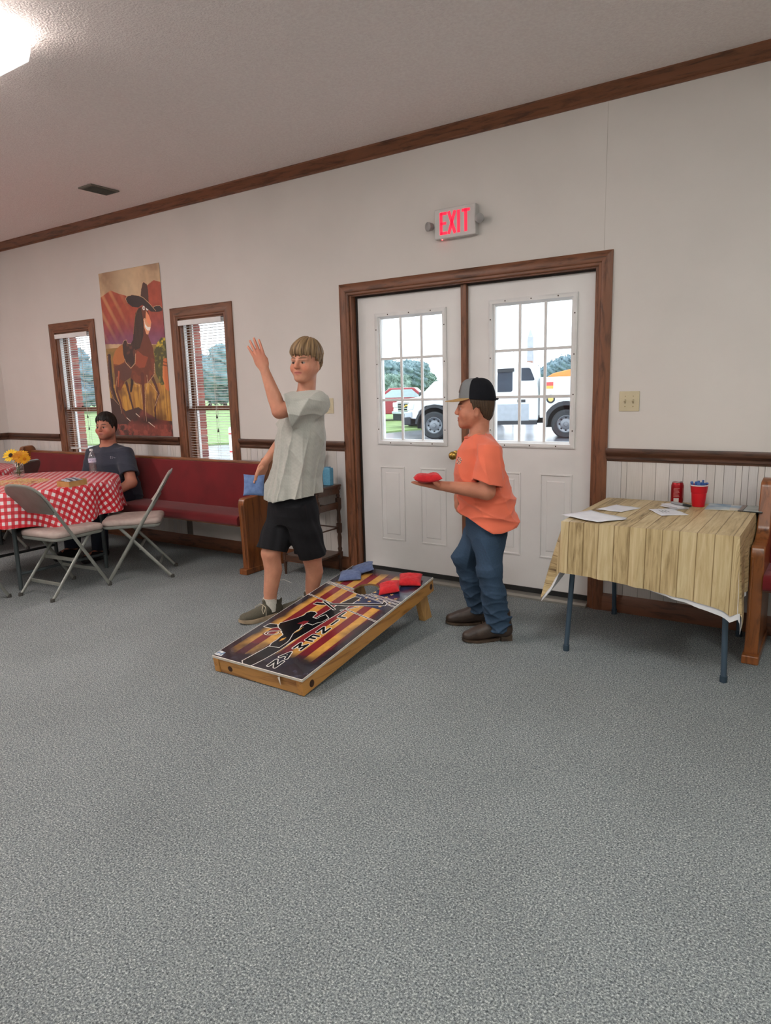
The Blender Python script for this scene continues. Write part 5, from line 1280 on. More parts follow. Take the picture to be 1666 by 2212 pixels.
    R = lambda h: [bpt(0, 0, h), bpt(wd, 0, h), bpt(wd, BL, h), bpt(0, BL, h)]
    ring = [bpt(hc[0]+.076*math.cos(a), hc[1]+.076*math.sin(a), 0) for a in np.linspace(0, 2*math.pi, 40, endpoint=False)]; ring2 = [p-BN*th for p in ring]
    ply.loft([ring, ring2], cap=False)
    K(ply.build('hole_edge', mat('plywood_edge', S(150, 112, 70), .7), None))
    K(MB().loft([R(-.0006), R(-.012)], cap=False).build('top_edge', mat('white_laminate_edge', S(218, 212, 200), .5, c2=S(196, 188, 172), scale=30), None))
    def rail(name, u0, u1, v0, v1, h0, h1, m):
        b = [bpt(u0, v0, h0), bpt(u1, v0, h0), bpt(u1, v1, h0), bpt(u0, v1, h0), bpt(u0, v0, h1), bpt(u1, v0, h1), bpt(u1, v1, h1), bpt(u0, v1, h1)]
        return K(MB().add(b, [(0, 3, 2, 1), (4, 5, 6, 7), (0, 1, 5, 4), (1, 2, 6, 5), (2, 3, 7, 6), (3, 0, 4, 7)]).build(name, m, None, bevel=.002))
    rail('side_rail', .003, .041, 0.0, BL, -.088, -.012, M_PINE); rail('side_rail', wd-.041, wd-.003, .0, BL, -.088, -.012, M_PINE)
    rail('front_rail', .042, wd-.042, .004, .042, -.088, -.0125, M_PINEX); rail('back_rail', .042, wd-.042, BL-.042, BL-.003, -.088, -.0125, M_PINEX)
    # hind legs
    for u0 in (.044, wd-.082):
        top_ = bpt(u0, BL-.085, -.045); foot = A_(0, BY1-.055+.0, 0)
        x0, x1 = BX0+u0, BX0+u0+.038
        y0 = BY1-.150; 
        poly = [(BY1-.118, bz(BY1-.118)-.020), (BY1-.030, bz(BY1-.030)-.030), (BY1+.055, 0.0), (BY1-.035, 0.0)]
        K(MB().prism(poly, x0, x1, 'yz').build('leg', wood('pine_leg', S(190, 146, 88), S(150, 104, 56), .5, 3, (10, 10, 1.5)), None, bevel=.002))
    # knots in the timber and a sticker
    M_KN = mat('timber_knot', S(74, 42, 20), .5, c2=S(46, 26, 14), scale=40)
    def knot(p, n_, u_, ra, rb):
        n_ = nrm(n_); u_ = nrm(u_); v_ = np.cross(n_, u_); ring = [p+n_*.0006+ra*math.cos(t)*u_+rb*math.sin(t)*v_ for t in np.linspace(0, 6.283, 18, endpoint=False)]
        K(MB().loft([ring, [q-n_*.0012 for q in ring]]).build('knot', M_KN, None))
    knot(bpt(wd-.003, .065, -.055), A_(1, 0, 0), BT, .017, .019); knot(bpt(wd-.003, BL-.03, -.05), A_(1, 0, 0), BT, .016, .018); knot(bpt(.115, .004, -.055), -BT, A_(1, 0, 0), .016, .015)
    K(MB().add([bpt(.004, .012, .0012), bpt(.055, .012, .0012), bpt(.05, .050, .0012), bpt(.008, .055, .0012)], [(0, 1, 2, 3)]).build('sticker', mat('blue_white_sticker', S(206, 208, 208), .4, c2=S(92, 120, 150), scale=60, lo=.45, hi=.55), None))
    K(MB().add([bpt(.445, -.001, -.02), bpt(.462, -.002, -.012), bpt(.466, -.010, -.055), bpt(.462, -.003, -.060)], [(0, 1, 2, 3)]).build('peeling_edge', MATS['white_laminate_edge'], None))
    return r
board()

# ================================================================ bean bags
def beanbag(c, n, u, m, label, group, size=.150, h=.020, bend=0.0, bend2=0.0, sag=.0, seed=0, sx=1.0):
    n = nrm(n); u = nrm(np.asarray(u)-n*(np.asarray(u)@n)); v = np.cross(n, u); N_ = 33; t = np.linspace(-1, 1, N_); X, Y = np.meshgrid(t, t, indexing='ij')
    nz = vnoise(X*.5+.5, Y*.5+.5, 4, seed); prof = np.clip((1-np.abs(X)**3.2)*(1-np.abs(Y)**3.2), 0, 1)**.55
    pin = 1-.07*(1-np.abs(Y)**2)*np.abs(X)**3; pin2 = 1-.07*(1-np.abs(X)**2)*np.abs(Y)**3
    hh = h*prof*(.75+.5*nz)+.0015; base = bend*X**2+bend2*Y**2
    out = []
    for s in (1, -1):
        hz = hh if s > 0 else -hh*(.55 if sag == 0 else sag)
        out.append((c+(X*pin*size/2*sx)[..., None]*u+(Y*pin2*size/2)[..., None]*v+((base+hz))[..., None]*n).reshape(-1, 3))
    I = np.arange(N_*N_).reshape(N_, N_); Fq = np.stack([I[:-1, :-1], I[1:, :-1], I[1:, 1:], I[:-1, 1:]], -1).reshape(-1, 4)
    bd = np.concatenate([I[0, :-1], I[:-1, -1], I[-1, :0:-1], I[:0:-1, 0]]); k = len(bd); side = np.stack([bd, np.roll(bd, -1), np.roll(bd, -1)+N_*N_, bd+N_*N_], 1)
    base_ = np.asarray(c, float)
    o = arrmesh('bean_bag', np.concatenate(out)-base_, np.concatenate([Fq, Fq[:, ::-1]+N_*N_, side]), m); o.location = base_
    bm = bmesh.new(); bm.from_mesh(o.data); bmesh.ops.recalc_face_normals(bm, faces=bm.faces); bm.to_mesh(o.data); bm.free()
    return tag(o, label, 'bean bag', group)
M_BLUE = mat('blue_duck_cloth', S(104, 120, 158), .95, c2=S(86, 100, 138), scale=40, bump=.35, bscale=420, sheen=.1); M_BLUE2 = mat('bright_blue_duck_cloth', S(112, 138, 184), .95, c2=S(92, 116, 162), scale=30, bump=.35, bscale=420)
M_REDB = mat('red_duck_cloth', S(214, 36, 42), .9, c2=S(190, 22, 32), scale=40, bump=.3, bscale=420, sheen=.1)
def onb(px, py, h): u, v = on_board(px, py); return bpt(u, v, h)
beanbag(onb(758, 1247, .012), BN, A_(.85, .5, 0), M_BLUE, 'blue bean bag lying lower on the left edge of the board', 'bean bags', h=.022, seed=1, size=.145)
beanbag(onb(784, 1234, .022), BN+A_(-.18, -.1, 0), A_(.8, .6, 0), M_BLUE, 'blue bean bag overlapping the other one at the board corner', 'bean bags', h=.022, seed=2, size=.145, bend2=-.006)
beanbag(onb(842, 1276, .019), BN+A_(-.05, -.15, 0), A_(.85, .53, 0), M_REDB, 'red bean bag lying half across the hole of the board', 'bean bags', h=.026, seed=3, size=.125)
beanbag(onb(887, 1259, .020), BN+A_(.1, -.05, 0), A_(.9, .45, 0), M_REDB, 'red bean bag by the back right edge of the board', 'bean bags', h=.026, seed=4, size=.140)
tc = nrm(CAM_POS-at(549, 1047, -1.12))
beanbag(at(549, 1048, -1.118), tc+A_(0, 0, .12), CR, M_BLUE2, 'blue bean bag hanging in the grey-shirted boy\'s lowered hand', 'bean bags', h=.015, seed=5, size=.135, sag=.8, sx=.97)
beanbag(at(924, 1037, -1.062), A_(0, 0, 1)+A_(-.05, .05, 0), CR, M_REDB, 'red bean bag resting on the orange-shirted boy\'s palm', 'bean bags', h=.036, seed=6, size=.146, bend=.010, sag=.35)
# ================================================================ pews
M_PEW = wood('oak_pew', S(140, 82, 40), S(100, 54, 24), .35, 2.4, (10, 10, 1.4), coat=.4, dark=S(72, 36, 16)); M_PEWX = wood('oak_pew_rail', S(136, 82, 44), S(98, 54, 26), .35, 2.4, (1.4, 10, 10), coat=.4, dark=S(72, 36, 16))
M_REDC = mat('burgundy_upholstery', S(120, 14, 23), .92, c2=S(106, 11, 19), scale=6, bump=.25, bscale=320, sheen=.15)
def rounded(pts, r, n=5):
    out = []; P = [np.array(p, float) for p in pts]
    for i in range(len(P)):
        a, b, c = P[i-1], P[i], P[(i+1) % len(P)]; u, v = nrm(a-b), nrm(c-b); rr = min(r, np.linalg.norm(a-b)*.45, np.linalg.norm(c-b)*.45)
        for t in np.linspace(0, 1, n): out.append(tuple(b*(1-t)**2*0+(b+u*rr)*(1-t)**2+2*b*t*(1-t)+(b+v*rr)*t*t))
    return out
def pew(x0, x1, label):
    r = tag(empty('church_pew', ((x0+x1)/2, -.28, 0)), label, 'pew', 'red upholstered church pews'); inv = Matrix.Translation((-(x0+x1)/2, .28, 0))
    def K(o): o.parent = r; o.matrix_parent_inverse = inv; return o
    end = [(-.035, .03), (-.470, .03), (-.470, .20), (-.485, .56), (-.470, .60), (-.330, .605), (-.265, .64), (-.225, .80), (-.205, .885), (-.090, .895), (-.060, .86), (-.040, .5)]
    for xa, xb in ((x0, x0+.062), (x1-.062, x1)):
        K(MB().prism(rounded(end, .03), xa, xb, 'yz').build('end_panel', M_PEW, None, bevel=.006, smooth=30))
        K(MB().box(xa-.008, xb+.008, -.505, -.015, 0, .045).build('foot_plinth', M_PEW, None, bevel=.006))
        K(MB().tube([(xb-.012 if xa > x0+.1 else xa+.012, -.4885, .12), (xb-.012 if xa > x0+.1 else xa+.012, -.4975, .55)], .006, 6).build('edge_bead', M_PEW, None))
    a, b = x0+.063, x1-.063
    K(MB().prism([(-.140, .40), (-.118, .40), (-.072, .835), (-.094, .835)], a, b, 'yz').build('back_board', M_PEWX, None))
    K(MB().prism([(-.118, .822), (-.060, .822), (-.062, .842), (-.116, .842)], a, b, 'yz').build('cap_rail', M_PEWX, None, bevel=.003))
    K(MB().prism(rounded([(-.178, .44), (-.140, .44), (-.096, .822), (-.124, .822)], .012), a, b, 'yz').build('back_cushion', M_REDC, None, smooth=40))
    K(MB().prism([(-.48, .375), (-.13, .36), (-.13, .385), (-.48, .395)], a, b, 'yz').build('seat_board', M_PEWX, None))
    K(MB().prism(rounded([(-.505, .385), (-.15, .375), (-.15, .452), (-.48, .462), (-.505, .445)], .022), a, b, 'yz').build('seat_cushion', M_REDC, None, smooth=40))
    return r
pew(-7.40, -3.790, 'long church pew with dark red cushions under the windows')
pew(-.335, 1.95, 'church pew end with red seat at the right edge behind the card table')

# ================================================================ tea cart with bottles
def turned(prof_h, x, y, z0, z1, m, K, sq=()):
    """turned leg with square blocks at heights sq"""
    mb = MB(); mb.lathe([(r, z0+(z1-z0)*t) for t, r in prof_h], (x, y, 0), 14); o = K(mb.build('leg', m, None, smooth=40)); return o
def cart():
    M = wood('dark_walnut_cart', S(74, 46, 30), S(44, 26, 16), .35, 3, (3, 12, 8), coat=.3); M2 = wood('dark_walnut_leg', S(70, 43, 28), S(42, 25, 15), .35, 3, (10, 10, 2), coat=.3)
    x0, x1, y0, y1 = -3.565, -3.185, -.335, -.035
    r = tag(empty('tea_cart', ((x0+x1)/2, (y0+y1)/2, 0)), 'dark wooden tea cart with turned legs beside the door casing', 'cart'); inv = Matrix.Translation((-(x0+x1)/2, -(y0+y1)/2, 0))
    def K(o): o.parent = r; o.matrix_parent_inverse = inv; return o
    prof = [(0, .009), (.10, .013), (.17, .016), (.175, .022), (.235, .022), (.24, .014), (.27, .018), (.29, .013), (.40, .018), (.44, .013), (.46, .022), (.56, .022), (.565, .014), (.60, .017), (.70, .013), (.72, .018), (.735, .023), (.85, .023), (.855, .013), (.875, .016), (.895, .012), (.915, .016), (.935, .012), (.95, .022), (1, .022)]
    for x in (x0+.02, x1-.02):
        for y in (y0+.02, y1-.02): turned(prof, x, y, 0, .688, M2, K)
    K(MB().box(x0, x1, y0, y1, .672, .690).build('top', M, None, bevel=.004))
    K(MB().box(x0+.03, x1-.03, y0+.008, y0+.022, .62, .672).build('apron', M, None)); K(MB().box(x0+.03, x1-.03, y1-.022, y1-.008, .62, .672).build('apron', M, None)); K(MB().box(x1-.022, x1-.008, y0+.03, y1-.03, .62, .672).build('apron', M, None)); K(MB().box(x0+.008, x0+.022, y0+.03, y1-.03, .62, .672).build('apron', M, None))
    K(MB().box(x0+.01, x1-.01, y0+.01, y1-.01, .505, .517).build('shelf', M, None)); K(MB().box(x0+.03, x1-.03, y0+.008, y0+.020, .517, .555).build('shelf_rail', M, None)); K(MB().box(x1-.020, x1-.008, y0+.03, y1-.03, .517, .555).build('shelf_rail', M, None))
    K(MB().box(x0+.01, x1-.01, y0+.01, y1-.01, .140, .155).build('shelf', M, None)); K(MB().prism([(x0+.03, .15), (x0+.03, .10), (x0+.08, .115), ((x0+x1)/2, .105), (x1-.08, .115), (x1-.03, .10), (x1-.03, .15)], y0+.008, y0+.020, 'xz').build('shelf_apron', M, None))
    K(MB().tube([(x0+.02, y1-.02, .352), (x1-.02, y1-.02, .352)], .006, 8).build('stretcher', M2, None)); K(MB().tube([(x0+.02, y0+.02, .352), (x0+.02, y1-.02, .352)], .006, 8).build('stretcher', M2, None)); K(MB().tube([(x1-.02, y0+.02, .352), (x1-.02, y1-.02, .352)], .006, 8).build('stretcher', M2, None))
cart()
zc = .690
bb = tag(empty('bottle', (-3.235, -.13, zc)), 'light blue flat bottle on the tea cart by the door casing', 'bottle')
MB().loft([[(sx*a, sy*b, z) for sx, sy in ((-1, -1), (1, -1), (1, 1), (-1, 1))] for z, a, b in ((0, .030, .018), (.004, .034, .021), (.12, .036, .022), (.135, .034, .020))]).build('body', mat('light_blue_plastic', S(96, 158, 186), .4, c2=S(86, 146, 176), scale=80), bb, bevel=.006)
MB().box(-.020, .020, -.014, .014, .133, .142).build('cap', mat('blue_cap', S(70, 130, 164), .4), bb, bevel=.003)
jg = tag(empty('jug', (-3.335, -.17, zc)), 'clear plastic jug with navy label behind the grey-shirted boy', 'jug')
MB().lathe([(.040, 0), (.048, .006), (.050, .05), (.048, .09), (.050, .12), (.044, .15), (.020, .175), (.018, .19)], n=20).build('body', mat('frosted_plastic', S(196, 204, 214), .3, c2=S(178, 188, 202), scale=20), jg, smooth=True)
MB().lathe([(.0508, .088), (.0508, .122)], n=20, cap=False).build('label_band', mat('navy_label', S(30, 48, 96), .5), jg, smooth=True)
MB().lathe([(.020, .186), (.020, .202), (.016, .204)], n=16).build('cap', M_WHITE, jg)
tb = tag(empty('tissue_box', (-3.44, -.085, zc)), 'white paper towels heaped behind the plastic jug on the cart', 'paper towels')
mbt = MB()
for k in range(5):
    a = k*1.1; pts = [(-.05+.02*k, .012*math.sin(a*2), 0), (-.055+.024*k, .02*math.cos(a), .12), (-.05+.03*k, .03*math.sin(a), .20+.012*k), (-.02+.03*k, .02*math.cos(a*1.7), .235+.008*k)]
    mbt.loft([[(p[0]-.03, p[1]-.016, p[2]), (p[0]+.03, p[1]-.010, p[2]+.006), (p[0]+.03, p[1]+.012, p[2]-.004), (p[0]-.03, p[1]+.010, p[2])] for p in pts])
mbt.build('towels', mat('white_paper_towel', S(226, 224, 218), .9, c2=S(206, 204, 198), scale=60), tb, smooth=60)

# ================================================================ card table with plank-print cloth
def uvmesh(name, V, F, UV, m, parent=None, smooth=True):
    o = arrmesh(name, V, F, m, parent, None, smooth); me = o.data; l = me.uv_layers.new(name='unfolded'); UV = np.asarray(UV, np.float32)
    idx = np.empty(len(me.loops), np.int32); me.loops.foreach_get('vertex_index', idx); l.data.foreach_set('uv', UV[idx].ravel()); return o
def plank_cloth():
    m, t, b = nt('plank_print_vinyl'); uv = N(t, 'ShaderNodeUVMap'); uv.uv_map = 'unfolded'; sx = N(t, 'ShaderNodeSeparateXYZ'); t.links.new(uv.outputs[0], sx.inputs[0])
    u = N(t, 'ShaderNodeMath', operation='DIVIDE'); t.links.new(sx.outputs[0], u.inputs[0]); u.inputs[1].default_value = .074
    fl = N(t, 'ShaderNodeMath', operation='FLOOR'); t.links.new(u.outputs[0], fl.inputs[0]); fr = N(t, 'ShaderNodeMath', operation='FRACT'); t.links.new(u.outputs[0], fr.inputs[0])
    mp = N(t, 'ShaderNodeMapping'); mp.inputs['Scale'].default_value = (26, 2.2, 1); t.links.new(uv.outputs[0], mp.inputs[0])
    n = N(t, 'ShaderNodeTexNoise', Scale=2.0, Detail=7, Roughness=.62, Distortion=.5); t.links.new(mp.outputs[0], n.inputs['Vector'])
    wn = N(t, 'ShaderNodeTexWhiteNoise', noise_dimensions='1D'); t.links.new(fl.outputs[0], wn.inputs['W'])
    ad = N(t, 'ShaderNodeMath', operation='MULTIPLY_ADD'); t.links.new(wn.outputs['Value'], ad.inputs[0]); ad.inputs[1].default_value = .26; t.links.new(n.outputs['Fac'], ad.inputs[2])
    c = ramp(t, ad.outputs[0], [(.34, S(112, 92, 62)), (.46, S(160, 138, 99)), (.60, S(188, 166, 124)), (.85, S(208, 190, 150))])
    ed = ramp(t, fr.outputs[0], [(0.0, (.32, .26, .18, 1)), (.025, (.50, .44, .36, 1)), (.06, (1, 1, 1, 1)), (.97, (1, 1, 1, 1)), (1.0, (.45, .38, .30, 1))])
    mx = N(t, 'ShaderNodeMix', data_type='RGBA', blend_type='MULTIPLY'); mx.inputs[0].default_value = 1; t.links.new(c, mx.inputs[6]); t.links.new(ed, mx.inputs[7])
    bk = N(t, 'ShaderNodeNewGeometry'); m2 = N(t, 'ShaderNodeMix', data_type='RGBA'); t.links.new(bk.outputs['Backfacing'], m2.inputs[0]); t.links.new(mx.outputs[2], m2.inputs[6]); m2.inputs[7].default_value = S(222, 222, 222)
    t.links.new(m2.outputs[2], b.inputs['Base Color']); b.inputs['Roughness'].default_value = .42; b.inputs['Specular IOR Level'].default_value = .35
    return m
def card_table():
    X0, X1, Y0, Y1, ZT = -1.150, -.345, -.885, -.070, .722
    r = tag(empty('card_table', (-.75, -.46, 0)), 'square folding card table with blue-grey metal legs', 'table'); inv = Matrix.Translation((.75, .46, 0))
    def K(o): o.parent = r; o.matrix_parent_inverse = inv; return o
    M = mat('blue_grey_leg_paint', S(74, 92, 108), .45, .3); 
    for (fx, fy, tx, ty) in ((-1.150, -.768, -1.10, -.80), (-.384, -.785, -.40, -.80), (-1.095, -.05, -1.09, -.14), (-.40, -.10, -.41, -.15)):
        K(MB().tube([(fx, fy, .02), (tx, ty, ZT-.05)], .0135, 12).build('leg', M, None, smooth=True)); K(MB().lathe([(.0165, 0), (.0170, .03), (.0145, .032)], (fx, fy, 0), 12).build('foot_cap', mat('dark_blue_rubber', S(44, 62, 76), .7), None, smooth=True))
    K(MB().box(X0+.012, X1-.012, Y0+.012, Y1-.012, ZT-.055, ZT-.006).build('table_top', mat('table_board', S(96, 92, 86), .7), None))
    # cloth
    per = []; rc = .03
    W_, D_ = X1-X0, Y1-Y0
    corners = [(X0, Y0), (X1, Y0), (X1, Y1), (X0, Y1)]; nps = 44
    for k in range(4):
        a, b = np.array(corners[k]), np.array(corners[(k+1) % 4])
        for i in range(nps): per.append((a+(b-a)*i/nps, k, i/nps))
    rows = 14; n_ = len(per)
    nrmls = [(0, -1), (1, 0), (0, 1), (-1, 0)]
    def skirt(inset, more):
        V = []; UV = []
        for j in range(rows):
            t = j/(rows-1)
            for (p, k, s) in per:
                nn = np.array(nrmls[k], float)
                flare = nn*(.012+.005*math.sin(s*31+k*2)+.004*math.sin(s*57)-inset)
                drop = {0: .258+.030*s+.055*s*s, 1: .33-.03*s, 2: .27, 3: .27}[k]
                if k == 3: w = math.exp(-((s-.90)/.065)**2); flare = flare+np.array([-.085, -.088])*w; drop = drop+.150*w; drop = drop-.02*math.exp(-((s-1)/.03)**2)
                if k == 1: w = math.exp(-((s-.085)/.06)**2); flare = flare+np.array([.030, -.080])*w; drop = drop+.085*w
                if k == 0: w = math.exp(-((s-1)/.05)**2); drop = drop+.03*w
                drop = drop+more*(smoothstep(.45, .95, s) if k == 0 else (1.0-.6*s if k == 1 else .3))
                dd = float(drop)*t; e = t**.8
                V.append((p[0]+flare[0]*e, p[1]+flare[1]*e, ZT+.004-dd-.004*min(1, t*9))); UV.append((p[0]+nn[0]*dd, p[1]+nn[1]*dd))
        F = [(j*n_+i, (j+1)*n_+i, (j+1)*n_+(i+1) % n_, j*n_+(i+1) % n_) for j in range(rows-1) for i in range(n_)]
        return V, UV, F
    V, UV, F = skirt(0.0, 0.0); VL, _, FL = skirt(.006, .030)
    gx, gy = 16, 16; o0 = len(V)
    for i in range(gx):
        for j in range(gy):
            x = X0+W_*i/(gx-1); y = Y0+D_*j/(gy-1); V.append((x, y, ZT+.004+.0012*math.sin(x*23+y*9)*math.sin(y*17)*(0 < i < gx-1)*(0 < j < gy-1))); UV.append((x, y))
    for i in range(gx-1):
        for j in range(gy-1): F.append((o0+i*gy+j, o0+(i+1)*gy+j, o0+(i+1)*gy+j+1, o0+i*gy+j+1))
    c = uvmesh('tablecloth', np.array(V)-np.array([-.75, -.46, ZT]), np.array(F), UV, plank_cloth()); c.location = (-.75, -.46, ZT)
    c.data.set_sharp_from_angle(angle=math.radians(50))
    tag(c, 'wood-plank print vinyl tablecloth draped over the card table', 'tablecloth')
    li = arrmesh('white_backing', np.array(VL)-np.array([-.75, -.46, ZT+.001]), np.array(FL), mat('white_cloth_backing', S(224, 224, 226), .8), c); li['label'] = 'white backing showing below the hem'
    return ZT+.0055
ZT2 = card_table()
M_PAPER = mat('white_paper', S(226, 226, 230), .8, c2=S(216, 216, 222), scale=9); M_INK = mat('grey_print', S(120, 120, 126), .8)
def sheet(pts, z, label, lift=0.0, ink=0, name='paper_sheet'):
    P = [np.array([p[0], p[1], z]) for p in pts]; c = sum(P)/4; nU = 9; V = []
    for i in range(nU):
        for j in range(nU):
            a, b = i/(nU-1), j/(nU-1); p = P[0]*(1-a)*(1-b)+P[1]*a*(1-b)+P[2]*a*b+P[3]*(1-a)*b
            V.append(p-c+A_(0, 0, .0005+.002*math.sin(a*4+1)*math.sin(b*5)**2+lift*(1-a)**2*(1-b)**2))
    F = [(i*nU+j, (i+1)*nU+j, (i+1)*nU+j+1, i*nU+j+1) for i in range(nU-1) for j in range(nU-1)]
    o = tag(empty(name, c), label, 'paper', 'sheets of paper on the card table'); q = arrmesh('page', np.array(V), F, M_PAPER, o); q.modifiers.new('s', 'SOLIDIFY').thickness = .0006
    for k in range(ink):
        a = .25+.12*k; s = P[0]*(1-a)+P[1]*a-c; e = P[3]*(1-a)+P[2]*a-c; d = e-s; MB().add([s+d*.30+A_(0, 0, .0042), s+d*.62+A_(0, 0, .0042), s+d*.62+nrm(P[1]-P[0])*.004+A_(0, 0, .0042), s+d*.30+nrm(P[1]-P[0])*.004+A_(0, 0, .0042)], [(0, 1, 2, 3)]).build('print_line', M_INK, o)
    return o
sheet([(-1.165, -.745), (-1.09, -.575), (-.885, -.66), (-.965, -.845)], ZT2, 'white sheet lying underneath the overhanging sheet at the table corner', 0)
sheet([(-1.188, -.777), (-1.103, -.560), (-.868, -.718), (-.970, -.872)], ZT2+.005, 'white printed sheet overhanging the left front corner of the table', .004)
sheet([(-1.091, -.508), (-1.035, -.304), (-.891, -.351), (-.947, -.531)], ZT2, 'small white sheet at the back left of the table', .002)
sheet([(-.846, -.377), (-.742, -.298), (-.629, -.453), (-.743, -.55)], ZT2, 'white handwritten sheet in front of the marker', .0, 3)
# stack of cards with a marker
cs = tag(empty('card_stack', (-.735, -.268, ZT2)), 'small stack of white cards under the marker', 'cards')
cm = unit_box('card', M_PAPER)
for k in range(5): place(cm, cs, 'card', (random.uniform(-.003, .003), random.uniform(-.003, .003), .0018+k*.0030), (.127, .076, .0022), (0, 0, math.radians(-38+random.uniform(-6, 6))))
mk = tag(empty('marker_pen', (-.70, -.285, ZT2+.0235), math.radians(-36)), 'grey felt marker with black cap on the card stack', 'marker')
MB().tube([(-.070, 0, 0), (-.066, 0, 0), (.020, 0, 0), (.022, 0, 0)], [.005, .0072, .0072, .0068], 12).build('barrel', mat('grey_marker_barrel', S(150, 152, 154), .4), mk, smooth=True); MB().tube([(.018, 0, 0), (.020, 0, 0), (.066, 0, 0), (.070, 0, 0)], [.0072, .0082, .0070, .005], 12).build('cap', mat('black_green_cap', S(20, 30, 28), .35), mk, smooth=True)
# soda can
cn = tag(empty('soda_can', (-.754, -.112, ZT2)), 'red aluminium soda can at the back of the card table', 'can')
def can_mat():
    m, t, b = nt('red_can_print'); co = coords(t); n = N(t, 'ShaderNodeTexNoise', Scale=160, Detail=2); mp = N(t, 'ShaderNodeMapping'); mp.inputs['Scale'].default_value = (1, 1, 2.2); t.links.new(co, mp.inputs[0]); t.links.new(mp.outputs[0], n.inputs['Vector'])
    t.links.new(ramp(t, n.outputs['Fac'], [(.56, S(158, 22, 30)), (.64, S(196, 120, 120))]), b.inputs['Base Color']); b.inputs['Metallic'].default_value = .45; b.inputs['Roughness'].default_value = .3; return m
M_REDCAN = mat('red_can_paint', S(160, 18, 28), .28, .5)
MB().lathe([(.0255, 0), (.030, .004), (.033, .012), (.033, .100), (.030, .111), (.0275, .1165), (.0275, .119)], n=32).build('body', M_REDCAN, cn, smooth=40); MB().lathe([(.0277, .1175), (.0277, .1205), (.0255, .1205), (.0245, .117), (.002, .1172)], n=32).build('lid', mat('aluminium', S(190, 190, 190), .3, 1.0), cn, smooth=30)
def wrap(name, a0, a1, z0, z1, m, par, rad=.03325, n=8):
    MB().loft([[(rad*math.cos(a), rad*math.sin(a), z) for a in np.linspace(a0, a1, n)] for z in (z0, z1)], cap=False, closed=False).build(name, m, par, smooth=True)
af = math.atan2(CAM_POS[1]+.112, CAM_POS[0]+.754)
wrap('barcode_patch', af-.55, af+.28, .010, .032, mat('pale_label', S(206, 198, 196), .5), cn); 
for k in range(7): wrap('print_line', af-.62, af+.35-.1*(k % 3), .040+k*.0075, .0432+k*.0075, mat('pale_pink_print', S(186, 116, 114), .5), cn)
wrap('white_roundel', af+.95, af+1.5, .030, .088, mat('dark_pink_print', S(176, 92, 92), .5), cn)
MB().lathe([(.001, 0), (.008, .0006), (.008, .0016), (.001, .002)], (.004, 0, .1175), 14).build('pull_tab', MATS['aluminium'], cn)
# red cup with blue forks
cp = tag(empty('party_cup', (-.632, -.172, ZT2)), 'red plastic cup full of blue plastic cutlery', 'cup')
M_CUP = mat('red_cup_plastic', S(206, 14, 34), .3)
MB().lathe([(.031, 0), (.032, .004), (.035, .03), (.0352, .031), (.0385, .075), (.0405, .077), (.0445, .113), (.0465, .116), (.0465, .119), (.0430, .119), (.0415, .110), (.036, .05), (.030, .006), (.002, .005)], n=36, cap=False).build('cup_body', M_CUP, cp, smooth=35); MB().lathe([(.0448, .113), (.0475, .1155), (.0475, .1195), (.0440, .1198)], n=36, cap=False).build('cup_rim', mat('white_cup_rim', S(232, 220, 220), .4), cp, smooth=True)
MF = mat('blue_cutlery_plastic', S(78, 118, 184), .3, c2=S(60, 98, 164), scale=30)
for k in range(17):
    a = k*2.4; r0 = .004+.022*((k*7) % 5)/5; r1 = .012+.040*((k*3) % 7)/7
    p0 = A_(r0*math.cos(a), r0*math.sin(a), .01); p1 = A_(r1*math.cos(a), r1*math.sin(a), .128+.016*((k*5) % 4)/4); d = nrm(p1-p0); u = nrm(np.cross(d, A_(math.cos(a*1.7), math.sin(a*1.7), .1)))
    f = tag(empty('plastic_fork', A_(-.632, -.172, ZT2)), 'blue plastic cutlery handle standing in the red cup', 'cutlery', 'blue cutlery in the red cup')
    v = np.cross(d, u); rings = []
    for t, w in ((0, .003), (.5, .0035), (.9, .0075), (.97, .0080), (1.0, .0055)):
        c = p0+(p1-p0)*t; rings.append([c+u*w+v*.0008, c-u*w+v*.0008, c-u*w-v*.0008, c+u*w-v*.0008])
    MB().loft(rings).build('handle', MF, f, smooth=50)
# magazine and clipboard
mg = tag(empty('magazine', (-.50, -.165, ZT2)), 'glossy magazine with a blue cover lying behind the red cup', 'magazine')
MB().prism([(-.085, -.10), (.105, -.065), (.090, .085), (-.090, .090)], 0, .004, 'xy').build('cover', mat('magazine_cover', S(150, 174, 192), .25, c2=S(206, 198, 184), scale=7, lo=.42, hi=.58), mg); MB().prism([(-.084, -.099), (.03, -.078), (.02, .086), (-.089, .089)], .0042, .0050, 'xy').build('cover_picture', mat('cover_sky', S(96, 134, 168), .25, c2=S(186, 202, 210), scale=6), mg)
cl = tag(empty('booklet', (-.375, -.165, ZT2)), 'grey-green booklet on a dark board at the right edge of the table', 'booklet')
MB().prism([(-.055, -.085), (.060, -.095), (.058, .095), (-.050, .095)], 0, .004, 'xy').build('board', mat('dark_board', S(44, 46, 48), .5), cl); MB().prism([(-.030, -.081), (.056, -.090), (.054, .090), (-.025, .090)], .004, .0055, 'xy').build('page', mat('pale_green_page', S(182, 190, 186), .4, c2=S(150, 158, 154), scale=10), cl); MB().prism([(-.052, -.080), (-.032, -.080), (-.027, .088), (-.048, .088)], .004, .0060, 'xy').build('spine', mat('taupe_spine', S(138, 126, 120), .5), cl)

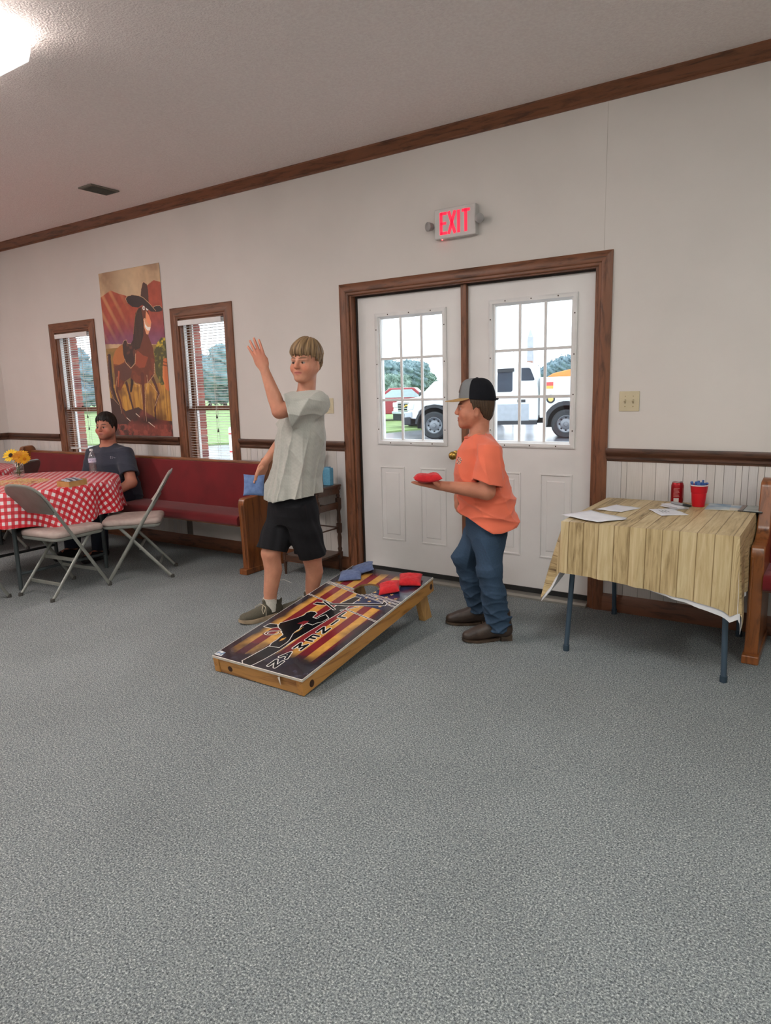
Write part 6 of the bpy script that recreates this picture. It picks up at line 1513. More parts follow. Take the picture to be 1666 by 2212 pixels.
# ================================================================ round tables with gingham cloths
def gingham():
    m, t, b = nt('red_gingham_vinyl'); uv = N(t, 'ShaderNodeUVMap'); uv.uv_map = 'unfolded'; mp = N(t, 'ShaderNodeMapping'); mp.inputs['Scale'].default_value = (21, 21, 1); mp.inputs['Rotation'].default_value = (0, 0, math.radians(42)); t.links.new(uv.outputs[0], mp.inputs[0]); sx = N(t, 'ShaderNodeSeparateXYZ'); t.links.new(mp.outputs[0], sx.inputs[0])
    s = []
    for k in (0, 1):
        f = N(t, 'ShaderNodeMath', operation='FRACT'); t.links.new(sx.outputs[k], f.inputs[0]); g = N(t, 'ShaderNodeMath', operation='GREATER_THAN'); t.links.new(f.outputs[0], g.inputs[0]); g.inputs[1].default_value = .5; s.append(g)
    a = N(t, 'ShaderNodeMath', operation='ADD'); t.links.new(s[0].outputs[0], a.inputs[0]); t.links.new(s[1].outputs[0], a.inputs[1]); h = N(t, 'ShaderNodeMath', operation='MULTIPLY'); t.links.new(a.outputs[0], h.inputs[0]); h.inputs[1].default_value = .5
    r = N(t, 'ShaderNodeValToRGB'); r.color_ramp.interpolation = 'CONSTANT'; e = r.color_ramp.elements; e[0].position = 0; e[0].color = S(222, 214, 214); e[1].position = .25; e[1].color = S(206, 62, 74); e.new(.75); e[2].color = S(190, 18, 32)
    t.links.new(h.outputs[0], r.inputs[0]); t.links.new(r.outputs[0], b.inputs['Base Color']); b.inputs['Roughness'].default_value = .38; return m
M_GING = gingham()
def round_table(cx, cy, R, ztop, label, clabel, drop=.255, seed=0):
    r = tag(empty('round_table', (cx, cy, 0)), label, 'table', 'round folding tables'); M = mat('grey_table_leg', S(84, 92, 94), .45, .4)
    MB().lathe([(R-.015, ztop-.035), (R-.008, ztop-.03), (R-.008, ztop-.008), (R-.012, ztop-.005)], n=48).build('table_top', mat('brown_laminate', S(92, 70, 52), .5), r, smooth=30)
    for sx in (-1, 1):
        for sy in (-1, 1): MB().tube([(sx*.36, sy*.36, ztop-.04), (sx*.36, sy*.36, 0.0)], .016, 10).build('leg', M, r, smooth=True)
        MB().tube([(sx*.36, -.36, .12), (sx*.36, .36, .12)], .012, 8).build('leg_brace', M, r, smooth=True)
    n = 160; rows = 12; V = []; UV = []; F = []; rr_ = np.random.RandomState(seed); ph = rr_.uniform(0, 6.28, 6)
    for j in range(14):
        t = (j/13)
        for i in range(n): a = 2*math.pi*i/n; V.append((R*t*math.cos(a), R*t*math.sin(a), ztop+.002)); UV.append((R*t*math.cos(a), R*t*math.sin(a)))
    for j in range(1, rows+1):
        t = j/rows
        for i in range(n):
            a = 2*math.pi*i/n; fold = .030*math.sin(a*9+ph[0])+.018*math.sin(a*16+ph[1])+.008*math.sin(a*27+ph[2])
            dr = drop*(1+.10*math.cos(4*a+.6)+.03*math.sin(a*9+ph[3])); q = R+.006+(.025+fold)*t**.9*(1 if t < 1 else 1); z = ztop+.002-.006*min(1, t*8)-dr*t
            V.append((q*math.cos(a), q*math.sin(a), z)); UV.append(((R+dr*t)*math.cos(a), (R+dr*t)*math.sin(a)))
    for j in range(14+rows-1):
        for i in range(n): F.append((j*n+i, (j+1)*n+i, (j+1)*n+(i+1) % n, j*n+(i+1) % n))
    c = uvmesh('tablecloth', np.array(V)-A_(0, 0, ztop), np.array(F), UV, M_GING); c.location = (cx, cy, ztop); tag(c, clabel, 'tablecloth', 'red gingham tablecloths')
    return ztop+.003
TZ = round_table(-5.375, -1.245, .665, .748, 'round folding table under the nearer gingham cloth', 'red and white gingham cloth on the nearer round table', seed=2)
TZ2 = round_table(-7.12, -1.20, .69, .748, 'round folding table under the farther gingham cloth', 'red and white gingham cloth on the far table at the left edge', seed=5)
# mason jar of sunflowers
M_CLR = glass('clear_glass', (.97, .99, .98, 1), .22, .03)
def flower(parent, c, n_, rad, col, col2, np_=18, cen=S(40, 22, 10)):
    n_ = nrm(n_); u = nrm(np.cross(n_, A_(.3, .2, 1))); v = np.cross(n_, u); M = mat('petal_%d_%d' % (int(col[0]*999), int(col[1]*999)), col, .6, c2=col2, scale=30); fl = empty('flower'); fl.parent = parent
    for k in range(np_):
        a = 2*math.pi*k/np_+.1*math.sin(k*5); d = math.cos(a)*u+math.sin(a)*v; s = -math.sin(a)*u+math.cos(a)*v; L = rad*(1+.12*math.sin(k*7)); lift = .10 if k % 2 else .28
        P = [(.22, .04), (.5, .13), (.75, .14), (1.0, .02)]; ring = []
        tp = [c+d*L*t+n_*(lift*L*t*(1.1-t*.6))+s*w*L for t, w in P]; bt = [c+d*L*t+n_*(lift*L*t*(1.1-t*.6))-s*w*L for t, w in P]; md = [c+d*L*t+n_*(lift*L*t*(1.1-t*.6)-.012*L*3) for t, w in P]
        MB().loft([[x_, y_, z_] for x_, y_, z_ in zip(tp, md, bt)], cap=False, closed=False).build('petal', M, fl, smooth=True)
    R = np.array([u, v, n_]); ctr = MB(); rings = [[c+n_*z*rad+q*rad*(math.cos(t)*u+math.sin(t)*v) for t in np.linspace(0, 6.283, 14, endpoint=False)] for q, z in ((.30, .02), (.30, .10), (.22, .16), (.08, .18))]
    ctr.loft(rings).build('flower_centre', mat('seed_head_%d' % int(cen[0]*999), cen, .9, bump=.5, bscale=300), fl, smooth=True); return fl
def vase(cx, cy, z, label, blooms, scale=1.0):
    r = tag(empty('flower_vase', (cx, cy, z)), label, 'vase', 'mason jars of sunflowers')
    MB().lathe([(.030, .003), (.036, .004), (.042, .012), (.0425, .085), (.038, .102), (.031, .112), (.030, .118), (.032, .120), (.032, .134), (.030, .136)], n=28, cap=False).build('jar', M_CLR, r, smooth=60)
    MB().lathe([(.028, .004), (.0400, .010), (.0405, .055), (.002, .0552)], n=24).build('water', glass('water_tint', (.94, .97, .95, 1), .12), r, smooth=40)
    MG = mat('leaf_green', S(52, 88, 38), .6, c2=S(36, 66, 28), scale=20)
    for k, (dx, dy, dz, rad, col, col2, nn, cen) in enumerate(blooms):
        c = A_(dx, dy, dz); MB().tube([(.010*math.cos(k*2), .010*math.sin(k*2), .012), (.012*math.cos(k*2), .012*math.sin(k*2), .12), c-nrm(nn)*.006], .0028, 6).build('stem', MG, r, smooth=True); flower(r, c, nn, rad, col, col2, cen=cen)
    for k in range(9):
        a = k*.9; b = A_(.014*math.cos(a), .014*math.sin(a), (.135 if k < 5 else .03)); e = b+A_(.045*math.cos(a), .045*math.sin(a), .012 if k < 5 else .02)*(1 if k < 5 else .55); s = nrm(np.cross(e-b, A_(0, 0, 1)))*.014; m = (b+e)/2+A_(0, 0, .010)
        MB().add([b, m+s, e, m-s, m+A_(0, 0, .003)], [(0, 1, 4), (1, 2, 4), (2, 3, 4), (3, 0, 4)]).build('leaf', MG, r, smooth=True)
    return r
YL, YD, GO, GD = S(236, 204, 30), S(226, 178, 20), S(224, 164, 30), S(206, 132, 20); BRN = S(46, 24, 12)
vp = atz(42, 1031, TZ)
vase(vp[0], vp[1], TZ, 'mason jar with large yellow sunflowers on the nearer gingham table', [(-.035, -.03, .185, .060, YL, YD, (.5, -.75, .35), BRN), (.045, .0, .172, .058, GO, GD, (.75, -.35, .2), GD), (.020, .03, .195, .050, YD, GO, (.4, -.2, .8), BRN), (.075, .02, .155, .046, YD, GO, (.9, -.2, -.1), GD)])
v2 = A_(-6.88, -.83, 0)
vase(v2[0], v2[1], TZ2, 'mason jar with pale sunflowers on the far table', [(-.03, 0, .205, .045, S(236, 204, 140), YD, (.7, -.5, .2), BRN), (.055, .05, .200, .045, S(232, 196, 130), YD, (.8, -.5, .2), BRN), (-.10, -.02, .19, .05, YL, YD, (.6, -.6, .3), BRN)])
# straw round the jar
def straw():
    V = []; F = []; c = atz(40, 1042, TZ)
    for k in range(420):
        a = random.uniform(0, 6.28); q = random.random()**.6; p = A_(c[0]+.24*q*math.cos(a)*.9+.02, c[1]+.20*q*math.sin(a), TZ+.003+.018*random.random()*(1-q)); d = random.uniform(0, 6.28); L = random.uniform(.02, .06); e = p+A_(L*math.cos(d), L*math.sin(d), random.uniform(-.004, .010)); e[2] = max(e[2], TZ+.003); s = A_(-math.sin(d), math.cos(d), 0)*.0016; o = len(V)
        V += [p-s, p+s, e+s, e-s, (p+e)/2+A_(0, 0, .003)]; F += [(o, o+1, o+4), (o+1, o+2, o+4), (o+2, o+3, o+4), (o+3, o, o+4)]
    o = arrmesh('straw', np.array(V)-A_(c[0], c[1], TZ), np.array(F), mat('pale_straw', S(222, 190, 138), .8, c2=S(196, 158, 104), scale=60), smooth=False); o.location = (c[0], c[1], TZ); o['kind'] = 'stuff'; o['label'] = 'loose pale straw scattered round the sunflower jar'; o['category'] = 'straw'
straw()
# water bottle
bp_ = atz(202, 1021, TZ)
wbt = tag(empty('water_bottle', (bp_[0], bp_[1], TZ)), 'clear plastic water bottle on the gingham table before the seated man', 'bottle')
MB().lathe([(.020, .002), (.029, .004), (.0325, .012), (.0315, .022), (.0325, .034), (.0305, .046), (.0325, .058), (.0305, .070), (.0320, .082), (.0325, .088), (.0325, .128), (.030, .142), (.020, .166), (.0135, .176), (.0130, .192)], n=28, cap=False).build('bottle_shell', glass('bottle_plastic', (.96, .97, .99, 1), .34, .08), wbt, smooth=60)
MB().lathe([(.0328, .090), (.0328, .126)], n=28, cap=False).build('label_wrap', mat('pale_lilac_label', S(206, 204, 224), .4, c2=S(150, 150, 190), scale=60, lo=.55, hi=.62), wbt, smooth=True); MB().lathe([(.0150, .190), (.0150, .204), (.013, .206)], n=20).build('cap', M_WHITE, wbt, smooth=40)
MB().lathe([(.001, .004), (.027, .005), (.0300, .012), (.0290, .05), (.0290, .070), (.001, .0702)], n=20).build('water', MATS['water_tint'], wbt, smooth=40)
# small box of napkins and cutlery
kx = atz(169, 1050, TZ); ky = nrm(atz(190, 1046, TZ)-atz(148, 1053, TZ)); ang = math.atan2(ky[1], ky[0]); kb = tag(empty('napkin_box', (kx[0]-.075, kx[1]+.0, TZ), ang), 'small open tan box of wrapped cutlery on the gingham table', 'box')
M_KR = mat('tan_cardboard', S(186, 140, 84), .8, c2=S(172, 126, 72), scale=20)
MB().box(-.08, .08, -.065, -.061, 0, .040).build('box_side', M_KR, kb); MB().box(-.08, .08, .061, .065, 0, .040).build('box_side', M_KR, kb); MB().box(-.08, -.076, -.061, .061, 0, .040).build('box_end', M_KR, kb); MB().box(.076, .08, -.061, .061, 0, .046).build('box_end', M_KR, kb); MB().box(-.076, .076, -.061, .061, 0, .004).build('box_floor', M_KR, kb)
for k in range(5):
    o = tag(empty('cutlery_packet', (kx[0]-.075, kx[1], TZ), ang), 'dark wrapped cutlery packet in the tan box', 'cutlery', 'cutlery packets in the tan box'); x = -.055+k*.024
    MB().loft([[(x+t*.02-.012, y+.0, z), (x+t*.02+.012, y, z+.004), (x+t*.02+.010, y, z+.012), (x+t*.02-.010, y, z+.011)] for t, y, z in ((0, -.055, .020+.003*k), (.4, -.01, .036), (1, .055, .042))]).build('wrapper', mat('navy_wrapper_%d' % (k % 2), S(70, 74, 92) if k % 2 else S(196, 200, 206), .35, c2=S(44, 48, 64) if k % 2 else S(120, 128, 140), scale=40), o, smooth=40)

# ================================================================ folding chairs
M_CM = mat('grey_green_chair_metal', S(148, 150, 143), .38, .3, c2=S(136, 138, 131), scale=14); M_PAD = mat('beige_vinyl_pad', S(176, 160, 152), .75, c2=S(164, 147, 140), scale=25, bump=.15, bscale=300); M_CAP = mat('chair_foot_rubber', S(70, 68, 64), .8)
def rrect(x0, x1, y0, y1, r, z, n=6):
    out = []
    for cx, cy, a0 in ((x1-r, y1-r, 0), (x0+r, y1-r, 90), (x0+r, y0+r, 180), (x1-r, y0+r, 270)):
        for k in range(n): a = math.radians(a0+90*k/(n-1)); out.append((cx+r*math.cos(a), cy+r*math.sin(a), z))
    return out
def flatbar(mb, a, b, w, t, side):
    """flat bar from a to b: w = width along the bar's in-plane normal, t = thickness along side"""
    a, b, side = np.array(a, float), np.array(b, float), nrm(side); d = nrm(b-a); n = np.cross(d, side); mb.loft([[p+n*w/2+side*t/2, p-n*w/2+side*t/2, p-n*w/2-side*t/2, p+n*w/2-side*t/2] for p in (a, b)])
def folding_chair():
    r = empty('folding_chair'); hw = .205
    upr = lambda z: .225-.49*(z/.80)
    for s in (-1, 1):
        mb = MB(); X = s*hw
        mb.tube([(X*1.0, upr(0)+.0, .008), (X, upr(.45), .45), (X, upr(.62)-.004, .62)], .0130, 8, flat=.62, upref=(1, 0, 0)); mb.build('front_leg', M_CM, r, smooth=50)
        MB().tube([(s*.172, .125, .425), (s*.178, -.235, .008)], .0125, 8, flat=.62, upref=(1, 0, 0)).build('rear_leg', M_CM, r, smooth=50)
        for y, x in ((upr(0), X), (-.238, s*.178)): MB().lathe([(.0155, 0), (.0160, .016), (.0135, .024)], (x, y, 0), 10).build('foot_cap', M_CAP, r, smooth=40)
        MB().lathe([(.007, -.004), (.007, .004)], n=8).build('rivet', M_CM, r, loc=(s*.196, upr(.235)-.0, .235), rot=(0, math.pi/2, 0))
    # arched back frame
    arch = []
    for k in range(17):
        a = math.pi*k/16; arch.append((hw*math.copysign(abs(math.cos(a))**.55, math.cos(a)), upr(.66+.155*math.sin(a)**.7), .66+.155*math.sin(a)**.7))
    MB().tube([(hw, upr(.60), .60)]+arch+[(-hw, upr(.60), .60)], .0130, 8, flat=.62).build('back_frame', M_CM, r, smooth=60)
    bp = [(p[0]*.95, p[1]-.0, p[2]-.004) for p in arch]+[(-hw*.95, upr(.605), .605), (hw*.95, upr(.605), .605)]
    nb = nrm(A_(0, .80, .49)); 
    MB().loft([[A_(*p)-nb*.008 for p in bp], [A_(*p)-nb*.003 for p in bp]]).build('back_panel', mat('back_panel_metal', S(132, 130, 124), .36, .3, c2=S(120, 118, 112), scale=10), r)
    MB().loft([[A_(*p)*A_(.97, 1, 1)+nb*.000 for p in bp], [A_(p[0]*.93, p[1], p[2]-.006 if p[2] > .62 else p[2]+.006)+nb*.020 for p in bp]]).build('back_pad', M_PAD, r, bevel=.004)
    # seat pan and pad
    MB().loft([rrect(-.195, .195, -.175, .235, .05, .412), rrect(-.200, .200, -.180, .240, .05, .420), rrect(-.200, .200, -.180, .240, .05, .434)]).build('seat_pan', M_CM, r, smooth=40)
    MB().loft([rrect(-.196, .196, -.176, .236, .05, .434), rrect(-.204, .204, -.184, .244, .055, .442), rrect(-.204, .204, -.184, .244, .055, .462), rrect(-.196, .196, -.176, .236, .055, .474), rrect(-.16, .16, -.14, .20, .05, .480)]).build('seat_pad', M_PAD, r, smooth=60)
    # cross bars
    for z, y, h in ((.105, -.235+.36*(.105/.417), .020), (.255, -.235+.36*(.255/.417), .022)):
        MB().box(-.172, .172, y-.005, y+.005, z-h, z+h*.3).build('rear_cross_bar', M_CM, r, bevel=.003)
    MB().box(-.195, .195, upr(.15)-.005, upr(.15)+.005, .135, .160).build('front_cross_bar', M_CM, r, bevel=.003)
    return r
def chair(x, y, fx, fy, label, src=None):
    c = copy_tree(src) if src else folding_chair(); c.location = (x, y, 0); c.rotation_euler = (0, 0, math.atan2(-fx, fy)); return tag(c, label, 'chair', 'padded metal folding chairs')
CH = chair(-4.705, -1.440, -.086, .996, 'grey folding chair with its back to the room, in front of the gingham table')
chair(-4.565, -.865, -.69, -.72, 'beige padded folding chair standing side-on between pew and gingham table', CH)
chair(-6.63, -.79, -.85, -.53, 'folding chair beyond the gingham table, only its dark back showing', CH)
chair(-5.03, -2.03, -.30, .95, 'folding chair cut off by the left edge of the picture', CH)

# a loose white thread on the carpet
th_ = MB().tube([atz(604, 1254)+A_(0, 0, .002), atz(614, 1253)+A_(0, 0, .003), atz(622, 1256)+A_(0, 0, .002), atz(630, 1259)+A_(0, 0, .002)], .0016, 5).build('thread', mat('white_thread', S(214, 212, 206), .9))
tag(th_, 'thin white thread lying on the carpet behind the grey-shirted boy', 'thread')
# ================================================================ outdoors
GZ = -.13
def far(px, py, zc):
    """the point at optical depth zc seen at this place of the photograph"""
    d = (px-W/2)/CAM_F*CR-(py-H/2)/CAM_F*CU+CF; hz = nrm(A_(CF[0], CF[1], 0)); return CAM_POS+d*(zc/(d@hz))
M_ASPH = mat('wet_asphalt', S(122, 126, 134), .22, c2=S(92, 96, 104), scale=.8, bump=.05, bscale=40); M_CONC = mat('wet_concrete', S(196, 196, 194), .45, c2=S(180, 181, 182), scale=1.2); M_LAWN = mat('lawn_grass', S(128, 152, 96), .9, c2=S(106, 134, 78), scale=3.0, bump=.4, bscale=60)
struct(MB().box(-90, 60, .216, 130, GZ-.3, GZ).build('ground_outside', M_ASPH))
o = struct(MB().prism([(-15.4, 9.7), (-13.1, 15.2), (-12.7, 17.3), (-38, 60), (30, 75), (30, 129), (-89, 129), (-89, 3.5), (-30, 5.5)], GZ, GZ+.05, 'xy').build('lawn_outside', M_LAWN))
struct(MB().box(-20, 2, .216, 6.5, GZ, GZ+.03).build('walk_outside', M_CONC))
# ---------------------------------------------------------------- trees
def tree(px, ytop, zc, rx, label, seed, kind=0, base=None):
    top = far(px, ytop, zc); h = top[2]-GZ; c = A_(top[0], top[1], GZ); r = tag(empty('tree', c), label, 'tree', 'trees beyond the car park'); rs = np.random.RandomState(seed)
    cols = [(S(122, 146, 156), S(84, 108, 118)), (S(128, 152, 156), S(90, 116, 122)), (S(134, 158, 146), S(96, 122, 112))][kind]  # bluish distance haze is mixed into the foliage colours
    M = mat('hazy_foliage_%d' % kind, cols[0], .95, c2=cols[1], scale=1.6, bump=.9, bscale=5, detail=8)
    MT = mat('tree_bark', S(78, 72, 66), .95)
    MB().tube([(0, 0, 0), (0, 0, h*.45)], [h*.035, h*.02], 8).build('trunk', MT, r)
    bm = bmesh.new()
    for k in range(13):
        a = rs.uniform(0, 6.28); q = rs.uniform(.1, .75)*rx; zz = h*rs.uniform(.28, .86); s = rx*rs.uniform(.32, .5)*(1.1-.5*abs(zz/h-.5)); 
        if k == 0: q, zz, s = 0, h-rx*.42, rx*.42
        g = bmesh.ops.create_icosphere(bm, subdivisions=4, radius=1.0)
        for v in g['verts']:
            n = v.co.copy(); d = 1+.16*math.sin(n.x*5+k)*math.sin(n.y*6+k*2)+.12*math.sin(n.z*9+n.x*7+k)+.10*math.sin(n.x*17+n.y*13)*math.sin(n.z*15+k)+.03*rs.uniform(-1, 1)
            v.co = Vector((q*math.cos(a)+n.x*d*s, q*math.sin(a)+n.y*d*s, zz+n.z*d*s*.85))
    pts = [v.co.copy() for v in bm.verts]
    for k in range(8000):
        p = pts[rs.randint(len(pts))]; s = rs.uniform(.03, .075)*(zc/70); a = Vector(rs.normal(size=3)).normalized(); b = a.cross(Vector(rs.normal(size=3))).normalized(); q = p+Vector(rs.normal(size=3))*.12
        bm.faces.new([bm.verts.new(q+a*s), bm.verts.new(q+b*s), bm.verts.new(q-a*s), bm.verts.new(q-b*s)])
    me = bpy.data.meshes.new('crown'); bm.to_mesh(me); bm.free(); o = bpy.data.objects.new('crown', me); COL.objects.link(o); o.parent = r; me.materials.append(M); me.polygons.foreach_set('use_smooth', [True]*len(me.polygons))
    return r
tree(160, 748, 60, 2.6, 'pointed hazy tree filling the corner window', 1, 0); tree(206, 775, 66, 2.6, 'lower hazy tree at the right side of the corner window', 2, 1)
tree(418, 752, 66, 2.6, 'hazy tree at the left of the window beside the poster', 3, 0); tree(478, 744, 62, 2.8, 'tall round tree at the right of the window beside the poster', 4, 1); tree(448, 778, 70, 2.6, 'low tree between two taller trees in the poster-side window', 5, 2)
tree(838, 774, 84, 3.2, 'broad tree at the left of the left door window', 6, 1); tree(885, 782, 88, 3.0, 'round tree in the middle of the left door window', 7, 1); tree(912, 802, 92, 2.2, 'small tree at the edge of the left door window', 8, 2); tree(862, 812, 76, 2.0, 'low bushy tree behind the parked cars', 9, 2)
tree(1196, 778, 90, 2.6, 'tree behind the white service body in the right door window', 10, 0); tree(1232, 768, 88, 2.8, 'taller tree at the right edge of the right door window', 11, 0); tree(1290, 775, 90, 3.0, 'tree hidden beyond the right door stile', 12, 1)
# ---------------------------------------------------------------- vehicles (x = towards the rear, y = away, built facing -x)
M_WPAINT = mat('white_car_paint', S(226, 230, 234), .25, coat=.5); M_SILV = mat('silver_lower_paint', S(176, 186, 196), .3, .3); M_DKGL = mat('dark_car_glass', S(66, 78, 92), .08, .2, c2=S(52, 62, 74), scale=1); M_LTGL = mat('pale_windscreen', S(176, 196, 204), .08, .1); M_TIRE = mat('tyre_rubber', S(52, 56, 60), .85, c2=S(40, 44, 48), scale=20); M_RIM = mat('steel_rim', S(128, 134, 140), .4, .5); M_BLK = mat('black_trim', S(44, 48, 54), .6); M_ARCH = mat('wheel_arch', S(34, 38, 44), .9)
def wheel(parent, x, y, R, w=.24):
    wv = empty('wheel', (x, y, R)); wv.parent = parent; rot = (math.pi/2, 0, 0)
    MB().lathe([(R*.62, -w/2), (R*.90, -w/2), (R, -w*.36), (R, w*.36), (R*.90, w/2), (R*.62, w/2), (R*.60, 0)], n=32).build('tyre', M_TIRE, wv, smooth=30, rot=rot)
    MB().lathe([(R*.62, w*.46), (R*.58, w*.50), (R*.54, w*.36), (R*.40, w*.22), (R*.30, w*.30), (R*.16, w*.34), (R*.14, w*.50), (R*.002, w*.52)], n=32, cap=False).build('rim', M_RIM, wv, smooth=30, rot=rot)
    for k in range(8): a = k*math.pi/4; MB().lathe([(R*.07, 0), (R*.07, .01)], n=10).build('rim_hole', M_ARCH, wv, rot=rot, loc=(R*.45*math.cos(a), -w*.27, R*.45*math.sin(a)))
    return wv
def car_root(name, p, heading, label):
    r = tag(empty(name, p), label, 'vehicle'); r.rotation_euler = (0, 0, math.atan2(-heading[1], -heading[0])); return r     # local -x = heading
def part(r, name, mb, m, **k): return mb.build(name, m, r, **k)
fw = far(938, 946, 20.2); fw[2] = GZ; rw = far(1222, 947, 19.2); rw[2] = GZ; hd = nrm(fw-rw); WB = float(np.linalg.norm(rw-fw))
tk = car_root('utility_truck', fw, hd, 'white utility truck with service body parked outside the double door')
yn = 0.0   # near side at y=0
wd_ = 2.0
def side(poly, y0, y1): return MB().prism(poly, y0, y1, 'xz')
part(tk, 'hood', side([(-.80, .62), (-.80, 1.02), (-.66, 1.14), (.30, 1.22), (.62, 1.24), (.62, .55), (.50, .55), (.46, .80), (.26, .96), (0, 1.0), (-.26, .96), (-.46, .80), (-.50, .58)], .06, wd_), M_WPAINT, bevel=.03)
part(tk, 'cab', side([(.62, .50), (.62, 1.24), (1.05, 1.98), (1.25, 2.10), (2.75, 2.12), (2.92, 1.98), (2.98, 1.25), (2.98, .50)], .04, wd_), M_WPAINT, bevel=.05)
part(tk, 'lower_door_panel', side([(.66, .50), (.66, .98), (2.72, .98), (2.72, .50)], .030, .05), M_SILV, bevel=.01)
part(tk, 'front_door_window', side([(.80, 1.28), (1.14, 1.92), (1.62, 1.94), (1.62, 1.28)], .034, .05), M_DKGL); part(tk, 'rear_door_window', side(rounded([(1.80, 1.32), (1.86, 1.94), (2.26, 1.94), (2.26, 1.32)], .06), .030, .05), M_DKGL, bevel=.004); part(tk, 'window_visor', side([(1.80, 1.86), (1.82, 1.96), (2.30, 1.97), (2.30, 1.88)], .0, .05), M_BLK); part(tk, 'quarter_window', side(rounded([(2.42, 1.62), (2.44, 1.97), (2.74, 1.97), (2.88, 1.62)], .06), .028, .05), M_DKGL)
part(tk, 'windscreen', side([(.66, 1.26), (1.03, 1.95), (1.06, 1.95), (.70, 1.26)], .12, wd_-.08), M_LTGL); part(tk, 'front_bumper', side([(-.92, .42), (-.92, .64), (-.70, .66), (-.70, .42)], -.01, wd_+.05), M_BLK, bevel=.03); part(tk, 'bumper_cover', side([(-.90, .62), (-.88, .80), (-.66, .82), (-.66, .62)], .02, wd_), M_SILV, bevel=.03); part(tk, 'headlamp', side([(-.815, .84), (-.79, 1.04), (-.58, 1.06), (-.62, .86)], .045, .40), mat('headlamp_glass', S(206, 214, 218), .15), bevel=.02)
def arc(r0, r1, a0, a1, cx, cz, n=14): return [(cx+r1*math.cos(t), cz+r1*math.sin(t)) for t in np.linspace(a0, a1, n)]+[(cx+r0*math.cos(t), cz+r0*math.sin(t)) for t in np.linspace(a1, a0, n)]
part(tk, 'front_fender_flare', side(arc(.50, .57, .05, math.pi-.05, 0, .42), .0, .20), M_BLK); part(tk, 'rear_fender_flare', side(arc(.50, .62, -.1, math.pi+.1, WB, .42), -.02, .30), M_BLK)
part(tk, 'service_body', wall_with_holes(MB(), [], 3.02, 5.5, .0, .0, 0, 0) if False else side([(3.02, .58), (3.02, 1.70), (5.6, 1.70), (5.6, .58), (WB+.58, .58), (WB+.50, .75), (WB+.36, .90), (WB, 1.0), (WB-.36, .90), (WB-.50, .75), (WB-.58, .58)], -.02, wd_+.04), M_WPAINT, bevel=.02)
part(tk, 'compartment_door', side(rounded([(3.06, .64), (3.06, 1.62), (WB-.64, 1.62), (WB-.64, .64)], .03), -.032, -.018), M_WPAINT, bevel=.008); part(tk, 'compartment_door', side(rounded([(WB-.58, 1.06), (WB-.58, 1.62), (5.3, 1.62), (5.3, 1.06)], .03), -.032, -.018), M_WPAINT, bevel=.008); part(tk, 'side_step', side([(.66, .40), (.66, .50), (2.95, .50), (2.95, .40)], -.04, .20), M_BLK); part(tk, 'chassis', side([(-.6, .42), (-.6, .58), (5.5, .58), (5.5, .42)], .35, wd_-.3), M_ARCH)
part(tk, 'warning_sticker', side([(3.16, 1.46), (3.16, 1.56), (3.38, 1.56), (3.38, 1.46)], -.0345, -.032), mat('red_sticker', S(206, 84, 84), .5)); part(tk, 'warning_sticker', side([(3.16, 1.38), (3.16, 1.46), (3.38, 1.46), (3.38, 1.38)], -.0345, -.032), mat('yellow_sticker', S(214, 178, 84), .5)); part(tk, 'nameplate', side([(2.40, 1.02), (2.40, 1.10), (2.62, 1.10), (2.62, 1.02)], .026, .04), M_BLK)
eb = MB().lathe([(.12, 0), (.12, .01)], n=20).build('fuel_door', M_BLK, tk, rot=(math.pi/2, 0, 0), loc=(WB-.42, -.022, 1.10)); MB().lathe([(.075, .010), (.075, .013)], n=20).build('emblem', mat('yellow_emblem', S(210, 190, 110), .5), eb); part(tk, 'roof_marker_light', side([(2.60, 2.11), (2.60, 2.18), (2.76, 2.18), (2.76, 2.11)], .85, 1.15), mat('amber_lens', S(150, 120, 110), .4)); part(tk, 'mirror', side(rounded([(.60, 1.30), (.60, 1.62), (.80, 1.62), (.80, 1.30)], .04), -.28, -.14), M_BLK, bevel=.02); part(tk, 'mirror_arm', MB().tube([(.72, -.2, 1.4), (.85, .05, 1.35)], .02, 8), M_BLK)
part(tk, 'ladder_rack', MB().tube([(3.3, .1, 1.70), (3.3, .1, 2.0), (3.3, 1.9, 2.0), (3.3, 1.9, 1.70)], .03, 8), M_WPAINT) if False else None
for x, y in ((0, .12), (WB, .12), (0, wd_-.12), (WB, wd_-.12)): wheel(tk, x, y, .40)
for x in (0, WB): part(tk, 'wheel_well', MB().box(x-.56, x+.56, .30, 1.7, .30, 1.0), M_ARCH)
# orange load on the service body
og = far(1222, 812, 20.6); ol = tag(empty('cable_reel', (og[0], og[1], GZ+1.57)), 'orange rounded cover rising above the white service body', 'cover'); ol.rotation_euler = (0, 0, math.atan2(-hd[1], -hd[0]))
MB().prism([(-.55, .12), (-.35, .24), (.1, .34), (.6, .36), (1.0, .30), (1.0, .10)], -.3, .5, 'xz').build('cover_shell', mat('orange_plastic', S(222, 132, 62), .5), ol, bevel=.03)
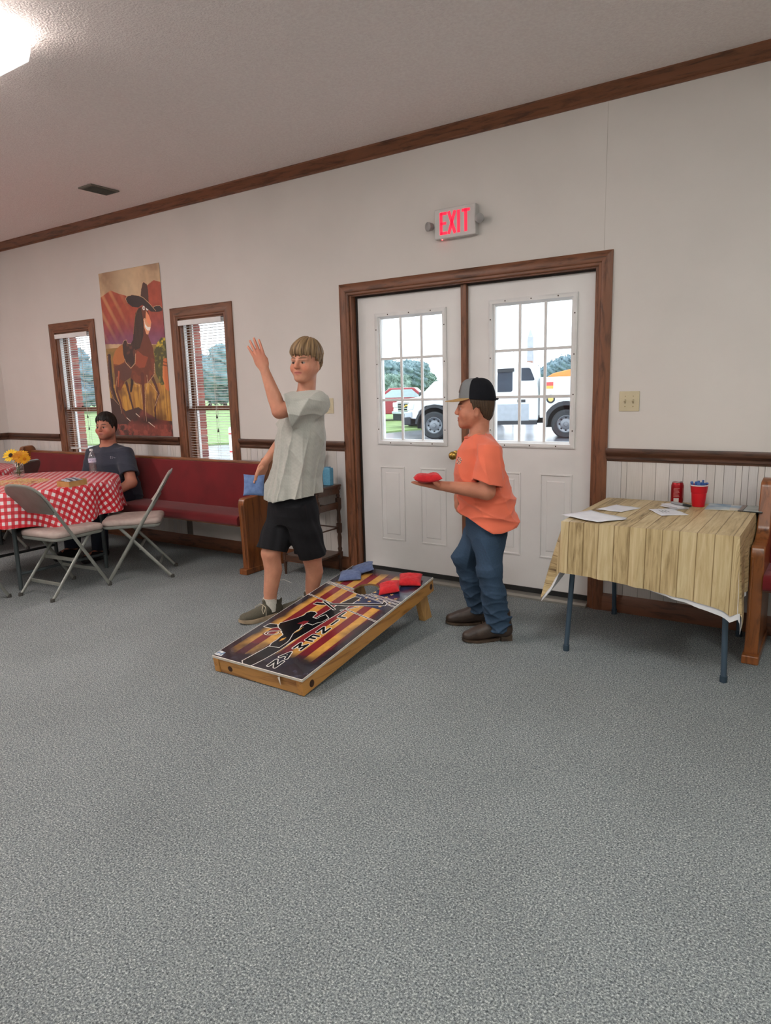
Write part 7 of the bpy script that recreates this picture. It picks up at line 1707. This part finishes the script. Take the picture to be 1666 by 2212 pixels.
# white car behind with chrome grille and gold emblem
b0 = far(960, 926, 25.2); b0[2] = GZ; hb = nrm(A_(-.35, -.94, 0)); sv = car_root('parked_car', b0, hb, 'white car with chrome grille and gold emblem parked behind the truck')
part(sv, 'body', side([(-.90, .38), (-.92, .70), (-.80, .98), (-.55, 1.06), (.35, 1.14), (1.10, 1.70), (1.5, 1.76), (3.1, 1.72), (3.6, 1.10), (3.6, .40)], 0, 1.9), M_WPAINT, bevel=.06); part(sv, 'windscreen', side([(.36, 1.16), (1.08, 1.69), (1.14, 1.69), (.44, 1.16)], .12, 1.78), M_LTGL); part(sv, 'side_window', side([(.70, 1.16), (1.20, 1.62), (2.9, 1.62), (3.2, 1.16)], -.006, .02), M_LTGL)
part(sv, 'grille', MB().box(-.945, -.90, .36, 1.54, .62, .96), M_ARCH, bevel=.02)
for k in range(4): part(sv, 'grille_bar', MB().box(-.962, -.94, .40, 1.50, .66+k*.085, .685+k*.085), mat('chrome', S(200, 204, 208), .15, 1.0))
em_ = MB(); em_.prism([(.70, .80), (.84, .80), (.86, .835), (1.04, .835), (1.06, .80), (1.20, .80), (1.22, .85), (1.06, .85), (1.04, .885), (.86, .885), (.84, .85), (.68, .85)], -.975, -.965, 'yz'); part(sv, 'gold_emblem', em_, mat('gold_emblem_metal', S(222, 180, 70), .3, .7))
for y in (.02, 1.58): part(sv, 'headlamp', MB().box(-.93, -.72, y, y+.30, .78, .96), MATS['headlamp_glass'], bevel=.02)
part(sv, 'lower_bumper', MB().box(-.96, -.70, .05, 1.85, .30, .56), M_ARCH, bevel=.03); part(sv, 'bumper_bar', MB().box(-.98, -.88, .02, 1.88, .54, .64), M_SILV, bevel=.02); part(sv, 'mirror', MB().box(.52, .66, -.22, -.02, 1.16, 1.32), M_BLK, bevel=.03); part(sv, 'mirror', MB().box(.52, .66, 1.92, 2.12, 1.16, 1.32), M_BLK, bevel=.03)
for x, y in ((0, .10), (2.8, .10), (0, 1.8), (2.8, 1.8)): wheel(sv, x, y, .36, .2)
# red car farther off
r0 = far(800, 908, 31.0); r0[2] = GZ; rc_ = car_root('red_car', r0, nrm(A_(-.9, -.45, 0)), 'dark red car at the left edge of the left door window'); M_RCAR = mat('red_car_paint', S(150, 40, 52), .3, coat=.4)
part(rc_, 'body', side([(-1.0, .35), (-1.0, .85), (-.7, 1.0), (.3, 1.05), (.9, 1.5), (2.0, 1.5), (2.5, 1.05), (3.6, 1.0), (3.6, .35)], 0, 1.8), M_RCAR, bevel=.05); part(rc_, 'side_window', side([(.5, 1.08), (1.0, 1.42), (1.9, 1.42), (2.3, 1.08)], -.006, .02), M_LTGL)
for x in (0, 2.7): wheel(rc_, x, .08, .33, .2)
# obelisk, flag pole, bollard
ob = far(1146.5, 711, 32); om = tag(empty('obelisk', (ob[0], ob[1], GZ)), 'pale stone obelisk standing behind the truck cab', 'monument'); hh_ = ob[2]-GZ; M_ST = mat('pale_stone', S(176, 182, 190), .8, c2=S(160, 166, 176), scale=4)
MB().loft([[(sx*w, sy*w, z) for sx, sy in ((-1, -1), (1, -1), (1, 1), (-1, 1))] for z, w in ((0.3, .16), (hh_-.35, .100), (hh_, .004))]).build('shaft', M_ST, om); MB().box(-.35, .35, -.35, .35, 0, .3).build('plinth', M_ST, om, bevel=.02)
fp = far(1110.5, 683, 26); fo = tag(empty('flag_pole', (fp[0], fp[1], GZ)), 'thin white pole rising above the truck cab', 'pole'); MB().tube([(0, 0, 0), (0, 0, fp[2]-GZ)], [.035, .022], 10).build('shaft', M_WHITE, fo, smooth=True); MB().lathe([(.001, -.03), (.03, -.02), (.04, 0), (.03, .02), (.001, .03)], (0, 0, fp[2]-GZ+.02), 12).build('finial', M_WHITE, fo, smooth=True)
bo = far(500, 922, 15); bl = tag(empty('bollard', (bo[0], bo[1], GZ)), 'white bollard with red bands outside the poster-side window', 'bollard'); bh_ = bo[2]-GZ
MB().lathe([(.07, 0), (.07, bh_-.04), (.05, bh_-.01), (.01, bh_)], n=16).build('post', M_WHITE, bl, smooth=40)
for z in (bh_-.16, bh_-.55): MB().lathe([(.072, z), (.072, z+.03)], n=16, cap=False).build('red_band', mat('red_band_paint', S(190, 60, 64), .5), bl, smooth=True)
